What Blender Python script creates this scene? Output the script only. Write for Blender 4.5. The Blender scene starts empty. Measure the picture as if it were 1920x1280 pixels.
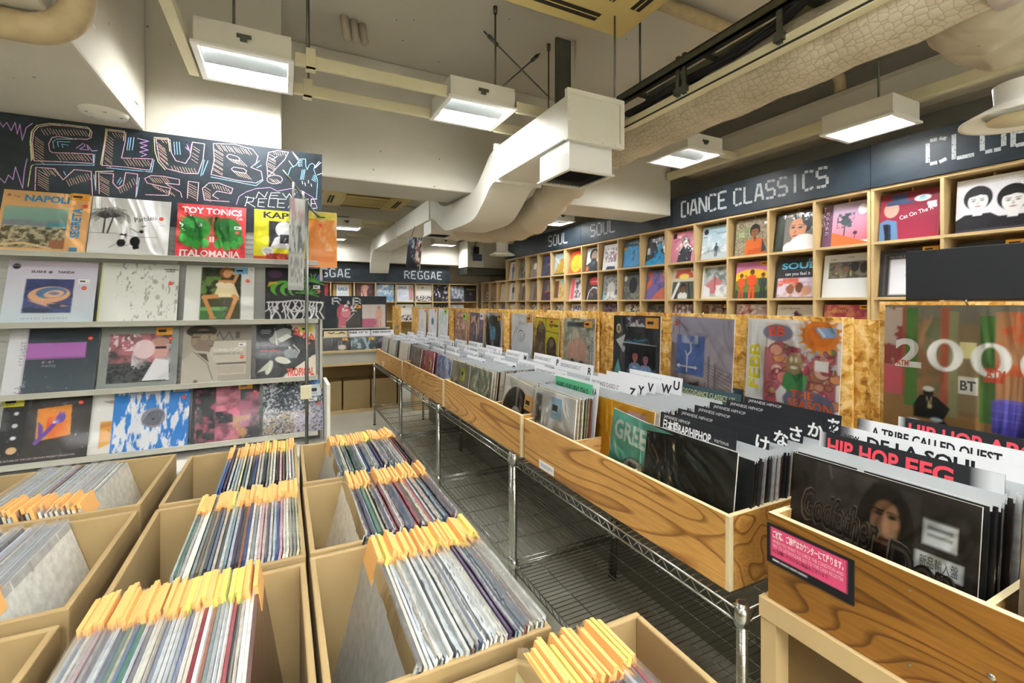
import bpy, bmesh, math, random
import numpy as np
from mathutils import Vector, Matrix
S = bpy.context.scene
C = S.collection
R = math.radians
rnd = random.Random(7)

# ---------------------------------------------------------------- camera, world, exposure
cam_d = bpy.data.cameras.new('camera')
cam = bpy.data.objects.new('camera', cam_d)
C.objects.link(cam)
cam.location = (0, 0, 1.40)
cam.rotation_euler = (R(90), 0, R(-26.4))
cam_d.sensor_width = 36
cam_d.lens = 860 / 1920 * 36
cam_d.shift_y = -72 / 1920
cam_d.clip_start = 0.02
S.camera = cam
S.view_settings.view_transform = 'Standard'
S.view_settings.look = 'None'
S.view_settings.gamma = 1
S.view_settings.use_curve_mapping = False
S.view_settings.exposure = 1.87
world = bpy.data.worlds.new('world')
S.world = world
world.use_nodes = True
world.node_tree.nodes['Background'].inputs[0].default_value = (0.95, 0.97, 1.0, 1)
world.node_tree.nodes['Background'].inputs[1].default_value = 0.5
LAMP = 25.0      # radiance of the fluorescent lamp panels


# ---------------------------------------------------------------- materials
def lin(h):
    h = h.lstrip('#')
    if len(h) == 3:
        h = ''.join(ch * 2 for ch in h)
    o = []
    for i in (0, 2, 4):
        x = int(h[i:i + 2], 16) / 255
        o.append(x / 12.92 if x < .04045 else ((x + .055) / 1.055) ** 2.4)
    return tuple(o)


def newmat(name):
    m = bpy.data.materials.new(name)
    m.use_nodes = True
    return m, m.node_tree, m.node_tree.nodes['Principled BSDF']


def nd(t, kind, **kw):
    n = t.nodes.new(kind)
    for k, v in kw.items():
        if k.startswith('i_'):
            k = k[2:]
            n.inputs[int(k) if k.isdigit() else k.replace('_', ' ')].default_value = v
        else:
            setattr(n, k, v)
    return n


def ramp(t, fac, stops):
    n = t.nodes.new('ShaderNodeValToRGB')
    e = n.color_ramp.elements
    while len(e) < len(stops):
        e.new(.5)
    for k, (p, c) in enumerate(stops):
        e[k].position = p
        e[k].color = (*(lin(c) if isinstance(c, str) else c), 1)
    t.links.new(fac, n.inputs[0])
    return n.outputs[0]


def coords(t, scale=(1, 1, 1), rot=(0, 0, 0), src='Object'):
    tc = t.nodes.new('ShaderNodeTexCoord')
    mp = t.nodes.new('ShaderNodeMapping')
    mp.inputs['Scale'].default_value = scale
    mp.inputs['Rotation'].default_value = rot
    t.links.new(tc.outputs[src], mp.inputs[0])
    return mp.outputs[0]


def noise(t, vec, scale, detail=4, rough=.55, dist=0):
    n = nd(t, 'ShaderNodeTexNoise', i_Scale=scale, i_Detail=detail, i_Roughness=rough, i_Distortion=dist)
    t.links.new(vec, n.inputs['Vector'])
    return n.outputs[0]


def bump(t, p, h, strength=.2, dist=.01, sock='Normal'):
    b = nd(t, 'ShaderNodeBump', i_Strength=strength, i_Distance=dist)
    t.links.new(h, b.inputs['Height'])
    t.links.new(b.outputs[0], p.inputs[sock])


def plain(name, col, rough=.5, metal=0, spec=None, coat=0, var=0, vscale=8, bmp=0, bscale=60):
    m, t, p = newmat(name)
    c = lin(col)
    p.inputs['Base Color'].default_value = (*c, 1)
    p.inputs['Roughness'].default_value = rough
    p.inputs['Metallic'].default_value = metal
    if spec is not None:
        p.inputs['Specular IOR Level'].default_value = spec
    p.inputs['Coat Weight'].default_value = coat
    v = coords(t)
    if var:
        o = ramp(t, noise(t, v, vscale), [(.3, tuple(x * (1 - var) for x in c)), (.7, tuple(min(1, x * (1 + var * .6)) for x in c))])
        t.links.new(o, p.inputs['Base Color'])
    if bmp:
        bump(t, p, noise(t, v, bscale, 3), bmp, .004)
    return m


def plaster(name, col, pits=.0):
    m, t, p = newmat(name)
    c = lin(col)
    v = coords(t)
    base = ramp(t, noise(t, v, 1.3, 6), [(.3, tuple(x * .93 for x in c)), (.7, tuple(x * 1.04 for x in c))])
    spots = nd(t, 'ShaderNodeTexVoronoi', i_Scale=7.0, i_Randomness=1.0)
    t.links.new(v, spots.inputs['Vector'])
    sp = ramp(t, spots.outputs['Distance'], [(.03, (0.12, .11, .09)), (.055, (1, 1, 1))])
    mx = nd(t, 'ShaderNodeMix', data_type='RGBA', blend_type='MULTIPLY')
    mx.inputs[0].default_value = pits
    t.links.new(base, mx.inputs[6]); t.links.new(sp, mx.inputs[7])
    t.links.new(mx.outputs[2], p.inputs['Base Color'])
    p.inputs['Roughness'].default_value = .75
    p.inputs['Specular IOR Level'].default_value = .25
    bump(t, p, noise(t, v, 90, 5), .25, .004)
    return m


def plywood(name, c1, c2, grain=(1.6, .28, 1.9), freq=26, edge=.5):
    m, t, p = newmat(name)
    v = coords(t, grain)
    n = noise(t, v, 1.7, 2, .5, .35)
    mul = nd(t, 'ShaderNodeMath', operation='MULTIPLY', i_1=float(freq)); t.links.new(n, mul.inputs[0])
    fr = nd(t, 'ShaderNodeMath', operation='FRACT'); t.links.new(mul.outputs[0], fr.inputs[0])
    col = ramp(t, fr.outputs[0], [(0, c1), (.62, c1), (.88, c2), (.96, c1)])
    fine = ramp(t, noise(t, coords(t, (40, 3, 60)), 3, 3), [(.35, (.82, .80, .78)), (.65, (1.06, 1.04, 1.0))])
    blot = ramp(t, noise(t, coords(t, (2, 1, 3)), 2, 3), [(.3, (.80, .78, .74)), (.7, (1.08, 1.06, 1.04))])
    x = col
    for o in (fine, blot):
        mx = nd(t, 'ShaderNodeMix', data_type='RGBA', blend_type='MULTIPLY'); mx.inputs[0].default_value = 1
        t.links.new(x, mx.inputs[6]); t.links.new(o, mx.inputs[7]); x = mx.outputs[2]
    t.links.new(x, p.inputs['Base Color'])
    p.inputs['Roughness'].default_value = .42
    p.inputs['Coat Weight'].default_value = .15
    return m


def osb(name):
    m, t, p = newmat(name)
    x = None
    for k, (sc, ro) in enumerate((((60, 95, 20), .5), ((60, 22, 90), -.4), ((60, 55, 38), 1.0))):
        v0 = coords(t, (1, 1, 1)); nn = nd(t, 'ShaderNodeTexNoise', i_Scale=30.0, i_Detail=2.0); t.links.new(v0, nn.inputs['Vector'])
        ma = nd(t, 'ShaderNodeVectorMath', operation='MULTIPLY_ADD'); t.links.new(nn.outputs['Color'], ma.inputs[0]); ma.inputs[1].default_value = (.035, .035, .035); t.links.new(v0, ma.inputs[2])
        mp = nd(t, 'ShaderNodeMapping'); mp.inputs['Scale'].default_value = sc; mp.inputs['Rotation'].default_value = (ro, 0, 0); t.links.new(ma.outputs[0], mp.inputs[0]); v = mp.outputs[0]
        nz = nd(t, 'ShaderNodeTexVoronoi', i_Scale=1.0, i_Randomness=1.0)
        t.links.new(v, nz.inputs['Vector'])
        bw = nd(t, 'ShaderNodeRGBToBW'); t.links.new(nz.outputs['Color'], bw.inputs[0])
        if x is None:
            x = bw.outputs[0]
        else:
            a = nd(t, 'ShaderNodeMath', operation='ADD'); t.links.new(x, a.inputs[0]); t.links.new(bw.outputs[0], a.inputs[1]); x = a.outputs[0]
    d = nd(t, 'ShaderNodeMath', operation='DIVIDE', i_1=3.0); t.links.new(x, d.inputs[0])
    big = noise(t, coords(t, (1, 1, 1)), 9, 5)
    mxf = nd(t, 'ShaderNodeMix', data_type='FLOAT'); mxf.inputs[0].default_value = .4
    t.links.new(d.outputs[0], mxf.inputs[2]); t.links.new(big, mxf.inputs[3])
    t.links.new(ramp(t, mxf.outputs[0], [(.28, '7a4c14'), (.39, 'b9822f'), (.50, 'd9a850'), (.66, 'efd092')]), p.inputs['Base Color'])
    p.inputs['Roughness'].default_value = .5
    bump(t, p, d.outputs[0], .35, .004)
    return m


def chalkboard(name, col, k=.35):
    m, t, p = newmat(name)
    c = lin(col)
    n = noise(t, coords(t, (1, 1, 1.6)), 3.2, 6, .65, .6)
    t.links.new(ramp(t, n, [(.35, c), (.75, tuple(min(1, x * (1 + k)) + .012 * k for x in c))]), p.inputs['Base Color'])
    p.inputs['Roughness'].default_value = .42
    p.inputs['Specular IOR Level'].default_value = .45
    return m


def chalk(name, col, gap=.40):
    m, t, p = newmat(name)
    n = noise(t, coords(t), 130, 3, .6)
    f = ramp(t, n, [(gap - .05, (0, 0, 0)), (gap + .05, (1, 1, 1))])
    mx = nd(t, 'ShaderNodeMix', data_type='RGBA')
    mx.inputs[6].default_value = (*lin('1d232a'), 1)
    mx.inputs[7].default_value = (*lin(col), 1)
    t.links.new(f, mx.inputs[0])
    t.links.new(mx.outputs[2], p.inputs['Base Color'])
    p.inputs['Roughness'].default_value = .9
    return m


def attr_print(name, coat=.35, rough=.5, wrinkle=.0, wscale=14):
    m, t, p = newmat(name)
    a = nd(t, 'ShaderNodeAttribute', attribute_name='Col')
    t.links.new(a.outputs['Color'], p.inputs['Base Color'])
    p.inputs['Roughness'].default_value = rough
    p.inputs['Specular IOR Level'].default_value = .3
    p.inputs['Coat Weight'].default_value = coat
    p.inputs['Coat Roughness'].default_value = .07
    if wrinkle:
        oi = t.nodes.new('ShaderNodeObjectInfo')
        ad = nd(t, 'ShaderNodeVectorMath', operation='ADD')
        v = coords(t, (1, 1, .55), (0, .6, 0))
        sc = nd(t, 'ShaderNodeVectorMath', operation='SCALE'); sc.inputs[3].default_value = 1.0
        t.links.new(oi.outputs['Location'], sc.inputs[0])
        t.links.new(v, ad.inputs[0]); t.links.new(sc.outputs[0], ad.inputs[1])
        bump(t, p, noise(t, ad.outputs[0], wscale, 2, .5, 1.2), wrinkle, .02, 'Coat Normal')
    return m


def object_colour(name, rough=.35, coat=.5):
    m, t, p = newmat(name)
    oi = t.nodes.new('ShaderNodeObjectInfo')
    n = ramp(t, noise(t, coords(t, (3, 12, 12)), 5, 4), [(.3, (.72, .72, .72)), (.7, (1.1, 1.1, 1.1))])
    mx = nd(t, 'ShaderNodeMix', data_type='RGBA', blend_type='MULTIPLY'); mx.inputs[0].default_value = 1
    t.links.new(oi.outputs['Color'], mx.inputs[6]); t.links.new(n, mx.inputs[7])
    t.links.new(mx.outputs[2], p.inputs['Base Color'])
    p.inputs['Roughness'].default_value = rough
    p.inputs['Coat Weight'].default_value = coat
    p.inputs['Coat Roughness'].default_value = .12
    bump(t, p, noise(t, coords(t, (1, 1, 1)), 40, 3), .35, .004, 'Coat Normal')
    return m


def film(name, tint=(1, 1, 1), body=.06, wr=.5, wscale=18, rough=.06):
    m, t, p = newmat(name)
    out = t.nodes['Material Output']
    t.nodes.remove(p)
    tr = nd(t, 'ShaderNodeBsdfTransparent'); tr.inputs[0].default_value = (*tint, 1)
    gl = nd(t, 'ShaderNodeBsdfGlossy', i_Roughness=rough)
    df = nd(t, 'ShaderNodeBsdfDiffuse'); df.inputs[0].default_value = (.85, .87, .9, 1)
    oi = t.nodes.new('ShaderNodeObjectInfo')
    ad = nd(t, 'ShaderNodeVectorMath', operation='ADD')
    t.links.new(coords(t, (1, 1, .5), (0, .7, 0)), ad.inputs[0]); t.links.new(oi.outputs['Location'], ad.inputs[1])
    b = nd(t, 'ShaderNodeBump', i_Strength=wr, i_Distance=.05)
    t.links.new(noise(t, ad.outputs[0], wscale, 3, .45, 2.2), b.inputs['Height'])
    t.links.new(b.outputs[0], gl.inputs['Normal'])
    fr = nd(t, 'ShaderNodeFresnel', i_IOR=1.27); t.links.new(b.outputs[0], fr.inputs['Normal'])
    m1 = nd(t, 'ShaderNodeMixShader', i_0=body); t.links.new(tr.outputs[0], m1.inputs[1]); t.links.new(df.outputs[0], m1.inputs[2])
    m2 = nd(t, 'ShaderNodeMixShader'); t.links.new(fr.outputs[0], m2.inputs[0]); t.links.new(m1.outputs[0], m2.inputs[1]); t.links.new(gl.outputs[0], m2.inputs[2])
    t.links.new(m2.outputs[0], out.inputs[0])
    return m


def glow(name, col, strength):
    m, t, p = newmat(name)
    p.inputs['Base Color'].default_value = (.8, .8, .8, 1)
    p.inputs['Emission Color'].default_value = (*col, 1)
    p.inputs['Emission Strength'].default_value = strength
    return m


M = {}
M['plaster'] = plaster('cream_plaster', 'cfcabd', .7)
M['ceiling'] = plaster('ceiling_plaster', 'c3bdaf', .8)
M['wallgrey'] = plaster('grey_wall_paint', '9d9a90', .2)
M['floor'] = plain('grey_vinyl_floor', 'b9b8a8', .28, var=.12, vscale=2.2, bmp=.05, bscale=30)
M['duct'] = plain('white_duct_paint', 'dedbd0', .45, var=.05, vscale=3)
M['duct_bright'] = plain('white_enamel', 'e8e8e4', .35)
M['rail'] = plain('ivory_trunking', 'd5cdac', .5, var=.05)
M['ivory'] = plain('yellowed_plastic', 'd9c27c', .45, var=.05, vscale=3)
M['dark'] = plain('dark_recess', '2a2418', .7)
M['black'] = plain('black_rubber', '15171a', .5)
M['blackboard'] = plain('black_panel_paint', '14181d', .55, var=.06, bmp=.1, bscale=120)
M['steel'] = plain('galvanised_steel', '6d716a', .4, .85, var=.15, vscale=20)
M['chrome'] = plain('chrome_wire', 'b2b3ad', .25, 1.0)
M['dirty'] = plaster('dusty_insulation', 'b3a995', .4)
M['wrap'] = plaster('insulation_wrap', 'c8bda8', .25)
M['foil'] = plain('silver_wrap', 'd8d5cf', .25, .35, bmp=1.0, bscale=18)
M['pipe'] = plain('beige_pipe_lagging', 'b5a27c', .6, var=.12, vscale=25)
M['wood'] = plain('pale_birch_board', 'cbb080', .45, var=.07, vscale=6)
M['woodback'] = plain('birch_back_panel', 'b79a63', .55, var=.1, vscale=4)
M['plyedge'] = plain('pale_plywood_edge', 'dccaa0', .5, var=.05, vscale=30)
M['ply'] = plywood('golden_plywood', 'dba75a', '96601f', (1.6, .34, 2.2), 30)
M['ply_dark'] = plywood('varnished_plywood', '9c6c2a', '643c10', (1.5, .30, 2.2), 40)
M['ply_in'] = plywood('pale_pine', 'd9b274', 'b98a48', (1.4, .2, 4), 14)
M['osb'] = osb('strand_board')
M['card'] = plain('brown_cardboard', 'a0875b', .7, var=.07, vscale=5, bmp=.06, bscale=40)
M['cardin'] = plain('brown_cardboard_inside', '927949', .75, var=.07, vscale=5)
M['board'] = chalkboard('chalkboard_paint', '19232b', 1.0)
M['greyshelf'] = plain('grey_steel_shelf', 'b4b3a8', .4)
M['slat'] = plain('light_grey_slat_panel', 'b9bab6', .45)
M['white'] = plain('white_paper', 'ecebe8', .6)
M['print'] = attr_print('printed_card', .10)
M['card_print'] = attr_print('title_card', .0, .6)
M['print_film'] = attr_print('printed_card_in_film', .55, .45, .28)
M['objcol'] = object_colour('jacket_stock')
M['film'] = film('clear_plastic_sleeve', (1, 1, 1), .0, 1.0, 5, .05)
M['film_top'] = film('clear_plastic_top', (1, 1, 1), .16, .12, 9, .2)
M['film_white'] = plain('milky_plastic_edge', 'c0c5c8', .18, coat=.5)
M['tag_orange'] = plain('orange_price_paper', 'e6ad66', .6)
M['tag_yellow'] = plain('yellow_price_paper', 'cfca62', .6)
M['lamp'] = glow('fluorescent_lamp', (.97, .99, 1.0), LAMP)
M['lampwhite'] = plain('lamp_reflector_grey', '8d9395', .35)
for nm, cc in (('pink', 'e8b8cf'), ('yellow', 'd9dc9a'), ('blue', '8ec3e6'), ('white', 'e9eaee'), ('violet', 'c39ad8'), ('peach', 'edc9b6')):
    M['chalk_' + nm] = chalk(nm + '_chalk', cc, .36)
M['stencil'] = chalk('white_stencil_paint', 'b4babd', .40)


# ---------------------------------------------------------------- mesh builder
class MB:
    def __init__(s):
        s.v = []; s.f = []; s.m = []; s.c = []; s.sm = []

    def add(s, vs, fs, m=0, c=(1, 1, 1), sm=False):
        b = len(s.v)
        s.v += [tuple(q) for q in vs]
        for f in fs:
            s.f.append([b + i for i in f]); s.m.append(m); s.c.append(c); s.sm.append(sm)
        return s

    def obox(s, o, x, y, z, m=0, c=(1, 1, 1), fm=None):
        o, x, y, z = Vector(o), Vector(x), Vector(y), Vector(z)
        vs = [o, o + x, o + x + y, o + y, o + z, o + x + z, o + x + y + z, o + y + z]
        fs = [(0, 3, 2, 1), (4, 5, 6, 7), (0, 1, 5, 4), (1, 2, 6, 5), (2, 3, 7, 6), (3, 0, 4, 7)]   # -z +z -y +x +y -x
        for k, f in enumerate(fs):
            s.add(vs, [f], fm.get(k, m) if fm else m, c) if k == 0 else None
            if k:
                b = len(s.v) - 8
                s.f.append([b + i for i in f]); s.m.append(fm.get(k, m) if fm else m); s.c.append(c); s.sm.append(False)
        return s

    def box(s, a, b, m=0, c=(1, 1, 1), fm=None):
        return s.obox(a, (b[0] - a[0], 0, 0), (0, b[1] - a[1], 0), (0, 0, b[2] - a[2]), m, c, fm)

    def tube(s, pts, r, n=8, m=0, c=(1, 1, 1), cap=True, sm=True, up=None):
        pts = [Vector(p) for p in pts]
        rr = r if isinstance(r, (list, tuple)) else [r] * len(pts)
        b = len(s.v)
        d0 = (pts[1] - pts[0]).normalized()
        u = Vector(up) if up else (Vector((0, 0, 1)) if abs(d0.z) < .9 else Vector((1, 0, 0)))
        for i, p in enumerate(pts):
            d = (pts[min(i + 1, len(pts) - 1)] - pts[max(i - 1, 0)]).normalized()
            a = d.cross(u).normalized(); u = a.cross(d).normalized()
            for k in range(n):
                t = 2 * math.pi * (k + .5) / n
                s.v.append(tuple(p + (a * math.cos(t) + u * math.sin(t)) * rr[i]))
        for i in range(len(pts) - 1):
            for k in range(n):
                k2 = (k + 1) % n
                s.f.append([b + i * n + k, b + i * n + k2, b + (i + 1) * n + k2, b + (i + 1) * n + k]); s.m.append(m); s.c.append(c); s.sm.append(sm)
        if cap:
            s.f.append([b + k for k in range(n)][::-1]); s.m.append(m); s.c.append(c); s.sm.append(False)
            s.f.append([b + (len(pts) - 1) * n + k for k in range(n)]); s.m.append(m); s.c.append(c); s.sm.append(False)
        return s

    def lathe(s, prof, cen, n=28, m=0, c=(1, 1, 1), sm=True):
        b = len(s.v)
        for (r, z) in prof:
            for k in range(n):
                t = 2 * math.pi * k / n
                s.v.append((cen[0] + r * math.cos(t), cen[1] + r * math.sin(t), cen[2] + z))
        for i in range(len(prof) - 1):
            for k in range(n):
                k2 = (k + 1) % n
                s.f.append([b + i * n + k, b + i * n + k2, b + (i + 1) * n + k2, b + (i + 1) * n + k]); s.m.append(m); s.c.append(c); s.sm.append(sm)
        return s

    def prism(s, poly, fn, d, m=0, c=(1, 1, 1)):
        n = len(poly); d = Vector(d)
        a = [Vector(fn(*q)) for q in poly]
        s.add(a + [q + d for q in a], [list(range(n))[::-1], [n + k for k in range(n)]] + [(k, (k + 1) % n, n + (k + 1) % n, n + k) for k in range(n)], m, c)
        return s

    def build(s, name, mats, parent=None, bevel=0, fixn=False):
        me = bpy.data.meshes.new(name)
        me.from_pydata(s.v, [], s.f)
        if not isinstance(mats, (list, tuple)):
            mats = [mats]
        for x in mats:
            me.materials.append(x)
        me.polygons.foreach_set('material_index', s.m)
        me.polygons.foreach_set('use_smooth', s.sm)
        if any(q != (1, 1, 1) for q in s.c):
            at = me.color_attributes.new('Col', 'FLOAT_COLOR', 'CORNER')
            a = np.ones((len(me.loops), 4), np.float32)
            ls = np.zeros(len(me.polygons), np.int32); me.polygons.foreach_get('loop_total', ls)
            a[:, :3] = np.repeat(np.array(s.c, np.float32), ls, axis=0)
            at.data.foreach_set('color', a.ravel())
        if fixn:
            bm = bmesh.new(); bm.from_mesh(me); bmesh.ops.recalc_face_normals(bm, faces=bm.faces); bm.to_mesh(me); bm.free()
        me.update()
        o = bpy.data.objects.new(name, me)
        C.objects.link(o)
        if parent:
            o.parent = parent
        if bevel:
            b = o.modifiers.new('edge', 'BEVEL'); b.width = bevel; b.segments = 2; b.limit_method = 'ANGLE'
        return o


def tag(o, label=None, cat=None, group=None, kind=None):
    if label: o['label'] = label
    if cat: o['category'] = cat
    if group: o['group'] = group
    if kind: o['kind'] = kind
    return o


def thing(name, label, cat, group=None, loc=(0, 0, 0), rot=(0, 0, 0)):
    o = bpy.data.objects.new(name, None)
    o.empty_display_size = .05
    C.objects.link(o)
    o.location = loc; o.rotation_euler = rot
    return tag(o, label, cat, group)


def struct(mb, name, m, bevel=0, fixn=False):
    return tag(mb.build(name, m, None, bevel, fixn), kind='structure')


# ---------------------------------------------------------------- lettering
_tc = {}


def text_geo(body, bold=0.0):
    k = (body, bold)
    if k not in _tc:
        cu = bpy.data.curves.new('lettering', 'FONT')
        cu.body = body; cu.resolution_u = 4 if len(body) < 8 else 2; cu.offset = bold
        o = bpy.data.objects.new('lettering', cu)
        C.objects.link(o)
        bpy.context.view_layer.update()
        me = o.to_mesh()
        vs = [(q.co.x, q.co.y) for q in me.vertices]
        fs = [list(p.vertices) for p in me.polygons]
        o.to_mesh_clear()
        bpy.data.objects.remove(o); bpy.data.curves.remove(cu)
        x0 = min(q[0] for q in vs); x1 = max(q[0] for q in vs)
        _tc[k] = ([(a - x0, b) for a, b in vs], fs, x1 - x0)
    return _tc[k]


def text(mb, body, o, right, up, h, w=None, m=0, c=(1, 1, 1), bold=0.0, shear=0):
    """lettering with its baseline start at o, cap height h, squeezed to width w"""
    vs, fs, tw = text_geo(body, bold)
    sy = h / .70
    sx = (w / tw) if w else sy
    o, right, up = Vector(o), Vector(right).normalized(), Vector(up).normalized()
    mb.add([o + right * (a * sx + b * sy * shear) + up * (b * sy) for a, b in vs], fs, m, c)


# octagonal block letters, drawn as strokes on a 2 x 4 grid
BL = {'D': '0004 0413 1331 3110 ', 'x': ''}
STENCIL = {
    'D': [(0, 0, 0, 4), (.15, 4, 1.3, 4), (.15, 0, 1.3, 0), (2, .5, 2, 3.5)],
    'A': [(0, 0, .75, 4), (1.25, 4, 2, 0), (.45, 1.2, 1.55, 1.2)],
    'N': [(0, 0, 0, 4), (2, 0, 2, 4), (.2, 3.8, 1.8, .2)],
    'C': [(0, .4, 0, 3.6), (.3, 4, 1, 4), (1.35, 4, 2, 3.7), (.3, 0, 1, 0), (1.35, 0, 2, .3)],
    'E': [(0, 0, 0, 4), (.3, 4, 2, 4), (.3, 2, 1.5, 2), (.3, 0, 2, 0)],
    'L': [(0, 0, 0, 4), (.35, 0, 2, 0)],
    'S': [(0, 2.3, 0, 3.6), (.3, 4, 1, 4), (1.3, 4, 2, 3.8), (.2, 2, 1.8, 2), (2, .4, 2, 1.7), (.9, 0, 1.7, 0), (0, .1, .6, 0)],
    'I': [(1, 0, 1, 4)],
    'O': [(0, .4, 0, 3.6), (2, .4, 2, 3.6), (.35, 4, 1.65, 4), (.35, 0, 1.65, 0)],
    'U': [(0, .4, 0, 4), (2, .4, 2, 4), (.35, 0, .9, 0), (1.15, 0, 1.7, 0)],
    'R': [(0, 0, 0, 4), (.3, 4, 1.5, 4), (2, 2.5, 2, 3.6), (.3, 2, 1.6, 2), (1.2, 1.7, 2, 0)],
    'G': [(0, .4, 0, 3.6), (.3, 4, 1, 4), (1.3, 4, 2, 3.8), (.3, 0, 1.6, 0), (2, 0, 2, 1.7), (1.2, 1.8, 1.9, 1.8)],
    'B': [(0, 0, 0, 4), (.3, 4, 1.6, 4), (.3, 2, 1.6, 2), (.3, 0, 1.6, 0), (2, .4, 2, 1.6), (2, 2.4, 2, 3.6)],
}


def stencil(mb, word, o, right, up, h, wl, pitch, thick=.55, out=(0, 0, 0), m=0):
    """stencilled word: letter height h, letter width wl, letter spacing pitch"""
    o, right, up, out = Vector(o), Vector(right), Vector(up), Vector(out)
    for k, ch in enumerate(word):
        for (x0, y0, x1, y1) in STENCIL.get(ch, []):
            a = o + right * (k * pitch + x0 / 2 * wl) + up * (y0 / 4 * h)
            b = o + right * (k * pitch + x1 / 2 * wl) + up * (y1 / 4 * h)
            d = (b - a).normalized()
            a = a - d * (h / 4 * thick * .12); b = b + d * (h / 4 * thick * .12)
            nrm = right.cross(up).normalized()
            sd = d.cross(nrm).normalized() * (h / 4 * thick / 2)
            mb.add([a - sd + out, b - sd + out, b + sd + out, a + sd + out], [(0, 1, 2, 3)], m)


# ---------------------------------------------------------------- printed sleeve art
def vnoise(U, V, sc, seed, octv=4):
    out = np.zeros_like(U); amp = 1; tot = 0
    for o in range(octv):
        g = np.random.RandomState(seed * 17 + o).rand(66, 66)
        x = (U * sc) % 64; y = (V * sc) % 64
        xi = x.astype(int); yi = y.astype(int)
        fx = x - xi; fy = y - yi
        fx = fx * fx * (3 - 2 * fx); fy = fy * fy * (3 - 2 * fy)
        a = g[yi, xi] * (1 - fx) + g[yi, xi + 1] * fx
        b = g[yi + 1, xi] * (1 - fx) + g[yi + 1, xi + 1] * fx
        out += amp * (a * (1 - fy) + b * fy); tot += amp
        amp *= .55; sc *= 2.03
    return out / tot


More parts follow.
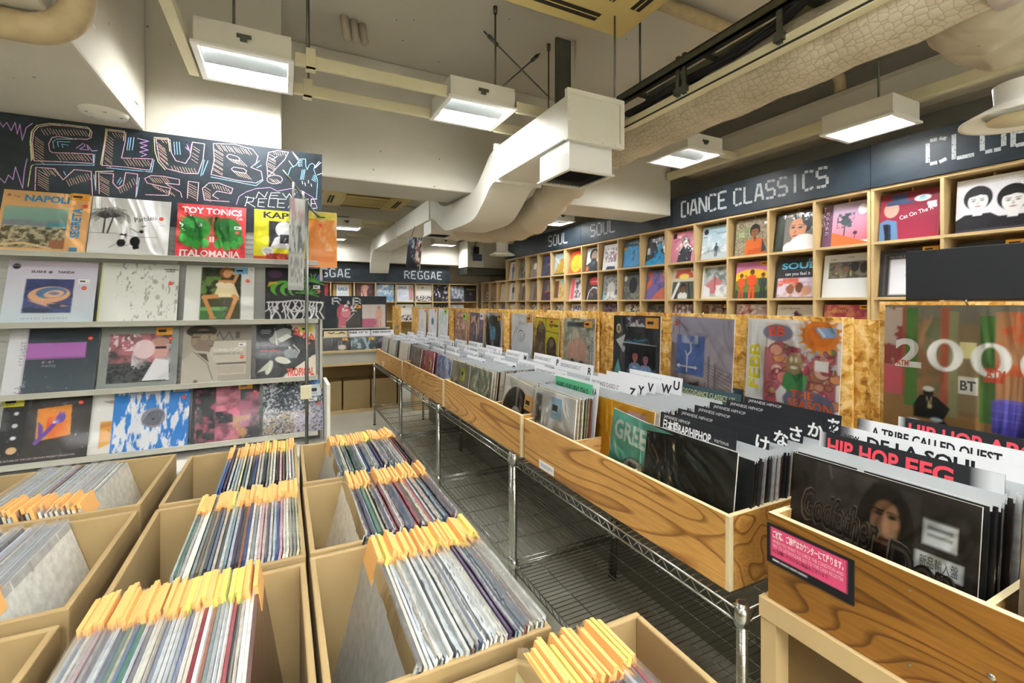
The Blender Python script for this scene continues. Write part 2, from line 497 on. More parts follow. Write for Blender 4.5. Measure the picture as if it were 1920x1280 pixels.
class Art:
    """a square print painted from a short list of shapes; u to the right, v up, both 0..1"""

    def __init__(s, N):
        s.N = N
        g = np.linspace(0, 1, N + 1)
        s.U, s.V = np.meshgrid(g, g)
        s.I = np.zeros((N + 1, N + 1, 3)) + .8
        s.texts = []

    def put(s, k, c):
        k = np.clip(k, 0, 1)[..., None]
        s.I = s.I * (1 - k) + np.array(lin(c) if isinstance(c, str) else c) * k

    def rect(s, x0, y0, x1, y1):
        x0 = -1 if x0 <= 0 else x0; y0 = -1 if y0 <= 0 else y0; x1 = 2 if x1 >= 1 else x1; y1 = 2 if y1 >= 1 else y1
        return np.clip(np.minimum(np.minimum(s.U - x0, x1 - s.U), np.minimum(s.V - y0, y1 - s.V)) * s.N + .6, 0, 1)

    def ell(s, cx, cy, rx, ry, a=0):
        du, dv = s.U - cx, s.V - cy
        ca, sa = math.cos(a), math.sin(a)
        x, y = du * ca + dv * sa, -du * sa + dv * ca
        return np.clip((1 - np.sqrt((x / rx) ** 2 + (y / ry) ** 2)) * min(rx, ry) * s.N + .5, 0, 1)

    def poly(s, pts):
        acc = 0
        for ox, oy in ((-.25, -.25), (.25, -.25), (.25, .25), (-.25, .25)):
            U, V = s.U + ox / s.N, s.V + oy / s.N
            ins = np.zeros_like(U, bool)
            for (x0, y0), (x1, y1) in zip(pts, pts[1:] + pts[:1]):
                if y0 == y1: continue
                ins ^= ((V < y0) != (V < y1)) & (U < (x1 - x0) * (V - y0) / (y1 - y0) + x0)
            acc = acc + ins * .25
        return acc

    def line(s, pts, w):
        k = 0
        for (x0, y0), (x1, y1) in zip(pts, pts[1:]):
            dx, dy = x1 - x0, y1 - y0
            t = np.clip(((s.U - x0) * dx + (s.V - y0) * dy) / max(dx * dx + dy * dy, 1e-9), 0, 1)
            d = np.hypot(s.U - x0 - t * dx, s.V - y0 - t * dy)
            k = np.maximum(k, np.clip((w / 2 - d) * s.N + .5, 0, 1))
        return k

    def run(s, spec):
        for st in spec.split(';'):
            a = st.split()
            if not a: continue
            k = a[0]
            if k in 'tTq':          # t text x y h col width rot ; T = heavy
                s.texts.append(a)
                continue
            if k == 'r': s.put(s.rect(*map(float, a[1:5])), a[5])
            elif k == 'e': s.put(s.ell(*map(float, a[1:5]), *(map(float, a[6:7]))), a[5])
            elif k == 'p':
                q = list(map(float, a[2:])); s.put(s.poly(list(zip(q[::2], q[1::2]))), a[1])
            elif k == 'l':
                q = list(map(float, a[3:])); s.put(s.line(list(zip(q[::2], q[1::2])), float(a[2])), a[1])
            elif k == 'o':          # ring: centre, outer radii, inner radii, colour
                x, y, rx, ry, ix, iy = map(float, a[1:7])
                s.put(s.ell(x, y, rx, ry) * (1 - s.ell(x, y, ix, iy)), a[7])
            elif k == 'g':          # vertical gradient in a rectangle: bottom colour, top colour
                x0, y0, x1, y1 = map(float, a[1:5])
                w = np.clip((s.V - y0) / (y1 - y0), 0, 1)[..., None]
                col = np.array(lin(a[5])) * (1 - w) + np.array(lin(a[6])) * w
                kk = s.rect(x0, y0, x1, y1)[..., None]; s.I = s.I * (1 - kk) + col * kk
            elif k == 'n':          # noise patches: rect, scale, threshold, softness, colour, seed, stretch
                x0, y0, x1, y1, sc, th, so = map(float, a[1:8])
                st_ = float(a[10]) if len(a) > 10 else 1
                n = vnoise(s.U, s.V * st_, sc, int(a[9]))
                s.put(np.clip((n - th) / so + .5, 0, 1) * s.rect(x0, y0, x1, y1), a[8])
            elif k == 'P':          # head and shoulders: cx, chin y, size, skin, hair, cloth
                x, y, z = map(float, a[1:4]); sk, ha, cl = a[4:7]
                s.put(s.poly([(x - z * .95, y - z * 1.25), (x - z * .9, y - z * .55), (x - z * .5, y - z * .25), (x + z * .5, y - z * .25), (x + z * .9, y - z * .55), (x + z * .95, y - z * 1.25)]), cl)
                s.put(s.ell(x, y + z * .62, z * .58, z * .66), ha)
                s.put(s.rect(x - z * .18, y - z * .35, x + z * .18, y + z * .2), sk)
                s.put(s.ell(x, y + z * .42, z * .40, z * .52), sk)
                s.put(s.poly([(x - z * .46, y + z * .66), (x - z * .3, y + z * 1.1), (x + z * .3, y + z * 1.1), (x + z * .46, y + z * .66), (x + z * .1, y + z * .78)]), ha)
                dk = tuple(q * .25 for q in lin(sk)); md = tuple(q * .62 for q in lin(sk))
                for e in (-1, 1):
                    s.put(s.ell(x + e * z * .17, y + z * .47, z * .085, z * .045), dk)
                    s.put(s.line([(x + e * z * .08, y + z * .57), (x + e * z * .27, y + z * .58)], z * .045), dk)
                s.put(s.poly([(x, y + z * .48), (x - z * .07, y + z * .28), (x + z * .07, y + z * .28)]), md)
                s.put(s.ell(x, y + z * .16, z * .13, z * .04), (min(1, dk[0] * 2.2), dk[1], dk[2]))
            elif k == 'F':          # standing figure: foot x, foot y, height, skin, hair, top, trousers
                x, y, h = map(float, a[1:4]); sk, ha, tp, tr = a[4:8]
                for e in (-1, 1):
                    s.put(s.line([(x + e * h * .05, y + h * .48), (x + e * h * .075, y + h * .02)], h * .085), tr)
                    s.put(s.line([(x + e * h * .10, y + h * .78), (x + e * h * .16, y + h * .60), (x + e * h * .10, y + h * .46)], h * .06), tp)
                    s.put(s.ell(x + e * h * .10, y + h * .44, h * .03, h * .03), sk)
                s.put(s.poly([(x - h * .12, y + h * .81), (x + h * .12, y + h * .81), (x + h * .10, y + h * .45), (x - h * .10, y + h * .45)]), tp)
                s.put(s.ell(x, y + h * .92, h * .085, h * .095), ha)
                s.put(s.ell(x, y + h * .895, h * .055, h * .075), sk)
        return s

    def mesh(s, mb, w, h, y=0.0, x0=0.0, z0=0.0):
        """adds the painted front (facing -y) and its lettering to a builder"""
        N = s.N; b = len(mb.v)
        g = np.linspace(0, 1, N + 1)
        for j in range(N + 1):
            for i in range(N + 1):
                mb.v.append((x0 + g[i] * w, y, z0 + g[j] * h))
        mb.grid = (b, N, s.I)
        for j in range(N):
            for i in range(N):
                q = b + j * (N + 1) + i
                mb.f.append([q, q + 1, q + N + 2, q + N + 1]); mb.m.append(0); mb.c.append((1, 1, 1)); mb.sm.append(False)
        for ti, a in enumerate(s.texts):
            body = a[1].replace('_', ' ')
            x, v, hh = map(float, a[2:5]); col = lin(a[5])
            tw = float(a[6]) * w if len(a) > 6 and float(a[6]) > 0 else None
            rot = R(float(a[7])) if len(a) > 7 else 0
            rt = Vector((math.cos(rot), 0, math.sin(rot))); up = Vector((-math.sin(rot), 0, math.cos(rot)))
            text(mb, body, (x0 + x * w, y - .0004 - ti * .00006, z0 + v * h), rt, up, hh * h, tw, 0, col, {'t': 0, 'T': .03, 'q': .05}[a[0]])


def print_mesh(name, spec, N, w=.315, h=.315, d=.004, body='d8d4c8', mat=None):
    """a sleeve or card: painted front at y=0, body behind it, standing on z=0, centred in x"""
    mb = MB()
    art = Art(N).run(spec)
    art.mesh(mb, w, h, 0.0, -w / 2, 0)
    c = lin(body)
    mb.box((-w / 2, .0002, 0), (w / 2, d, h), 0, c)
    o = mb.build(name, mat or M['print'])
    b, n, I = mb.grid
    at = o.data.color_attributes.get('Col')
    if at is None:
        at = o.data.color_attributes.new('Col', 'FLOAT_COLOR', 'CORNER')
    a = np.ones((len(o.data.loops), 4), np.float32); at.data.foreach_get('color', a.ravel())
    buf = np.empty(len(o.data.loops) * 4, np.float32); at.data.foreach_get('color', buf); a = buf.reshape(-1, 4)
    J, Ii = np.meshgrid(np.arange(n), np.arange(n), indexing='ij')
    q = np.stack([I[J, Ii], I[J, Ii + 1], I[J + 1, Ii + 1], I[J + 1, Ii]], 2).reshape(-1, 3)
    a[:len(q), :3] = q
    at.data.foreach_set('color', a.ravel())
    return o


def film_mesh(w, h):
    mb = MB()
    w2 = w / 2
    n = 8
    for j in range(n):
        for i in range(n):
            def P(i, j):
                return (-w2 + w * i / n, -.0022 - .0012 * math.sin(i * 1.7 + j * .9), h * j / n)
            mb.add([P(i, j), P(i + 1, j), P(i + 1, j + 1), P(i, j + 1)], [(0, 1, 2, 3)], 0, (1, 1, 1), True)
    return mb


_parts = {}


def part(key, maker):
    """first use builds the mesh, later uses share it"""
    if key not in _parts:
        _parts[key] = maker()
        return _parts[key]
    o = _parts[key].copy(); C.objects.link(o)
    return o


def disc_mb(r=.0095):
    mb = MB()
    n = 20
    mb.prism([(r * math.cos(2 * math.pi * k / n), r * math.sin(2 * math.pi * k / n)) for k in range(n)], lambda a, b: (a, 0, b), (0, .0006, 0), 0, lin('e8452a'))
    for k in range(3):
        mb.box((-.006 + k * .0045, -.0002, -.0012), (-.003 + k * .0045, 0, .0012), 0, lin('f6dcd2'))
    return mb


def pricetag_mb(w, h, col):
    mb = MB()
    mb.box((-w / 2, 0, -h / 2), (w / 2, .0006, h / 2), 0, lin(col))
    mb.box((-w * .36, -.0003, -h * .12), (w * .12, 0, h * .16), 0, lin('33302a'))
    for k in range(3):
        mb.box((-w * .3 + k * .01, -.0003, -h * .3), (-w * .3 + k * .01 + .006, 0, -h * .24), 0, lin('6d6040'))
    return mb


def lp(label, spec, loc, yaw, lean=0, roll=0, N=48, size=.315, h=None, cat='record', name='vinyl_record', group=None, dots=(), tags=(), wrap=True, d=.004, body='d8d4c8', matk=None):
    """a record on show: cover (with its print), plastic sleeve, stickers. loc is the middle of its bottom edge"""
    root = thing(name, label, cat, group, loc, (-lean, roll, yaw))
    h = h or size
    cov = print_mesh('cover', spec, N, size, h, d, body, M[matk] if matk else (M['print'] if wrap else M['print_film']))
    cov.parent = root
    for k, (u, v) in enumerate(dots):
        s = part('dot', lambda: disc_mb().build('price_sticker', M['print']))
        s.parent = root; s.location = ((u - .5) * size, -.0012, v * h)
    for (u, v, w_, h_, col) in tags:
        key = ('tag', w_, h_, col)
        s = part(key, lambda: pricetag_mb(w_ * size, h_ * size, col).build('price_tag', M['print']))
        s.parent = root; s.location = ((u - .5) * size, -.0016, v * h)
    if wrap:
        f = part(('film', size, h), lambda: film_mesh(size + .014, h + .012).build('plastic_sleeve', M['film']))
        f.parent = root; f.location = (0, -.0012, 0)
    return root


# ---------------------------------------------------------------- the room shell
struct(MB().box((-4.2, -4.5, -.1), (4.1, 9.1, 0)), 'floor', M['floor'])
struct(MB().box((-4.2, -4.5, 3.17), (4.1, 9.1, 3.3)), 'ceiling', M['ceiling'])
struct(MB().box((3.9, -4.5, 0), (4.1, 9.1, 3.17)), 'wall_right', M['wallgrey'])
struct(MB().box((-4.2, 8.9, 0), (3.9, 9.1, 3.17)), 'wall_far', M['plaster'])
struct(MB().box((-4.2, -4.5, 0), (-4.0, 8.9, 3.17)), 'wall_left', M['plaster'])
struct(MB().box((-4.2, -4.7, 0), (4.1, -4.5, 3.17)), 'wall_back', M['plaster'])
struct(MB().box((-4.0, 3.42, 2.276), (3.482, 3.86, 3.17)), 'beam_across', M['plaster'], .012)
struct(MB().box((-4.0, 8.35, 2.12), (3.9, 8.9, 3.17)), 'beam_far', M['plaster'], .01)
struct(MB().box((-1.75, -4.5, 2.283), (-.645, 2.975, 3.17)), 'beam_along', M['plaster'], .012)
struct(MB().box((-.655, 2.985, 0), (-.015, 3.415, 3.17)), 'column_left', M['plaster'], .008)
struct(MB().box((-4.0, 2.985, 2.283), (-.66, 3.415, 3.17)), 'beam_left', M['plaster'], .008)
struct(MB().box((3.62, -4.5, 2.66), (3.9, 3.41, 2.96)), 'beam_right', M['plaster'], .06)


# ---------------------------------------------------------------- ceiling lights
def ceiling_light(x0, x1, y0, y1, z, label, along='x'):
    w, d = x1 - x0, y1 - y0
    t = thing('ceiling_light', label, 'ceiling light', 'open louvre ceiling lights', ((x0 + x1) / 2, (y0 + y1) / 2, z), (0, 0, 0 if along == 'x' else R(90)))
    if along == 'y':
        w, d = d, w
    a, b = w / 2, d / 2
    mb = MB()                               # housing: four sides and a top, open below
    mb.box((-a, -b, .005), (a, -b + .012, .115)); mb.box((-a, b - .012, .005), (a, b, .115))
    mb.box((-a, -b + .0121, .005), (-a + .012, b - .0121, .115)); mb.box((a - .012, -b + .0121, .005), (a, b - .0121, .115))
    mb.box((-a, -b, .1152), (a, b, .118))
    mb.build('housing', M['duct'], t)
    mb = MB()
    for q in ((-a - .012, -b - .012, a + .012, -b + .014), (-a - .012, b - .014, a + .012, b + .012), (-a - .012, -b + .0142, -a + .014, b - .0142), (a - .014, -b + .0142, a + .012, b - .0142)):
        mb.box((q[0], q[1], -.006), (q[2], q[3], .006))
    mb.build('rim', M['duct_bright'], t)
    for s0, s1 in ((-b + .02, -b + d * .22), (d * .04, d * .38)):
        mb = MB(); mb.box((-a + .02, s0, .03), (a - .02, s1, .036)); mb.build('lamp_panel', M['lamp'], t)
    mb = MB()                               # sloping reflectors between the lamps
    for s0, s1 in ((-b + d * .22, d * .04), (d * .38, b - .014)):
        mb.prism([(s0, .034), (s1, .004 if s1 < b * .5 else .02), (s1, .05), (s0, .06)], lambda yy, zz: (-a + .015, yy, zz), (w - .03, 0, 0))
    mb.build('reflector', M['lampwhite'], t)
    mb = MB(); mb.box((-.03, -b - .008, .062), (.03, -b, .078)); mb.box((-.016, -b - .012, .045), (.012, -b, .064))
    mb.build('bracket', M['steel'], t)
    mb = MB(); mb.box((-a * .6, -b * .5, .118), (a * .2, b * .1, .145)); mb.build('ballast', M['steel'], t)
    return t


ceiling_light(-.36, .03, 2.43, 2.79, 2.55, 'white open ceiling light hanging in front of the tall cream column')
ceiling_light(.825, 1.225, 2.43, 2.79, 2.55, 'white open ceiling light hanging beside the white rectangular air duct')
ceiling_light(2.66, 3.03, 2.45, 2.86, 2.55, 'white open ceiling light half behind the wire-wrapped pipe')
ceiling_light(3.07, 3.37, 1.36, 1.74, 2.47, 'white open ceiling light hanging over the white-lettered black fascia by the round diffuser', 'y')
ceiling_light(.577, .96, 6.62, 6.92, 2.45, 'small bright ceiling light below the far yellowed air conditioner')
ceiling_light(.55, .9, 7.9, 8.13, 2.45, 'lower far ceiling light close to the back beam, beside the orange record')
ceiling_light(2.38, 2.78, 7.85, 8.1, 2.45, 'far ceiling light beyond the grille box, near the grey wall unit')
ceiling_light(2.24, 2.62, 5.70, 5.95, 2.38, 'ceiling light just below the bend of the white duct')
ceiling_light(3.0, 3.36, 4.95, 5.3, 2.45, 'ceiling light between the cross beam and the black fascia over the shelves')
for x, y in ((-.16, .3), (1.02, .3), (2.8, .1), (-2.4, .5), (-1.05, .35), (.35, 4.75), (2.35, 4.65), (-.8, 6.0)):  # unseen fixtures added to brighten the racks and the far shelves
    ceiling_light(x - .2, x + .2, y - .18, y + .18, 2.62, 'white open ceiling light out of view behind the viewpoint')
for x, y in ((-1.9, -1.7), (-.1, -1.6), (2.0, -1.8), (-1.6, -2.7), (.2, -2.7), (2.0, -2.7), (-1.6, -3.7), (.2, -3.7), (2.0, -3.7)):  # enlarged unseen fixtures, added as fill for sleeves facing the viewpoint
    ceiling_light(x - .6, x + .6, y - .2, y + .2, 2.62, 'long white ceiling light out of view at the back of the shop')

# ---------------------------------------------------------------- ivory trunking that carries the lights
def trunk(a, b, label, name='ceiling_trunking'):
    tag(MB().box(a, b).build(name, M['rail'], None, .004), label, 'trunking', 'ivory ceiling trunking')


trunk((.045, 2.43, 2.545), (.81, 2.455, 2.605), 'nearer ivory trunking run between the first two ceiling lights')
trunk((.045, 2.765, 2.545), (.81, 2.79, 2.605), 'farther ivory trunking run between the first two ceiling lights')
trunk((1.24, 2.43, 2.535), (1.9, 2.455, 2.60), 'nearer ivory trunking piece going behind the white duct')
trunk((1.24, 2.765, 2.535), (1.75, 2.79, 2.60), 'farther ivory trunking piece going behind the white duct')
trunk((-.43, -2.5, 2.55), (-.385, 2.80, 2.60), 'ivory trunking run along the wall end of the column light')
trunk((3.40, -2.5, 2.62), (3.45, 3.40, 2.69), 'long ivory trunking run above the black fascia')
trunk((3.045, 2.6, 2.60), (3.39, 2.63, 2.66), 'short ivory trunking stub joining the half-hidden light to the long run')
trunk((.98, 6.66, 2.52), (2.0, 6.69, 2.57), 'ivory trunking below the far yellowed air conditioner')
trunk((.98, 6.9, 2.50), (2.0, 6.93, 2.55), 'lower ivory trunking below the far yellowed air conditioner')
trunk((.92, 7.9, 2.50), (1.9, 7.93, 2.54), 'last ivory trunking by the back beam')

for k, (x, y, z0, lb) in enumerate(((.10, 2.442, 2.605, 'threaded rod hanging the nearer trunking beside the column light'), (.12, 2.775, 2.605, 'threaded rod hanging the farther trunking beside the column light'), (1.13, 2.5, 2.672, 'upright hanger rod over the light next to the duct'), (1.62, 2.70, 2.51, 'upright hanger rod behind the white duct'), (1.58, 1.95, 2.50, 'hanger rod at the near corner of the white duct'), (1.80, 2.0, 2.58, 'hanger rod at the far end of the cable tray'), (3.2, 1.49, 2.592, 'hanger rod of the light by the round diffuser'), (2.72, 2.6, 2.672, 'hanger rod of the half-hidden light'), (1.80, 1.10, 2.58, 'hanger rod in the middle of the cable tray'), (-.22, 2.6, 2.672, 'hanger rod above the column light'))):
    mb = MB(); mb.tube([(x, y, z0), (x, y, 3.172)], .006, 6)
    o = tag(mb.build('hanger_rod', M['steel']), lb, 'rod', 'ceiling hanger rods')
    mb = MB(); mb.tube([(x, y, 3.13), (x, y, 3.172)], .014, 6); mb.build('anchor', M['steel'], o)
for a, b, lb in (((1.16, 2.75, 3.165), (1.66, 2.75, 2.83), 'thin diagonal brace falling towards the duct'), ((1.62, 2.82, 3.165), (1.28, 2.78, 2.82), 'thin diagonal brace crossing the other one')):
    mb = MB(); mb.tube([a, b], .005, 6)
    o = tag(mb.build('brace_rod', M['steel']), lb, 'rod', 'crossed brace rods')
    mb = MB(); mb.tube([Vector(a).lerp(Vector(b), .06), Vector(a).lerp(Vector(b), .2)], .013, 6); mb.build('turnbuckle', M['steel'], o)
tag(MB().box((1.62, 2.60, 2.52), (1.735, 2.62, 3.17)).build('steel_upright', M['steel']), 'flat galvanised steel upright behind the white duct', 'upright')
mb = MB(); mb.tube([(1.735 + .02, 2.58, 3.165), (1.75, 2.57, 2.9), (1.73, 2.55, 2.6), (1.68, 2.5, 2.51)], .009, 6)
tag(mb.build('cable', M['rail']), 'pale cable running down beside the steel upright', 'cable')

# clips on the trunking
for x, y in ((.115, 2.43), (.115, 2.765)):
    mb = MB(); mb.box((x - .022, y - .008, 2.53), (x + .022, y + .0, 2.635)); mb.box((x - .022, y - .008, 2.527), (x + .022, y + .025, 2.545))
    tag(mb.build('trunking_clip', M['rail'], None, .002), 'ivory hanger clip on the %s trunking beside the column light' % ('nearer' if y < 2.6 else 'farther'), 'clip', 'ivory trunking clips')

# pipe stubs let into the ceiling
mb = MB()
for k in range(3):
    mb.tube([(.33 + k * .055, 3.0 + k * .02, 3.172), (.345 + k * .055, 3.01 + k * .02, 3.08), (.36 + k * .055, 3.05, 3.06)], .026, 8)
tag(mb.build('pipe_stubs', M['dirty']), 'short lagged pipe stubs in a rough hole in the ceiling slab', 'pipe')

# ---------------------------------------------------------------- ducts
def sweep(prof, x0, x1, mb=None, skew=0):
    """a rectangular duct along y; prof = (y, bottom, top[, dx])"""
    mb = mb or MB(); b = len(mb.v)
    for q in prof:
        dx = q[3] if len(q) > 3 else 0
        mb.v += [(x0 + dx, q[0], q[1]), (x1 + dx, q[0], q[1]), (x1 + dx, q[0], q[2]), (x0 + dx, q[0], q[2])]
    n = len(prof)
    for i in range(n - 1):
        for k in range(4):
            k2 = (k + 1) % 4
            mb.f.append([b + i * 4 + k, b + i * 4 + k2, b + i * 4 + 4 + k2, b + i * 4 + 4 + k]); mb.m.append(0); mb.c.append((1, 1, 1)); mb.sm.append(False)
    mb.f.append([b, b + 3, b + 2, b + 1]); mb.m.append(0); mb.c.append((1, 1, 1)); mb.sm.append(False)
    e = b + (n - 1) * 4
    mb.f.append([e, e + 1, e + 2, e + 3]); mb.m.append(0); mb.c.append((1, 1, 1)); mb.sm.append(False)
    return mb


def spline(pts, n=8):
    out = []
    p = [np.array(q, float) for q in pts]
    p = [2 * p[0] - p[1]] + p + [2 * p[-1] - p[-2]]
    for i in range(1, len(p) - 2):
        for k in range(n):
            t = k / n
            a, b, c, d = p[i - 1:i + 3]
            out.append(.5 * ((2 * b) + (c - a) * t + (2 * a - 5 * b + 4 * c - d) * t * t + (3 * b - a - 3 * c + d) * t ** 3))
    out.append(p[-2])
    return [tuple(q) for q in out]


duct = thing('air_duct', 'white rectangular air duct dipping in a bend under the cross beam', 'air duct', None, (1.49, 2.0, 2.27))
def onto(o, par):
    o.parent = par; o.matrix_parent_inverse = Matrix.Translation(par.location).inverted(); return o


onto(sweep([(2.0, 2.268, 2.49), (2.9, 2.264, 2.487)], 1.328, 1.655).build('straight_section', M['duct']), duct)
onto(sweep(spline([(2.92, 2.262, 2.484), (3.03, 2.235, 2.468, 0), (3.16, 2.13, 2.36, -.01), (3.32, 2.045, 2.262, -.02), (3.62, 2.028, 2.25, -.04), (3.88, 2.04, 2.255, -.05), (4.05, 2.10, 2.30, -.05), (4.25, 2.2, 2.41, -.05), (4.38, 2.227, 2.425, -.05)] if False else [(2.92, 2.262, 2.484, 0), (3.03, 2.235, 2.468, 0), (3.16, 2.13, 2.36, -.01), (3.32, 2.045, 2.262, -.02), (3.62, 2.028, 2.25, -.04), (3.88, 2.04, 2.255, -.05), (4.05, 2.10, 2.30, -.05), (4.25, 2.2, 2.41, -.05), (4.38, 2.227, 2.425, -.05)]), 1.328, 1.655).build('bend', M['duct']), duct)
onto(sweep([(4.40, 2.227, 2.427), (5.9, 2.24, 2.427)], 1.28, 1.56).build('far_section', M['duct']), duct)
onto(sweep([(5.92, 2.24, 2.427), (7.55, 2.24, 2.427)], 1.28, 1.56).build('far_section', M['duct']), duct)
onto(sweep(spline([(7.56, 2.24, 2.43, 0), (7.72, 2.1, 2.36, 0), (7.80, 1.96, 2.24, 0), (7.86, 1.90, 2.1, 0)]), 1.27, 1.57).build('down_turn', M['duct']), duct)
def flange(y, x0, x1, z0, z1, t=.022):
    mb = MB()
    for a, b in (((x0 - t, y - .014, z0 - t), (x1 + t, y + .014, z0 + .004)), ((x0 - t, y - .014, z1 - .004), (x1 + t, y + .014, z1 + t)), ((x0 - t, y - .014, z0 + .0042), (x0 + .004, y + .014, z1 - .0042)), ((x1 - .004, y - .014, z0 + .0042), (x1 + t, y + .014, z1 - .0042))):
        mb.box(a, b)
    for k in range(4):
        zz = z0 + (z1 - z0) * (k + .5) / 4
        mb.tube([(x0 - t * .5, y - .022, zz), (x0 - t * .5, y + .022, zz)], .007, 6)
        xx = x0 + (x1 - x0) * (k + .5) / 4
        mb.tube([(xx, y - .022, z0 - t * .5), (xx, y + .022, z0 - t * .5)], .007, 6)
    return onto(mb.build('flange', M['duct']), duct)


flange(2.0, 1.328, 1.655, 2.268, 2.49); flange(2.91, 1.328, 1.655, 2.263, 2.486)
flange(4.39, 1.28, 1.56, 2.227, 2.427, .016); flange(5.91, 1.28, 1.56, 2.24, 2.427, .016); flange(7.555, 1.28, 1.56, 2.24, 2.427, .014)


def grille_box(x0, x1, y0, y1, z0, z1, label):
    t = thing('grille_box', label, 'vent box', 'square vent boxes under the duct', ((x0 + x1) / 2, (y0 + y1) / 2, z0))
    mb = MB()
    for a, b in (((x0, y0, z0), (x1, y0 + .008, z1)), ((x0, y1 - .008, z0), (x1, y1, z1)), ((x0, y0 + .0081, z0), (x0 + .008, y1 - .0081, z1)), ((x1 - .008, y0 + .0081, z0), (x1, y1 - .0081, z1))):
        mb.box(a, b)
    onto(mb.build('box', M['duct_bright'], None), t)
    mb = MB(); mb.box((x0 + .01, y0 + .01, z0 + .03), (x1 - .01, y1 - .01, z0 + .034)); onto(mb.build('dark_core', M['dark']), t)
    mb = MB()
    n = 14
    for k in range(n):
        x = x0 + .02 + (x1 - x0 - .04) * k / (n - 1)
        mb.obox((x, y0 + .012, z0), (.0025, 0, .002), (0, y1 - y0 - .024, 0), (.003, 0, .008))
    onto(mb.build('grille', M['steel']), t)
    mb = MB(); e = .012
    for a, b in (((x0 - e, y0 - e, z0 - .005), (x1 + e, y0 + .01, z0 + .004)), ((x0 - e, y1 - .01, z0 - .005), (x1 + e, y1 + e, z0 + .004)), ((x0 - e, y0 + .0101, z0 - .005), (x0 + .01, y1 - .0101, z0 + .004)), ((x1 - .01, y0 + .0101, z0 - .005), (x1 + e, y1 - .0101, z0 + .004))):
        mb.box(a, b)
    onto(mb.build('rim', M['duct']), t)


grille_box(1.345, 1.625, 2.03, 2.34, 2.105, 2.262, 'white vent box with dark grille under the near end of the duct')
grille_box(1.30, 1.53, 4.42, 4.68, 2.09, 2.222, 'white vent box under the far section of the duct')

# ---------------------------------------------------------------- wire-wrapped pipe, cable tray, cables
m, t, p = newmat('wire_netting_lagging')
v = coords(t)
vor = nd(t, 'ShaderNodeTexVoronoi', feature='DISTANCE_TO_EDGE', i_Scale=34.0, i_Randomness=.45); t.links.new(v, vor.inputs['Vector'])
big = noise(t, v, 3, 5)
f = ramp(t, vor.outputs['Distance'], [(.02, (.62, .60, .56)), (.07, (1, 1, 1))])
base = ramp(t, big, [(.3, 'a89d86'), (.65, 'cbbfa8')])
mx = nd(t, 'ShaderNodeMix', data_type='RGBA', blend_type='MULTIPLY'); mx.inputs[0].default_value = .8
t.links.new(base, mx.inputs[6]); t.links.new(f, mx.inputs[7]); t.links.new(mx.outputs[2], p.inputs['Base Color'])
p.inputs['Roughness'].default_value = .7
bump(t, p, vor.outputs['Distance'], .5, .006)
M['netting'] = m
pipe = thing('insulated_pipe', 'thick pipe wrapped in wire netting running along the ceiling and down behind the duct', 'pipe', None, (1.93, .5, 2.3))
pts = spline([(1.93, .42, 2.44), (1.93, 1.2, 2.435), (1.93, 2.0, 2.43), (1.92, 2.55, 2.40), (1.88, 2.95, 2.27), (1.86, 3.3, 2.125), (1.85, 3.7, 2.10), (1.86, 4.2, 2.16), (1.87, 5.3, 2.36), (1.98, 6.25, 2.46), (2.4, 6.58, 2.48), (3.28, 6.60, 2.48)])
i1 = next(i for i, q in enumerate(pts) if q[1] > 2.3)
mb = MB(); mb.tube(pts[:i1 + 1], [.135 + .006 * math.sin(i * 1.9) for i in range(i1 + 1)], 20); onto(mb.build('netted_section', M['netting']), pipe)
q = pts[i1:]
mb = MB(); mb.tube(q, [.132 + .013 * math.sin(i * 2.3) + .006 * math.sin(i * 5.1) for i in range(len(q))], 20); onto(mb.build('wrapped_section', M['wrap']), pipe)
mb = MB(); mb.tube(spline([(1.93, -2.0, 2.47), (1.93, -.4, 2.46), (1.93, .2, 2.45), (1.93, .6, 2.44)], 6), [.15 + .008 * math.sin(i * 2.1) for i in range(19)], 20); onto(mb.build('foil_section', M['foil']), pipe)

tray = thing('cable_tray', 'dark steel cable tray with loose black cables beside the wire-wrapped pipe', 'cable tray', None, (1.76, 0, 2.4))
mb = MB(); mb.box((1.73, -2, 2.555), (1.745, 2.12, 2.60)); mb.box((1.73, -2, 2.555), (1.775, 2.12, 2.562)); mb.box((1.73, -2, 2.594), (1.775, 2.12, 2.60)); onto(mb.build('side_rail', M['steel']), tray)
mb = MB(); mb.box((1.95, -2, 2.60), (1.965, 2.12, 2.66)); onto(mb.build('side_rail', M['steel']), tray)
for k in range(9):
    mb = MB(); y = -1.7 + k * .46; mb.box((1.735, y, 2.572), (1.955, y + .04, 2.586)); onto(mb.build('rung', M['steel']), tray)
ch = thing('cable_channel', 'long ivory cable channel with a dark slot beneath the steel tray', 'cable channel', None, (1.775, 0, 2.38))
mb = MB(); mb.box((1.755, -2, 2.40), (1.80, 2.14, 2.45)); onto(mb.build('cover', M['rail']), ch)
mb = MB(); mb.box((1.7545, -2, 2.405), (1.757, 2.14, 2.415)); onto(mb.build('slot', M['dark']), ch)
for y, dz in ((1.66, 0), (1.62, .01), (1.14, 0)):
    mb = MB(); mb.box((1.742, y, 2.42), (1.754, y + .02, 2.62)); mb.box((1.735, y - .01, 2.43), (1.76, y + .03, 2.46)); onto(mb.build('strap', M['steel']), tray)
rr = random.Random(3)
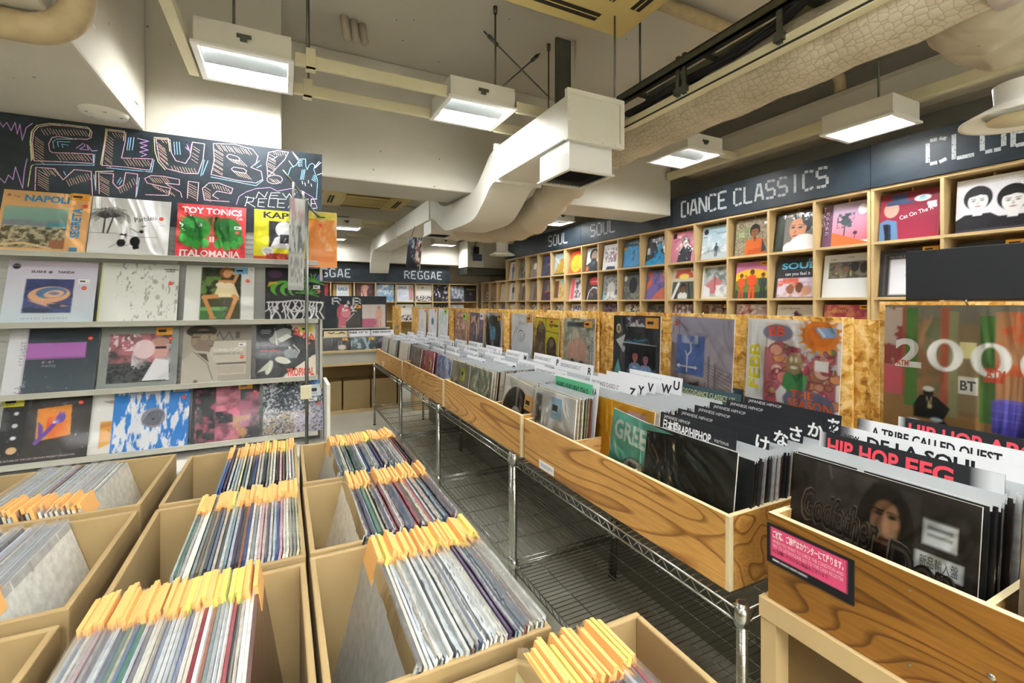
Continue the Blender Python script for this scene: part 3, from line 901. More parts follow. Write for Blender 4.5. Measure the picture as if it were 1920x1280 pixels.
for k in range(7):
    o_ = [rr.uniform(-.02, .02) for _ in range(3)]
    mb = MB(); mb.tube(spline([(1.80 + o_[0], 2.1, 2.49 + o_[1]), (1.80 + o_[0], 1.7, 2.50 + o_[2]), (1.79 + o_[1], 1.35, 2.52 + o_[0]), (1.79 + o_[2], 1.1, 2.55 + o_[1]), (1.80 + o_[0], .95, 2.68 + o_[1]), (1.82 + o_[1], .85, 2.85), (1.85 + o_[2], .8, 3.165)], 5), .008 + .004 * (k % 2), 6)
    tag(mb.build('black_cable', M['black']), 'one of the loose black cables lying along the cable tray', 'cable', 'black cables in the tray')

# swollen insulated bend with round diffuser, upper right
lump = thing('insulated_bend', 'swollen lagged duct bend at the ceiling above the large round diffuser', 'air duct', None, (2.35, .62, 2.2))
mb = MB()
pp = spline([(1.9, .60, 2.52), (2.12, .66, 2.50), (2.30, .66, 2.42), (2.40, .66, 2.30)], 5)
mb.tube(pp, [.13, .16, .19, .205, .21, .215, .212, .21, .208, .205, .20, .19, .18, .16, .14, .12][:len(pp)], 22)
o = onto(mb.build('lagging', M['dirty']), lump)
tx = bpy.data.textures.new('crumple', 'CLOUDS'); tx.noise_scale = .12
sb = o.modifiers.new('smooth', 'SUBSURF'); sb.levels = 1; sb.render_levels = 2
dm = o.modifiers.new('crumple', 'DISPLACE'); dm.texture = tx; dm.strength = .06; dm.texture_coords = 'GLOBAL'


def diffuser(x, y, z, s, label, neck):
    t = thing('round_diffuser', label, 'ceiling vent', 'round cone ceiling vents', (x, y, z))
    mb = MB(); mb.lathe([(.085 * s, neck), (.08 * s, .06 * s), (.095 * s, .04 * s)], (0, 0, 0)); mb.build('neck', M['duct_bright'], t)
    mb = MB(); mb.lathe([(.09 * s, .045 * s), (.12 * s, .03 * s), (.175 * s, .0), (.176 * s, -.006 * s), (.16 * s, -.004 * s), (.11 * s, .02 * s)], (0, 0, 0), 36); mb.build('outer_cone', M['duct'], t)
    mb = MB(); mb.lathe([(.0, .0), (.085 * s, .004 * s), (.10 * s, -.002 * s), (.10 * s, -.006 * s), (.0, -.008 * s)], (0, 0, 0), 32); mb.build('inner_cone', M['rail'], t)


diffuser(2.40, .66, 2.075, 1.0, 'large round cone vent under the swollen lagged bend', .12)
diffuser(3.1, 6.59, 2.165, 1.15, 'small round cone vent hanging by the far end of the black fascia', .2)

# lagged elbow at the upper left
mb = MB(); mb.tube([(-2.6, 1.9, 2.235)] + [(-.70 + .12 * math.sin(k * math.pi / 16), 1.9, 2.355 - .12 * math.cos(k * math.pi / 16)) for k in range(9)] + [(-.58, 1.9, 3.172)], .045, 16, up=(0, 1, 0))
tag(mb.build('lagged_pipe', M['pipe']), 'beige lagged pipe elbow turning up beside the low beam', 'pipe')
mb = MB(); mb.lathe([(.0, -.03), (.04, -.03), (.05, -.018), (.085, -.016), (.092, 0)], (-.749, 2.745, 2.283), 28)
o = tag(mb.build('ceiling_rose', M['duct']), 'round white fitting plate under the low beam', 'ceiling rose')
mb = MB()
for k in range(5):
    a = k * 1.25; mb.box((-.749 + .06 * math.cos(a) - .008, 2.745 + .06 * math.sin(a) - .004, 2.2655), (-.749 + .06 * math.cos(a) + .008, 2.745 + .06 * math.sin(a) + .004, 2.2675))
mb.build('slots', M['dark'], o)
for x, y, z in ((-.645, 2.2, 2.43), (-.645, 2.78, 2.37)):
    mb = MB(); mb.box((x, y, z), (x + .006, y + .05, z + .012)); tag(mb.build('wall_clip', M['duct']), 'tiny white cable clip on the side of the low beam, the %s one' % ('nearer' if y < 2.5 else 'farther'), 'clip', 'tiny clips on the low beam')


# ---------------------------------------------------------------- yellowed air conditioner cassettes
def cassette(x0, x1, y0, y1, z, label):
    t = thing('ceiling_air_conditioner', label, 'air conditioner', 'yellowed ceiling cassettes', ((x0 + x1) / 2, (y0 + y1) / 2, z))
    a, b = (x1 - x0) / 2, (y1 - y0) / 2
    MB().box((-a + .04, -b + .04, .03), (a - .04, b - .04, 3.168 - z)).build('body', M['duct'], t)
    MB().box((-a, -b, 0), (a, b, .03)).build('panel', M['ivory'], t, .008)
    MB().box((-a * .55, -b * .55, -.006), (a * .55, b * .55, -.001)).build('frame', M['ivory'], t)
    mb = MB(); mb.box((-a * .48, -b * .48, -.009), (a * .48, b * .48, -.0065)); mb.build('grille_back', M['dark'], t)
    mb = MB()
    for k in range(26):
        x = -a * .48 + a * .96 * k / 25; mb.box((x - .0035, -b * .48, -.013), (x + .0035, b * .48, -.009))
    for k in range(16):
        y = -b * .48 + b * .96 * k / 15; mb.box((-a * .48, y - .003, -.0125), (a * .48, y + .003, -.0095))
    mb.build('grille', M['ivory'], t)
    for sx, sy in ((1, 0), (-1, 0), (0, 1), (0, -1)):
        mb = MB()
        if sx: mb.box((sx * a * .78 - .03, -b * .5, -.004), (sx * a * .78 + .03, b * .5, -.0005))
        else: mb.box((-a * .5, sy * b * .78 - .03, -.004), (a * .5, sy * b * .78 + .03, -.0005))
        o = mb.build('air_slot', M['dark'], t)
        mb = MB()
        if sx: mb.obox((sx * a * .78 - .008, -b * .5, -.008), (.016, 0, .006), (0, b, 0), (0, 0, .003))
        else: mb.obox((-a * .5, sy * b * .78 - .008, -.008), (a, 0, 0), (0, .016, .006), (0, 0, .003))
        mb.build('vane', M['ivory'], o)


cassette(.78, 1.745, 1.14, 2.10, 2.93, 'yellowed air conditioner cassette at the top of the picture')
cassette(.42, 1.5, 5.92, 6.82, 2.75, 'far yellowed air conditioner cassette seen below the cross beam')

# ---------------------------------------------------------------- far corner equipment
u = thing('wall_air_unit', 'grey boxed air unit in the far corner above the shelves', 'air unit', None, (3.15, 8.1, 2.05))
onto(MB().box((2.99, 7.85, 2.06), (3.32, 8.34, 2.56)).build('casing', M['duct'], None, .01), u)
onto(MB().box((3.0, 7.9, 1.93), (3.85, 8.34, 2.05)).build('lower_tray', M['steel'], None, .01), u)
onto(MB().box((3.33, 7.95, 2.06), (3.85, 8.34, 2.6)).build('side_casing', M['plaster']), u)
s = thing('small_speaker', 'small black speaker with a blue card hanging in front of the far air unit', 'speaker', None, (3.1, 7.78, 2.3))
onto(MB().box((3.05, 7.72, 2.29), (3.17, 7.83, 2.42)).build('cabinet', M['black'], None, .01), s)
onto(MB().box((3.03, 7.69, 2.16), (3.21, 7.695, 2.28)).build('card', plain('slate_blue_card', '4c5672', .5)), s)
mb = MB(); mb.tube([(3.11, 7.77, 2.42), (3.11, 7.77, 3.17)], .008, 6); onto(mb.build('hanger', M['steel']), s)
hg = thing('hanging_record_sign', 'dark pointed sleeve display hanging on cords from the far duct', 'hanging sign', None, (1.26, 5.0, 1.78), (0, R(8), R(-62)))
o = print_mesh('panel', 'r 0 0 1 1 23252b;p 15171c 0 0 1 0 1 .45 .5 .2;n 0 .3 1 1 5 .6 .1 8a8f98 4;r .62 .2 .9 .9 6d4f4c;n .6 .1 1 .9 9 .55 .1 c9b3a4 8', 24, .22, .34, .012)
o.parent = hg
for sx in (-1, 1):
    mb = MB(); mb.tube([(sx * .07, .006, .34), (sx * .03, .006, .47)], .003, 5); mb.build('cord', M['black'] if sx < 0 else M['rail'], hg)

mb = MB(); mb.tube(spline([(1.7, 1.965, 3.11), (3.5, 1.965, 3.11), (3.62, 1.965, 3.10), (3.68, 1.965, 3.06), (3.70, 1.965, 2.962)], 6), .038, 12)
tag(mb.build('ceiling_pipe', M['pipe']), 'beige pipe crossing the ceiling slab above the cable tray', 'pipe')


# ---------------------------------------------------------------- shelving along the right wall
DIV = [.55, .92, 1.3056, 1.6768, 2.041, 2.399, 2.78, 3.145, 3.507, 3.888, 4.266, 4.644, 4.999, 5.403, 5.782, 6.171, 6.565, 6.919, 7.305, 7.69, 8.06, 8.44]
ROWZ = [2.144, 1.787, 1.422, 1.06, .70, .34, .0]      # undersides of the boards; boards are 18 mm


def cube_shelf(i0, i1, rows, label):
    ys = DIV[i0:i1 + 1]
    t = thing('cube_shelf', label, 'shelf unit', 'pale wooden cube shelves on the right wall', (3.68, (ys[0] + ys[-1]) / 2, 0))
    y0, y1 = ys[0] + .002, ys[-1] - .002
    for z in rows:
        onto(MB().box((3.5, y0, z), (3.86, y1, z + .018)).build('shelf_board', M['wood']), t)
    onto(MB().box((3.852, y0, rows[-1]), (3.862, y1, rows[0])).build('back_panel', M['woodback']), t)
    for k, y in enumerate(ys):
        a, b = (y - .009, y + .009) if 0 < k < len(ys) - 1 else ((y + .002, y + .020) if k == 0 else (y - .020, y - .002))
        for z1, z0 in zip(rows, rows[1:]):
            if z0 < 1.0 and k not in (0, len(ys) - 1): continue
            onto(MB().box((3.502, a, z0 + .018), (3.852, b, z1)).build('divider', M['wood']), t)
    for y0_, y1_ in zip(ys, ys[1:]):
        if rows[0] > 2:
            ym = (y0_ + y1_) / 2
            onto(MB().box((3.61, ym - .006, rows[1] + .018), (3.852, ym + .006, rows[0])).build('half_divider', M['wood']), t)
    return t


cube_shelf(0, 3, ROWZ, 'pale wooden cube shelf unit under the large chalk lettering')
cube_shelf(3, 8, ROWZ, 'pale wooden cube shelf unit holding the sunset and fur-collar records')
cube_shelf(8, 13, ROWZ, 'pale wooden cube shelf unit holding the blue and white-haired sleeves')
cube_shelf(13, 18, ROWZ, 'endmost full-height pale wooden cube shelf unit')
cube_shelf(18, 21, ROWZ[1:], 'low pale wooden cube shelf unit running into the far corner')

# black fascia with stencilled names
def fascia(y0, y1, words, label):
    t = thing('fascia_panel', label, 'sign', 'black fascia panels over the right shelves', (3.5, (y0 + y1) / 2, 2.165))
    onto(MB().box((3.488, y0 + .0015, 2.164), (3.51, y1 - .0015, 2.445)).build('panel', M['board']), t)
    for (w, y, z, h, wl, pitch) in words:
        mb = MB(); stencil(mb, w, (3.4875, y, z), (0, -1, 0), (0, 0, 1), h, wl, pitch, .60, (-.001, 0, 0))
        onto(mb.build('lettering', M['stencil']), t)


fascia(.1, 1.67, [('CLUB', 1.367, 2.238, .14, .085, .121)], 'near black fascia panel with large chalky letters starting CLU')
fascia(1.67, 3.405, [('DANCE', 3.285, 2.243, .142, .078, .107), ('CLASSICS', 2.70, 2.243, .135, .07, .0985)], 'black fascia panel stencilled DANCE CLASSICS')
fascia(3.405, 5.0, [('SOUL', 4.775, 2.245, .142, .09, .128)], 'black fascia panel under the cross beam with the fainter SOUL')
fascia(5.0, 7.3, [('SOUL', 5.811, 2.235, .142, .09, .135)], 'endmost black fascia panel with the whiter SOUL')

O1 = 'f2b03c'
R1 = [
 ('black and white sleeve with two dark-haired portraits, under the large chalk lettering', 'g 0 0 1 1 cfcdd6 dcdbe2;P .30 .42 .34 dedede 26262c 23232a;P .76 .34 .36 d8d8d8 17171b 1d1d24;r 0 0 1 .05 3a3a4c;T TEARS_FOR_FEARS .42 .90 .040 f4f4f6 .50;t Songs_From_The_Big_Chair .44 .85 .026 f0f0f0 .46', 72, ((.93, .72),), ((.92, .80, .13, .05, 'f4f4f4'),)),
 ('crimson sleeve with a man in a blue hat and white script writing', 'g 0 0 1 1 9c2f48 7d2238;e .20 .66 .13 .17 d99a8a;p 3a4a6b .12 .84 .56 .80 .58 .74 .10 .74;r .20 .76 .46 .98 38486a;p 5b7ea4 0 0 .34 0 .30 .40 .12 .46 0 .40;p 2a3550 .10 0 .22 0 .20 .34 .12 .36;p 20232b .06 .36 .12 0 .18 0 .16 .36;e .72 .82 .13 .065 f4f6f8;e .72 .82 .06 .045 8fc6e0;r .80 .66 .94 .72 eeeeee;r .82 .60 .95 .65 eeeeee;t Cat_On_The_R .36 .42 .085 f6f0f0 .56 14;r .955 .05 .965 .9 7b3040', 72, (), ()),
 ('pink and orange sunset sleeve with dark palm trees', 'g 0 .1 1 1 ef6f80 b9b6d8;p ee6a35 .2 0 1 0 1 .02 .2 .34;r 0 0 .20 1 6b4a66;l 3c4a52 .03 .46 .24 .47 .46;n .3 .42 .66 .75 14 .5 .12 4a5a62 5;e .48 .56 .10 .09 48565e;l 3c4a52 .02 .68 .16 .69 .26;e .69 .28 .045 .04 3a3440;e .82 .80 .10 .12 f0eef2;t シティ .04 .50 .07 f6f0f4 .5 90;t リラックス .12 .30 .06 f6f0f4 .55 90', 72, (), ()),
 ('sleeve of a dark-haired woman with a white fur collar and green side strip', 'g 0 0 1 1 7b766c 6a655c;r 0 0 .22 1 27312a;e .70 .70 .24 .26 242128;e .56 .56 .21 .29 c98a66;p 242128 .44 .92 .82 .94 .86 .6 .70 .62 .62 .84 .48 .80;e .44 .60 .05 .022 2a1c18;e .62 .58 .06 .022 2a1c18;l 2a1c18 .014 .38 .66 .50 .65;l 2a1c18 .014 .57 .65 .70 .63;e .50 .38 .07 .022 8a3a34;p a5694c .50 .56 .46 .44 .53 .45;e .72 .16 .34 .24 eeeae6;e .42 .08 .20 .16 ece8e4;r 0 0 .22 1 27312a;t dancer .25 .88 .045 f0e8dc;r .05 .1 .17 .9 303c33', 72, (), ()),
 ('sleeve of a man in an orange leather jacket against a stony wall', 'n 0 0 1 1 40 .5 .3 8f8570 3;r 0 0 1 1 9a8f7a;n 0 0 1 1 34 .55 .2 6e6452 3;P .58 .52 .26 8a5a3e 251c16 c8642c;p c8642c .32 .42 .84 .44 .92 0 .30 0;p b45424 .40 .14 .84 .20 .82 .06 .40 .02;p 3e3f46 .80 .44 .94 .10 .80 .06;p 6a4128 .54 .5 .64 .5 .59 .34;e .16 .84 .06 .07 2d2a22;e .16 .84 .045 .055 8a7c5c;n .04 .4 .4 .75 12 .55 .1 6d8a4c 6;r .84 .82 .96 .87 f0f0f0;t LET'"'"'S .10 .60 .05 dfe5c8;t STAY .10 .53 .05 dfe5c8', 64, (), ()),
 ('pale blue-grey sleeve of a lone figure under clouds', 'g 0 0 1 1 c4ced2 9fbfd0;n 0 .2 1 .75 4 .5 .35 e4eaec 2;r 0 0 1 .2 b7c3c8;n 0 .18 1 .36 8 .55 .2 8d9aa2 9 2;F .52 .08 .40 55606a 3c444c 3f4a54 3f4a54;e .13 .85 .085 .085 242a30;t THE_BLUE .48 .74 .055 3a444e .34;t BY_THE .36 .82 .03 5a6670;r .86 .88 1 .90 38424c;r .04 .68 .18 .70 38424c', 56, (), ()),
 ('pink sleeve of a man in a dark suit touching his chin', 'g 0 0 1 1 cf8197 d98ba4;P .58 .48 .26 e2c0b8 4a3a40 2c2f3b;p 2c2f3b .28 0 .84 0 .86 .46 .66 .54 .36 .50;p f0e6e8 .50 .56 .66 .56 .60 .42;e .42 .52 .05 .07 e2c0b8;l e2c0b8 .05 .42 .52 .36 .38;r .04 .80 .18 .97 402834;t LA_VARIETE .14 .66 .08 6a3550 .5 20', 48, (), ()),
 ('black sleeve with a bright blue side-lit head', 'r 0 0 1 1 33353c;p 2aa0dc 0 0 1 0 .98 .25 .70 .42 .62 .52 .40 .28 .0 .14;e .60 .62 .10 .15 2f9cc8;n 0 0 1 .5 9 .62 .1 1b78b8 4;t DUVAN .20 .88 .05 f4f4f4 .5;t THE_UNKNOWN .20 .81 .05 f4f4f4 .6;r .04 .40 .16 .62 d8dde0', 48, (), ()),
 ('blue denim-coloured sleeve with a dark top band', 'r 0 0 1 1 3f7fb8;r 0 .78 1 1 3c5468;p 4a9ad8 .05 .05 .95 .05 .9 .7 .7 .78 .3 .78 .1 .7;r .48 .25 .60 .62 2d5a86;n 0 0 1 .8 12 .6 .2 5aa6e0 6;t THE_WATER .25 .88 .05 d8e0e8 .5;e .07 .72 .1 .06 c9a43a', 48, (), ((.86, .84, .14, .08, 'e8eef2'),)),
 ('white sleeve with a tangle of purple and grey hair', 'r 0 0 1 1 dfe0e4;n .1 .3 .9 .85 20 .48 .2 7d6a7c 3 .6;n .2 .3 .8 .7 9 .55 .1 8f4f58 8;p 38466a .2 .0 .8 .0 .75 .12 .3 .14;n 0 .2 .3 .5 8 .6 .1 c9b050 6', 40, (), ()),
 ('dark sleeve of a bearded man, pale sky behind', 'r 0 0 1 1 c2c8cc;e .5 .7 .3 .26 20242a;e .52 .62 .2 .26 8f7a6c;e .5 .42 .2 .14 2a2a2e;p 2e363c 0 0 1 0 1 .3 .7 .42 .3 .42 0 .28;n 0 0 1 .4 6 .62 .1 55656e 5;e .1 .14 .1 .1 c86a4a', 40, (), ()),
 ('orange sleeve with a large yellow face circle', 'r 0 0 1 1 e8552c;e .48 .45 .42 .40 f2a63a;e .48 .45 .34 .33 eea030;l e8752c .03 .48 .35 .50 .60;l e8752c .03 .3 .3 .5 .24 .66 .3;e .88 .9 .09 .07 f6e6d8', 40, (), ()),
 ('pale blue and ochre sleeve of a reclining figure', 'r 0 0 1 1 a9b8c4;p b08a3a .05 .0 .95 .0 .95 .7 .55 .75 .3 .5;p c9a652 .2 .3 .4 .2 .6 .6 .5 .7;l eae6dc .06 .1 .8 .4 .55;e .9 .2 .1 .1 e8d8d0;r 0 0 1 .07 3a3a4a', 40, (), ()),
 ('deep violet sleeve of a seated figure', 'r 0 0 1 1 4a4668;n 0 0 1 1 7 .5 .2 2e2c48 4;F .45 .1 .75 6a7088 2a2a3a 3d4a78 2e3350;n .6 .3 1 .7 9 .6 .1 c26a6a 6;r .1 .8 .9 .97 5a5a80', 32, (), ()),
 ('brownish sleeve of a woman in a white top', 'r 0 0 1 1 7b6a60;n 0 0 1 1 6 .5 .2 9a8878 8;F .5 .04 .86 b98a70 2e2420 e6e4e8 2c2a30', 32, (), ()),
 ('grey-green sleeve of two blurred figures', 'r 0 0 1 1 74786c;n 0 0 1 1 6 .5 .2 4a4e46 3;F .35 .04 .8 9a8a7a 2a2a26 3a3c38 2a2c2a;F .68 .04 .84 a6988a 35322c 88988c 4a504a', 32, (), ()),
 ('white sleeve of a figure in a blue suit, last on the top row', 'r 0 0 1 1 e0dcdc;F .5 .05 .84 8a6a5c 2c2428 5a6080 505878', 32, (), ()),
]
R2 = [
 ('dark sleeve mostly hidden behind the small black panel', 'r 0 0 1 1 2c2b2c;r .1 .1 .9 .86 3a393a', 24, (), ((.8, .93, .3, .12, O1),)),
 ('dark framed sleeve with a white photo of a black-clad figure, beside the small black panel', 'r 0 0 1 1 2c2b2e;r .07 .03 .97 .9 55555c;r .10 .03 .96 .88 2f2e32;r .18 .05 .90 .78 dcdce4;F .58 .05 .66 3a3436 1c1c20 222226 1c1c20;t MICHELE .16 .81 .05 8a8a90', 40, (), ((.84, .95, .26, .11, O1),)),
 ('white sleeve with a strip photo of a band across the middle', 'r 0 0 1 1 d3d5d6;r .12 .44 1 .82 3d3a36;n .12 .44 1 .82 9 .52 .2 6a6458 4;n .15 .46 .6 .7 6 .56 .1 b0a044 7;e .30 .66 .06 .08 7a5c48;e .48 .64 .06 .08 6e5040;e .66 .70 .09 .12 241e1c;e .84 .66 .08 .12 241e1c;t CHI .14 .86 .05 2a2a2a;t LOVE .5 .9 .04 2a2a2a', 56, (), ()),
 ('dark sleeve lettered SOUL above a painted crowd', 'r 0 0 1 1 2b2e33;r .06 .02 .97 .50 cdbfd0;n .06 .02 .97 .4 7 .5 .2 b98868 5;n .06 .2 .6 .5 9 .55 .1 c8604c 9;e .4 .22 .1 .12 8a5c44;e .62 .26 .1 .13 6a4030;e .8 .18 .12 .12 b98a70;T SOUL .14 .74 .15 5fb6dc .84;t can_you_feel_it .24 .57 .085 e8e8ec .62', 56, (), ((.9, .92, .2, .12, '78b4d6'),)),
 ('pink, yellow and green sleeve of three dancing figures', 'r 0 0 1 1 c678a4;e .5 .50 .62 .30 e8b838;r 0 0 1 .44 3f4a34;e .5 .36 .6 .2 66783a;F .50 .0 .78 7a4a34 2a1c18 e0552c e0552c;F .18 .02 .66 7a4a34 2a1c18 d85a30 c8502c;F .82 .02 .66 7a4a34 2a1c18 3a4a48 2c3a3c;l e0552c .06 .3 .62 .45 .5;l 44544a .06 .7 .5 .95 .5', 48, (), ((.86, .94, .28, .1, O1),)),
 ('pale sleeve with a large pink folded umbrella', 'r 0 0 1 1 dcd4b8;r .07 .06 .95 .94 aeb6b8;n .07 .4 .95 .94 8 .5 .2 6e7c78 6;p c0787c .10 .40 .45 .66 .72 .52 .55 .18 .35 .14;p a4585e .42 .66 .50 .66 .46 .16;n .5 .06 .95 .4 7 .5 .2 e4e4e4 3;p dcdce0 .07 .06 .3 .06 .3 .3 .07 .42', 48, (), ((.92, .92, .2, .1, O1),)),
 ('sleeve with a red arched title over a figure in black and white', 'r 0 0 1 1 c7c2b4;p b8402c .12 .68 .88 .68 .80 .95 .2 .95;e .5 .72 .2 .09 e8cf62;r .05 0 .95 .56 50584e;P .5 .26 .2 8a5a40 2a2018 dfe2e4;l 23262a .05 .2 .0 .3 .5;l 23262a .05 .8 .0 .7 .5;l e8e8ea .1 .08 .0 .3 .5', 40, (), ((.88, .9, .24, .12, 'dcd8d0'),)),
 ('violet and orange sleeve with broad white reflections', 'r 0 0 1 1 7a6aa8;p cc7050 .3 0 1 0 1 .5 .6 .3;p d46a4a 0 .3 .25 .55 .2 .95 0 .95;r .6 .6 1 1 a87aa6;n 0 0 1 1 5 .6 .1 5a5f9c 5', 40, (), ((.85, .9, .26, .18, O1),)),
 ('dark grey sleeve of a figure on a beach', 'r 0 0 1 1 5c6264;n 0 0 1 .5 6 .5 .3 888c88 4;e .5 .52 .22 .3 2b2e32;r .1 .9 .8 .96 202428;e .08 .78 .09 .1 c8c8b8', 36, (), ()),
 ('grey sleeve of a curly-haired portrait with a turquoise corner', 'r 0 0 1 1 8f9294;n .1 .2 .9 1 14 .5 .25 55585c 3;e .5 .4 .24 .3 b8b4b0;p 6ab4cc 0 0 .3 0 0 .35;n .1 0 1 .3 9 .5 .2 d8dadc 9', 36, (), ()),
 ('black sleeve with a red round emblem and a white arch', 'r 0 0 1 1 3a3436;e .5 .78 .34 .16 cc4048;l e8e8ea .04 .12 .02 .2 .34 .42 .52 .68 .5 .82 .3 .9 .02;n .2 .1 .8 .45 9 .55 .2 6a6468 8;t LOVE .3 .74 .06 f0d8d8 .4', 36, (), ()),
 ('white sleeve with a red side stripe', 'r 0 0 1 1 c9c6c8;r .05 .05 .30 .95 d65468;n .35 .1 .95 .9 8 .52 .2 5a5660 3', 32, (), ()),
 ('sandy sleeve with a turquoise corner', 'r 0 0 1 1 cbb27c;p 86bccc .4 .95 1 1 1 .5;r 0 .1 .35 .9 6a4634;n .4 .1 1 .6 8 .55 .2 b08c50 4', 32, (), ()),
 ('plum sleeve of a guitarist', 'r 0 0 1 1 4c3c48;F .55 .05 .84 7a5a48 242024 5c6a68 40304a;l b8584a .06 .3 .4 .85 .5', 28, (), ()),
 ('brown sleeve of a man in a hat and pale coat', 'r 0 0 1 1 8a7c70;F .5 .04 .82 8a6a58 3a2e2a 6a6468 4a3a44', 28, (), ()),
 ('brown sleeve of a man in a wide white hat', 'r 0 0 1 1 857a6c;e .5 .86 .3 .08 e0dcd6;F .5 .04 .80 8a6a58 3a322c 5c5650 4a443e', 28, (), ()),
 ('white sleeve of a seated man in a black sweater', 'r 0 0 1 1 e2dcd8;F .48 .05 .88 7a5a4c 1c1c20 26262a 8a8c90', 28, (), ()),
 ('plain cream sleeve in the low unit', 'r 0 0 1 1 c6b8a0;n 0 0 1 1 4 .5 .3 b4a58c 4', 20, (), ()),
 ('tan sleeve in the low unit', 'r 0 0 1 1 8a7460;n 0 0 1 1 7 .5 .3 b49a80 4', 20, (), ()),
 ('white and navy patterned sleeve in the far low cube', 'r 0 0 1 1 9a7a78;e .5 .3 .34 .3 e4e6ee;n .1 0 .9 .6 14 .5 .1 4a5a80 4', 20, (), ()),
]
pal3 = ['c87a4c', '5a5660', '6a62b0', '2f3a38', 'b9a4a0', '6b4438', '8a7488', '3a3a3c', '44505a', '5c3a44', 'd4cabc', 'a8424e', '746a5c', 'b98a68', '888074', 'a49484', 'd8c9b4', '8b7d6e', '9d8a70', 'c2ac88']
seed3 = random.Random(5)


def shelf_record(i, row, spec):
    lb, art, N, dots, tags = spec
    y = (DIV[i + 1] + DIV[i + 2]) / 2 - .004 + ((i * 7919) % 5 - 2) * .003
    z = ROWZ[row + 1] + .0185
    lp(lb, art, (3.535 + ((i * 31) % 3) * .006, y, z), R(-90), R(6 + (i * 13) % 4), 0, N, .312, None, 'record', 'shelved_record', 'records facing out on the %s cube row' % ('top', 'second', 'third')[row], dots, tags, wrap=False)


for i, sp in enumerate(R1): shelf_record(i, 0, sp)
for i, sp in enumerate(R2): shelf_record(i, 1, sp)
desc3 = ['rust', 'charcoal', 'indigo-titled', 'dark green', 'pinkish', 'maroon', 'mauve', 'black', 'slate', 'wine', 'cream', 'red', 'olive-grey', 'tan', 'grey', 'beige', 'pale sand', 'brown-grey', 'khaki', 'straw']
for i in range(2, 20):
    a, b = pal3[i], pal3[(i * 7 + 3) % 20]
    sp = 'r 0 0 1 1 %s;n 0 .4 1 1 7 .55 .15 %s %d;n .1 .7 .9 .98 16 .58 .06 %s %d' % (a, b, i, ('e6ded2', '20202a')[i % 2], i + 30)
    if i == 11: sp = 'r 0 0 1 1 d6cdd2;T JAED .1 .74 .17 4a4a9c .85'
    if i == 3: sp = 'r 0 0 1 1 d8d0c2;p 4a2a34 .25 .6 .5 .86 .8 .6;t SLEEPY_MEXICAN .08 .88 .05 6a5a50 .5'
    if i == 2: sp = 'r 0 0 1 1 b84e5c;n 0 .5 1 1 9 .55 .1 d88a72 6;t Golden .06 .82 .1 eec06a .4'
    shelf_record(i, 2, ('%s top edge of a third-row record above the strand boards, column %s' % (desc3[i], ('one two three four five six seven eight nine ten eleven twelve thirteen fourteen fifteen sixteen seventeen eighteen nineteen twenty').split()[i - 2]), sp, 24, (), ((.86, .95, .24, .1, O1),) if i % 3 == 2 and i < 12 else ()))

# ---------------------------------------------------------------- far wall: cubes, fascia, counter
FX = [.35, .726, 1.115, 1.48, 1.845, 2.21, 2.54, 2.88, 3.46]
t = thing('cube_shelf', 'pale wooden cube shelf along the far wall under the black fascia', 'shelf unit', None, (1.9, 8.5, 0))
FZ = [1.755, 1.41, 1.05, .69, .33, 0]
for z in FZ: onto(MB().box((FX[0], 8.5, z), (FX[-1], 8.85, z + .018)).build('shelf_board', M['wood']), t)
for k, x in enumerate(FX):
    for z1, z0 in zip(FZ[:3], FZ[1:3]):
        w_ = .018 if k != 7 else .03
        onto(MB().box((x - w_, 8.502, z0 + .018), (x + w_ * .2, 8.84, z1)).build('divider', M['wood']), t)
onto(MB().box((FX[0], 8.842, 0), (FX[-1], 8.852, FZ[0])).build('back_panel', M['woodback']), t)
for x0, x1, x, lb in ((-.4, 1.62, .33, 'left'), (1.62, 2.86, 1.99, 'right')):
    t = thing('fascia_panel', 'black fascia panel over the far shelf stencilled REGGAE, %s' % ('beside the palm-leaf record' if lb == 'left' else 'ending by the grey air unit'), 'sign', 'black fascia panels over the far shelves', ((x0 + x1) / 2, 8.48, 1.775))
    onto(MB().box((x0, 8.46, 1.778), (x1 - .004, 8.49, 2.10)).build('panel', M['board']), t)
    mb = MB(); stencil(mb, 'REGGAE', (x, 8.459, 1.855), (1, 0, 0), (0, 0, 1), .135, .08, .125, .66, (0, -.001, 0)); onto(mb.build('lettering', M['stencil']), t)
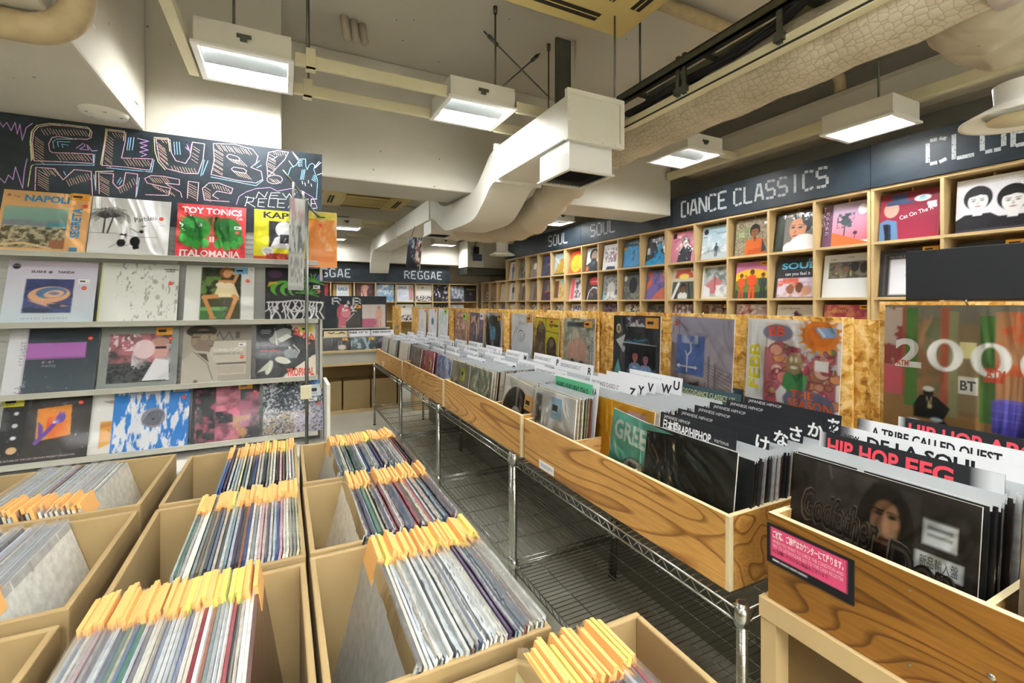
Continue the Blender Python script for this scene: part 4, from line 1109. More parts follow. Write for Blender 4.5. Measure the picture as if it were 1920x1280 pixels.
FAR = [
 (0, 0, 'red sleeve in the far cube beside the black palm-tree record', 'r 0 0 1 1 b8382e;n 0 0 1 1 6 .55 .2 7a1f20 4;e .6 .3 .2 .2 e8563c'),
 (1, 0, 'white SALE card in the far cube with a brown back', 'r 0 0 1 1 a8874c;r .2 0 .85 .92 e4e6e8;T SALE .27 .62 .16 5f8fb8 .5;r .26 .25 .78 .5 cfd8de;r .24 .02 .8 .24 7fb0d0'),
 (2, 0, 'maroon sleeve with a pale pink pig-like shape, in the far wall cubes', 'r 0 0 1 1 5c3a3c;p e0a898 .3 0 .66 0 .62 .6 .8 .9 .5 .98 .3 .85;e .5 .8 .14 .1 e8b4a8;n 0 0 1 1 9 .62 .1 7a5658 4'),
 (3, 0, 'sky blue sleeve in the far wall cubes', 'r 0 0 1 1 a9c6e0;n 0 0 1 1 5 .5 .2 6f9cc8 4;n 0 .4 1 1 8 .6 .1 e6f0f8 7'),
 (4, 0, 'white and pink sleeve with a blue SALE heading, far wall cubes', 'r 0 0 1 1 dbe2f0;T SALE .08 .78 .15 5a82bc .5;r .72 .1 .95 .98 c88a84;n .05 .1 .65 .7 6 .55 .1 c0cce0 3'),
 (5, 0, 'white sleeve with small black lettering marks, upper one on the far wall', 'r 0 0 1 1 dedad4;n 0 0 1 .36 22 .5 .06 2c2830 4;e .45 .84 .06 .05 26262a'),
 (6, 0, 'shiny black sleeve in the far wall cubes', 'r 0 0 1 1 23232a;n 0 .2 1 1 9 .64 .06 c8c8d2 4;n .6 0 1 .3 9 .5 .1 b8a8b8 5'),
 (5, 1, 'white sleeve with black marks and a greenish stripe, far wall lower row', 'r 0 0 1 1 dedad0;r 0 .8 1 .9 c8dccc;n 0 0 1 .5 20 .5 .06 2c2830 9'),
 (4, 1, 'white sleeve with black marks, directly above the blue REGGAE title card', 'r 0 0 1 1 dedad4;n 0 0 1 .36 22 .5 .06 2c2830 6;e .45 .84 .06 .05 26262a'),
 (6, 1, 'dark sleeve in the lower row of the far wall cubes', 'r 0 0 1 1 26242a;n 0 .5 1 1 12 .6 .06 b8b8c0 3'),
]
for cx, row, lb, art in FAR:
    x = (FX[cx] + FX[cx + 1]) / 2 - .008
    lp(lb, art, (x, 8.53, FZ[row + 1] + .0185), 0, R(6), 0, 28, .312, None, 'record', 'shelved_record', 'records facing out on the far wall', (), (), wrap=False)
for x, z, lb, art in ((3.03, 1.4285, 'silvery crinkled sleeve in the wide far corner cube', 'r 0 0 1 1 7c8494;n 0 0 1 1 9 .55 .1 c6ccd8 4 .5;r .1 0 .8 .2 4a4e5c'), (3.32, 1.4285, 'black sleeve in the wide far corner cube', 'r 0 0 1 1 2b2b2c;e .5 .5 .1 .1 5a5a5c;r .2 .78 .8 .84 8a7a50'), (3.03, 1.0685, 'pale sleeve below the silvery one in the far corner', 'r 0 0 1 1 dfe2f0;n 0 .5 1 1 6 .6 .1 b8c0d8 4')):
    lp(lb, art, (x, 8.53, z), 0, R(5), 0, 28, .30, None, 'record', 'shelved_record', 'records facing out on the far wall', (), (), wrap=False)

# counter with blackboard header at the end of the aisle
t = thing('display_counter', 'wooden counter with a grey front at the end of the aisle', 'counter', None, (.95, 6.5, 0))
onto(MB().box((.1, 6.13, .64), (1.42, 6.15, .775)).build('front_panel', M['greyshelf']), t)
onto(MB().box((.1, 6.10, .775), (1.42, 6.16, .80)).build('top_edge', M['wood']), t)
onto(MB().box((.1, 6.10, .61), (1.42, 6.72, .64)).build('base_shelf', M['wood']), t)
onto(MB().box((1.40, 6.16, .64), (1.42, 6.72, .80)).build('end_panel', M['wood']), t)
onto(MB().box((1.38, 6.25, 0), (1.42, 6.72, .61)).build('end_leg', M['woodback']), t)
onto(MB().box((.1, 6.70, 0), (1.38, 6.72, .61)).build('rear_panel', M['woodback']), t)
onto(MB().box((.1, 6.16, 0), (1.37, 6.68, .035)).build('plinth', M['wood']), t)
b = thing('blackboard_stand', 'dark header board chalked R & B behind two pink-toned records', 'sign', None, (.9, 6.6, .81))
onto(MB().box((.45, 6.58, .82), (1.29, 6.60, 1.495)).build('board', M['board']), b)
mb = MB(); mb.box((.45, 6.545, 1.045), (1.33, 6.58, 1.053)); mb.box((.45, 6.54, 1.045), (1.33, 6.545, 1.065)); onto(mb.build('ledge', M['greyshelf']), b)
mb = MB()
for ch, x, w in (('R', .575, .095), ('B', .84, .085)):
    stencil(mb, ch, (x, 6.578, 1.385), (1, 0, .02), (0, 0, 1), .085, w, .1, .45)
    stencil(mb, ch, (x + .014, 6.577, 1.375), (1, 0, .02), (0, 0, 1), .085, w, .1, .3)
text(mb, '&', (.76, 6.577, 1.385), (1, 0, 0), (0, 0, 1), .05)
onto(mb.build('lettering', M['chalk_white']), b)
lp('sleeve of a pink face in profile on the dark header board', 'r 0 0 1 1 3a3733;e .28 .66 .28 .36 c04a60;e .36 .62 .2 .2 d8808c;p cc6478 .05 .0 .32 .0 .4 .34 .1 .5;n .2 .7 .8 1 12 .55 .1 e8d8dc 4;l e8e4e4 .02 .4 .3 .7 .62;t Lady .2 .02 .07 f0e0e0', (.79, 6.555, 1.066), 0, R(3), 0, 36, .315, None, 'record', 'displayed_record', None, (), ((.87, .9, .22, .13, 'f0a040'),), False)
lp('pinkish sleeve of a seated figure by a tiled wall on the dark header board', 'r 0 0 1 1 c8bcb4;l b4a8a2 .01 .0 .66 1 .64;l b4a8a2 .01 .33 .4 .33 1;r 0 0 .7 .38 b4607c;F .72 .02 .9 c88c70 a07858 d0a08c c89078;n .5 0 1 .4 9 .55 .2 d8a898 5', (1.115, 6.555, 1.066), 0, R(3), 0, 36, .315, None, 'record', 'displayed_record', None, (), (), False)


def divider(label, x, y, z, yaw, w, h, bg, texts, lean=0, group=None, extra=''):
    """a title card standing up between records"""
    o = print_mesh('divider_card', 'r 0 0 1 1 %s;%s%s' % (bg, extra, texts), 20, w, h, .0015, bg, M['card_print'])
    o.location = (x, y, z); o.rotation_euler = (-lean, 0, yaw)
    return tag(o, label, 'divider card', group)


GA = 'title cards on the far counter'
for x, lb, art in ((.60, 'black record with an orange tag standing in the far counter', 'r 0 0 1 1 2d2b2c;e .7 .6 .14 .1 c8b8a8;t VA .55 .6 .1 c8c0b8'), (.93, 'dark record with a bright blue panel standing in the far counter', 'r 0 0 1 1 3a4448;p 3aa8d8 .3 .1 .9 .1 .9 .45 .3 .35;n 0 .3 1 1 6 .6 .1 8fa8b0 4;t BABY_BLUES .34 .22 .08 e8f4fa .5'), (1.24, 'dark record with a white disc standing in the far counter', 'r 0 0 1 1 34383a;e .68 .24 .2 .2 e4e6e8;n 0 .3 1 1 6 .62 .1 5a6468 7')):
    lp(lb, art, (x, 6.22, .642), 0, R(7), 0, 32, .315, None, 'record', 'displayed_record', None, (), ((.82, .93, .2, .1, 'f0b040' if x < 1 else 'b8cc58'),), False)
    for k in range(9):
        o = part('counter_far', lambda: MB().box((-.157, 0, 0), (.157, .006, .315)).build('counter_record', M['objcol']))
        o.location = (x, 6.255 + k * .042, .642); o.rotation_euler = (R(-7), 0, 0); o.color = (*lin(('8a7a6a', '4a4a4c', 'c8c0b0', '6a5a7a')[k % 4]), 1)
        tag(o, 'plain record filed behind the %s in the far counter' % lb.split(' standing')[0], 'record', 'records filed in the far counter')
for x, txt, bg in ((.62, 'V.A', 'ecd8a8'), (.90, 'R&B_12"_K', 'e4e6ea'), (1.20, 'RARE_GROOVE', 'e4e6ea')):
    divider('title card reading %s above the far counter records' % txt.replace('_', ' '), x, 6.40, .65, 0, .32, .385, bg, 'T %s .12 .90 .06 2a2a2c .75' % txt, R(5), GA)

# cardboard boxes below the counter
def carton(x0, x1, y0, y1, z0, z1, label, group, open_top=False, rz=0, wall=.006):
    t = thing('cardboard_box', label, 'box', group, ((x0 + x1) / 2, (y0 + y1) / 2, z0), (0, 0, rz))
    a, b, h = (x1 - x0) / 2, (y1 - y0) / 2, z1 - z0
    mb = MB()
    for p_, q_ in (((-a, -b, 0), (a, -b + wall, h)), ((-a, b - wall, 0), (a, b, h)), ((-a, -b + wall, 0), (-a + wall, b - wall, h)), ((a - wall, -b + wall, 0), (a, b - wall, h)), ((-a + wall, -b + wall, 0), (a - wall, b - wall, .006))):
        mb.box(p_, q_)
    mb.build('body', M['card'], t, .0022)
    return t


GC = 'cardboard boxes on the floor under the far counter'
for x0, x1, lb in ((.30, .655, 'cardboard box under the far counter, beside the grey slat rack'), (.675, 1.005, 'cardboard box under the far counter, middle of three'), (1.025, 1.35, 'cardboard box under the far counter, next to the wire rack post')):
    t = carton(x0, x1, 6.2, 6.53, .036, .40, lb, GC)
    mb = MB(); mb.box((-(x1 - x0) / 2, -.165, .365), ((x1 - x0) / 2, 0, .369)); mb.box((-(x1 - x0) / 2, .003, .365), ((x1 - x0) / 2, .165, .369)); mb.build('lid_flap', M['cardin'], t)


# ---------------------------------------------------------------- slat display rack on the left with its chalkboard
CHALK = """pi -1039,2060 -1045,2146 -1040,2192 -1025,2219 -980,2237 -911,2241 -842,2241 -833,2226 -837,2199 -852,2188 -911,2183 -955,2186 -977,2177 -989,2146 -985,2113 -974,2106 -911,2114 -829,2120 -828,2076 -936,2068 -1039,2060|pi -776,2244 -704,2245 -707,2198 -721,2117 -597,2130 -608,2071 -711,2074 -796,2071 -787,2151 -776,2244|pi -584,2234 -526,2238 -520,2172 -501,2134 -460,2126 -440,2165 -430,2241 -377,2240 -384,2155 -406,2079 -463,2074 -539,2088 -570,2129 -584,2234|pi -338,2248 -241,2259 -157,2245 -130,2209 -140,2169 -164,2144 -114,2128 -108,2084 -140,2061 -233,2065 -348,2082 -334,2161 -338,2248|pi -79,2238 -35,2255 21,2254 1,2208 -82,2102 -88,2176 -79,2238|pi -1036,1924 -1033,2030 -968,2032 -938,1983 -898,2037 -836,2036 -831,1920|pi -806,1932 -808,2034 -752,2035 -754,1990 -735,1965 -714,1985 -705,2047 -658,2045 -665,1929|pi -626,1946 -531,1952 -524,1989 -619,2005 -630,2026 -604,2045 -553,2047 -486,2039 -486,2012 -546,2014 -524,1998 -482,1975 -475,1948|pi -452,1946 -448,2034 -403,2032 -409,1936|pi -266,1946 -378,1944 -386,2004 -358,2036 -314,2041 -249,2019 -257,1990 -322,1997 -342,1971 -314,1955|ye -1044,2066 -1050,2151 -1046,2197 -1030,2225 -986,2242 -916,2247 -848,2247 -839,2232 -843,2205|ye -782,2250 -710,2251 -713,2204|ye -591,2240 -533,2244 -527,2179|ye -1048,2059 -1053,2144 -1048,2194|ye -801,2075 -786,2186 -781,2247|ye -591,2234 -588,2171 -575,2119 -546,2082|ye -1060,1938 -1049,2034 -1042,2040|ye -819,1956 -819,2038 -752,2048|bl -1036,2044 -826,2067|bl -779,2061 -601,2063|bl -823,2120 -826,2067|bl -591,2126 -601,2063|bl -348,2069 -140,2046|bl -105,2080 -140,2046|bl -378,2155 -394,2069|bl -362,2153 -386,2075|bl -826,2020 -819,1947|bl -651,2028 -662,1938|pe -1015,2209 -1002,2185|pe -1005,2210 -991,2186|pe -995,2217 -981,2193|pe -985,2218 -971,2194|pe -974,2215 -960,2190|pe -964,2217 -950,2192|pe -953,2218 -940,2194|pe -943,2222 -929,2197|pe -933,2221 -919,2196|pe -922,2222 -908,2198|pe -911,2224 -897,2199|pe -901,2228 -887,2203|pe -890,2227 -876,2202|pe -879,2229 -865,2204|pe -869,2228 -854,2203|pe -858,2227 -843,2202|pe -1036,2171 -1006,2146|pe -1036,2161 -1006,2136|pe -1036,2149 -1006,2124|pe -1036,2138 -1006,2113|pe -1036,2127 -1006,2102|pe -1036,2115 -1006,2089|pe -1036,2100 -1006,2074|pe -1036,2088 -1006,2063|pe -1036,2075 -1006,2050|pe -962,2100 -945,2074|pe -951,2104 -934,2078|pe -941,2105 -923,2078|pe -930,2108 -912,2082|pe -919,2110 -901,2084|pe -907,2110 -889,2083|pe -896,2112 -878,2086|pe -885,2111 -867,2084|pe -874,2108 -856,2082|pe -863,2112 -844,2085|pe -851,2116 -833,2090|pe -779,2225 -752,2200|pe -780,2212 -753,2186|pe -781,2198 -753,2173|pe -781,2183 -754,2158|pe -782,2170 -755,2145|pe -782,2156 -755,2130|pe -783,2145 -756,2119|pe -784,2127 -757,2101|pe -784,2113 -757,2087|pe -785,2105 -758,2079|pe -786,2087 -758,2061|pe -757,2236 -744,2215|pe -746,2237 -733,2216|pe -734,2236 -722,2216|pe -723,2236 -711,2215|pe -712,2110 -694,2081|pe -700,2114 -682,2085|pe -689,2113 -670,2084|pe -677,2118 -659,2088|pe -665,2115 -647,2086|pe -653,2116 -635,2086|pe -641,2120 -623,2091|pe -630,2121 -611,2091|pe -618,2119 -599,2090|pe -578,2215 -545,2186|pe -576,2205 -543,2176|pe -574,2196 -541,2166|pe -573,2183 -539,2154|pe -571,2169 -538,2139|pe -569,2161 -536,2131|pe -567,2144 -534,2114|pe -565,2137 -532,2107|pe -521,2104 -511,2080|pe -509,2108 -499,2084|pe -497,2103 -487,2078|pe -485,2104 -474,2080|pe -473,2105 -462,2081|pe -461,2105 -450,2080|pe -448,2103 -437,2079|pe -436,2103 -425,2079|pe -423,2105 -413,2080|pe -562,2233 -552,2219|pe -550,2233 -539,2218|pe -537,2231 -527,2216|pe -426,2219 -398,2201|pe -428,2207 -400,2189|pe -431,2185 -403,2167|pe -433,2170 -405,2151|pe -435,2152 -407,2134|pe -325,2245 -306,2216|pe -314,2241 -295,2211|pe -303,2246 -284,2217|pe -292,2242 -273,2212|pe -281,2245 -261,2215|pe -270,2245 -250,2216|pe -259,2240 -239,2211|pe -248,2246 -228,2217|pe -237,2243 -217,2213|pe -225,2241 -205,2211|pe -214,2246 -194,2216|pe -203,2246 -182,2216|pe -191,2241 -171,2211|pe -180,2245 -159,2214|pe -335,2220 -293,2195|pe -335,2212 -293,2188|pe -335,2197 -294,2172|pe -336,2185 -294,2161|pe -336,2169 -294,2144|pe -337,2160 -295,2136|pe -337,2141 -295,2116|pe -337,2135 -296,2110|pe -338,2117 -296,2092|pe -338,2109 -296,2084|pe -78,2231 -43,2214|pe -79,2214 -43,2197|pe -79,2207 -44,2190|pe -80,2195 -45,2178|pe -81,2179 -45,2162|pe -81,2170 -46,2152|pe -82,2160 -47,2143|pe -83,2141 -47,2124|pe -83,2136 -48,2118|pe -56,2250 -49,2231|pe -45,2248 -38,2229|pe -34,2247 -27,2228|pe -23,2247 -16,2228|pe -12,2253 -5,2234|pe 0,2252 7,2233|pe -1026,2018 -989,1993|pe -1026,2005 -989,1980|pe -1026,1993 -989,1968|pe -1026,1983 -989,1958|pe -1026,1972 -989,1947|pe -1026,1963 -989,1937|pe -1026,1952 -989,1927|pe -926,1983 -914,1955|pe -917,1989 -906,1961|pe -909,1995 -898,1967|pe -901,1996 -889,1969|pe -892,2003 -881,1975|pe -884,2009 -872,1981|pe -876,2011 -864,1983|pe -867,2012 -855,1985|pe -859,2022 -847,1994|pe -850,2023 -838,1996|pe -1012,2026 -994,2000|pe -1002,2026 -984,2000|pe -993,2029 -974,2003|pe -983,2024 -964,1998|pe -973,2029 -954,2003|pe -803,2017 -769,1995|pe -803,2008 -769,1986|pe -803,2001 -769,1978|pe -803,1987 -769,1964|pe -803,1979 -769,1957|pe -803,1969 -769,1947|pe -803,1959 -769,1937|pe -803,1948 -769,1926|pe -734,1970 -724,1943|pe -725,1974 -716,1947|pe -717,1983 -707,1956|pe -708,1987 -698,1960|pe -699,1995 -690,1968|pe -691,2003 -681,1976|pe -682,2016 -672,1989|pe -673,2023 -663,1995|pe -610,2035 -593,2012|pe -601,2034 -584,2011|pe -591,2035 -574,2011|pe -582,2035 -564,2011|pe -572,2036 -555,2013|pe -563,2041 -545,2017|pe -553,2041 -535,2017|pe -543,2041 -526,2018|pe -599,2000 -583,1980|pe -588,1996 -572,1976|pe -577,1989 -561,1969|pe -566,1987 -550,1967|pe -555,1979 -539,1959|pe -544,1979 -528,1958|pe -533,1976 -517,1956|pe -522,1971 -505,1951|pe -446,2022 -411,2004|pe -446,2011 -412,1993|pe -447,1998 -412,1980|pe -447,1988 -412,1969|pe -447,1978 -413,1959|pe -448,1965 -413,1946|pe -378,2016 -350,1995|pe -378,2000 -350,1978|pe -378,1988 -350,1967|pe -378,1979 -350,1958|pe -378,1970 -350,1949|pe -378,1959 -350,1937|pe -344,2030 -333,2007|pe -332,2032 -321,2009|pe -320,2027 -309,2004|pe -308,2025 -297,2001|pe -296,2025 -285,2002|pe -284,2024 -273,2000|pe -272,2016 -260,1993|pi -278,2188 -266,2202 -229,2195 -216,2183 -220,2170 -266,2176 -278,2188|pi -256,2124 -245,2135 -199,2132 -184,2122 -191,2108 -249,2114 -256,2124|pe -270,2178 -241,2157|pe -248,2112 -220,2088|pe -258,2178 -229,2155|pe -236,2111 -209,2086|pe -247,2177 -218,2152|pe -224,2111 -197,2083|pe -235,2177 -206,2150|pe -213,2111 -185,2081|pe -224,2177 -194,2148|pe -201,2110 -173,2079|pe -212,2177 -182,2146|pe -189,2110 -161,2076|pi -9,2096 -13,2086 -22,2077 -36,2070 -53,2067 -68,2069 -80,2074 -86,2082 -86,2092 -80,2102 -68,2110 -53,2115 -36,2116 -22,2112 -13,2106 -9,2096|pe -73,2094 -59,2078|pe -65,2093 -51,2076|pe -56,2089 -42,2073|pe -48,2092 -34,2075|pe -39,2094 -25,2078|pe -31,2088 -16,2072|vi -1154,2219 -1143,2199 -1131,2221 -1124,2206 -1116,2187 -1103,2226 -1096,2174 -1087,2221 -1079,2148 -1066,2208 -1045,2232|vi -1154,1967 -1137,1945 -1125,1983 -1110,1964 -1102,2023 -1090,1975 -1078,1927 -1072,2010 -1063,2065|vi -658,2224 -612,2217 -651,2202 -619,2194 -647,2181 -615,2172 -651,2158 -622,2148 -644,2135|vi -460,2209 -448,2197 -456,2237 -440,2184 -433,2232|vi -891,2140 -865,2169 -859,2157 -878,2137 -846,2138 -852,2163 -833,2135 -814,2140|bl -971,2128 -974,2157 -961,2173 -891,2182|bl -955,2138 -958,2161 -914,2166|bl -939,2137 -943,2151 -920,2150|bl -693,2222 -700,2159|bl -684,2224 -691,2161|bl -672,2226 -679,2163|bl -509,2229 -505,2165|bl -498,2231 -494,2167|bl -487,2232 -482,2169|bl -123,2186 -148,2158|bl -114,2162 -136,2145|bl -62,2199 -35,2223|bl -936,2023 -929,2007|bl -724,2019 -738,1991|bl -718,2011 -730,1984|vi -233,1934 -220,1979 -187,2007 -140,2030 -70,2044 -35,2028 37,2051 92,2042 148,2012 172,1952|wh -140,1978 -127,2013 -97,1987 -84,2018|wh -66,2015 -75,1984 -31,1986|wh -63,2015 -22,2020|wh -66,2000 -33,2003|wh -8,2018 10,1993 26,2020 41,1993 55,2023|wh -191,1929 -178,1983|wh -191,1979 -148,1977 -157,1956 -182,1951 -144,1928|wh -127,1976 -131,1934 -97,1933|wh -127,1976 -88,1980|wh -127,1956 -101,1959|wh -75,1981 -81,1937 -48,1936|wh -31,1984 -35,1938 1,1939|wh -31,1984 10,1986|wh -33,1961 -1,1963|wh 19,1938 46,1991 63,1940|wh 30,1959 55,1960|wh 125,1999 92,1991 97,1971 125,1963 120,1946 90,1943|wh 139,2001 139,1947 167,1950|wh 141,1975 163,1977|wh 141,2001 169,2004|bl 19,2125 32,2167 60,2186 74,2213 83,2224 109,2228 111,2187 118,2168 128,2195 144,2209 158,2199 153,2172 163,2143 172,2118 172,2082 167,2009|bl 74,2213 72,2182|bl 75,2213 92,2217|bl 75,2203 92,2207|bl 75,2193 92,2197|bl 75,2183 92,2187|bl 92,2164 83,2107|bl 100,2165 90,2108|bl 107,2166 98,2109|bl 153,2141 167,2130|bl 149,2133 165,2121|bl 145,2124 164,2113|bl 142,2115 162,2104|wh 41,2259 74,2223|wh 46,2250 69,2217|wh 23,2206 46,2174|wh 182,2223 158,2188|wh 191,2219 160,2183|wh 172,2144 196,2157|wh 92,2098 94,2083|wh 106,2090 109,2074|wh 125,2107 125,2092|wh 139,2088 141,2075"""
sign = thing('chalkboard_sign', 'wide chalkboard with CLUB! MUSIC in outlined hatched letters over the slat rack', 'sign', None, (-.75, 2.905, 1.8))
cols = {'pi': 'chalk_pink', 'ye': 'chalk_yellow', 'bl': 'chalk_blue', 'wh': 'chalk_white', 'vi': 'chalk_violet', 'pe': 'chalk_peach'}
order = list(cols); board = MB().box((-1.75, 2.9405, 1.80), (.2, 2.955, 2.2805))
for k, ln in enumerate(CHALK.split('|')):
    a = ln.split()
    mb = board; mi_ = 1 + order.index(a[0])
    pts = [Vector((float(x) / 983, 2.94 - .00002 * (k % 7), 1.4 + (float(z) / 1000 - 1.4) / .983)) for x, z in (q.split(',') for q in a[1:])]
    w = .0017 if a[0] != 'pe' else .0009
    for p0, p1 in zip(pts, pts[1:]):
        d = (p1 - p0).normalized(); n = Vector((d.z, 0, -d.x)) * w; e = d * w * .7
        mb.add([p0 - e - n, p1 + e - n, p1 + e + n, p0 - e + n], [(0, 1, 2, 3)], mi_)
onto(board.build('chalked_board', [M['board']] + [M[cols[k]] for k in order]), sign)

LZ = [1.632, 1.3075, .987, .676]
rack = thing('slat_rack', 'grey slatted display rack with four tilted record ledges', 'display rack', None, (-.75, 2.9, 0))
mb = MB(); mb.box((-1.75, 2.952, .25), (.185, 2.965, 1.80))
z = .27
while z < 1.78:
    mb.box((-1.75, 2.946, z), (.185, 2.952, z + .022)); z += .0265
onto(mb.build('slat_panel', M['slat']), rack)
onto(MB().box((.186, 2.90, .0), (.20, 2.97, 1.80)).build('end_post', M['greyshelf']), rack)
onto(MB().box((-1.75, 2.70, 0), (.19, 2.90, .60)).build('base_cabinet', M['duct'], None, .004), rack)
onto(MB().box((-1.75, 2.62, .60), (.235, 2.90, .612)).build('base_top', M['duct']), rack)
onto(MB().box((.205, 2.65, .12), (.222, 2.93, .96)).build('side_panel', M['duct']), rack)
for z in LZ:
    mb = MB()
    mb.box((-1.75, 2.815, z - .006), (.17, 2.946, z)); mb.box((-1.75, 2.806, z - .020), (.17, 2.815, z + .0055))
    mb.box((-1.75, 2.80, z + .0015), (.17, 2.8065, z + .0055))
    onto(mb.build('ledge', M['greyshelf']), rack)
    for x in (-1.2, -.5, .1):
        onto(MB().obox((x, 2.83, z - .03), (.004, 0, 0), (0, .115, 0), (0, 0, .024)).build('bracket', M['greyshelf']), rack)

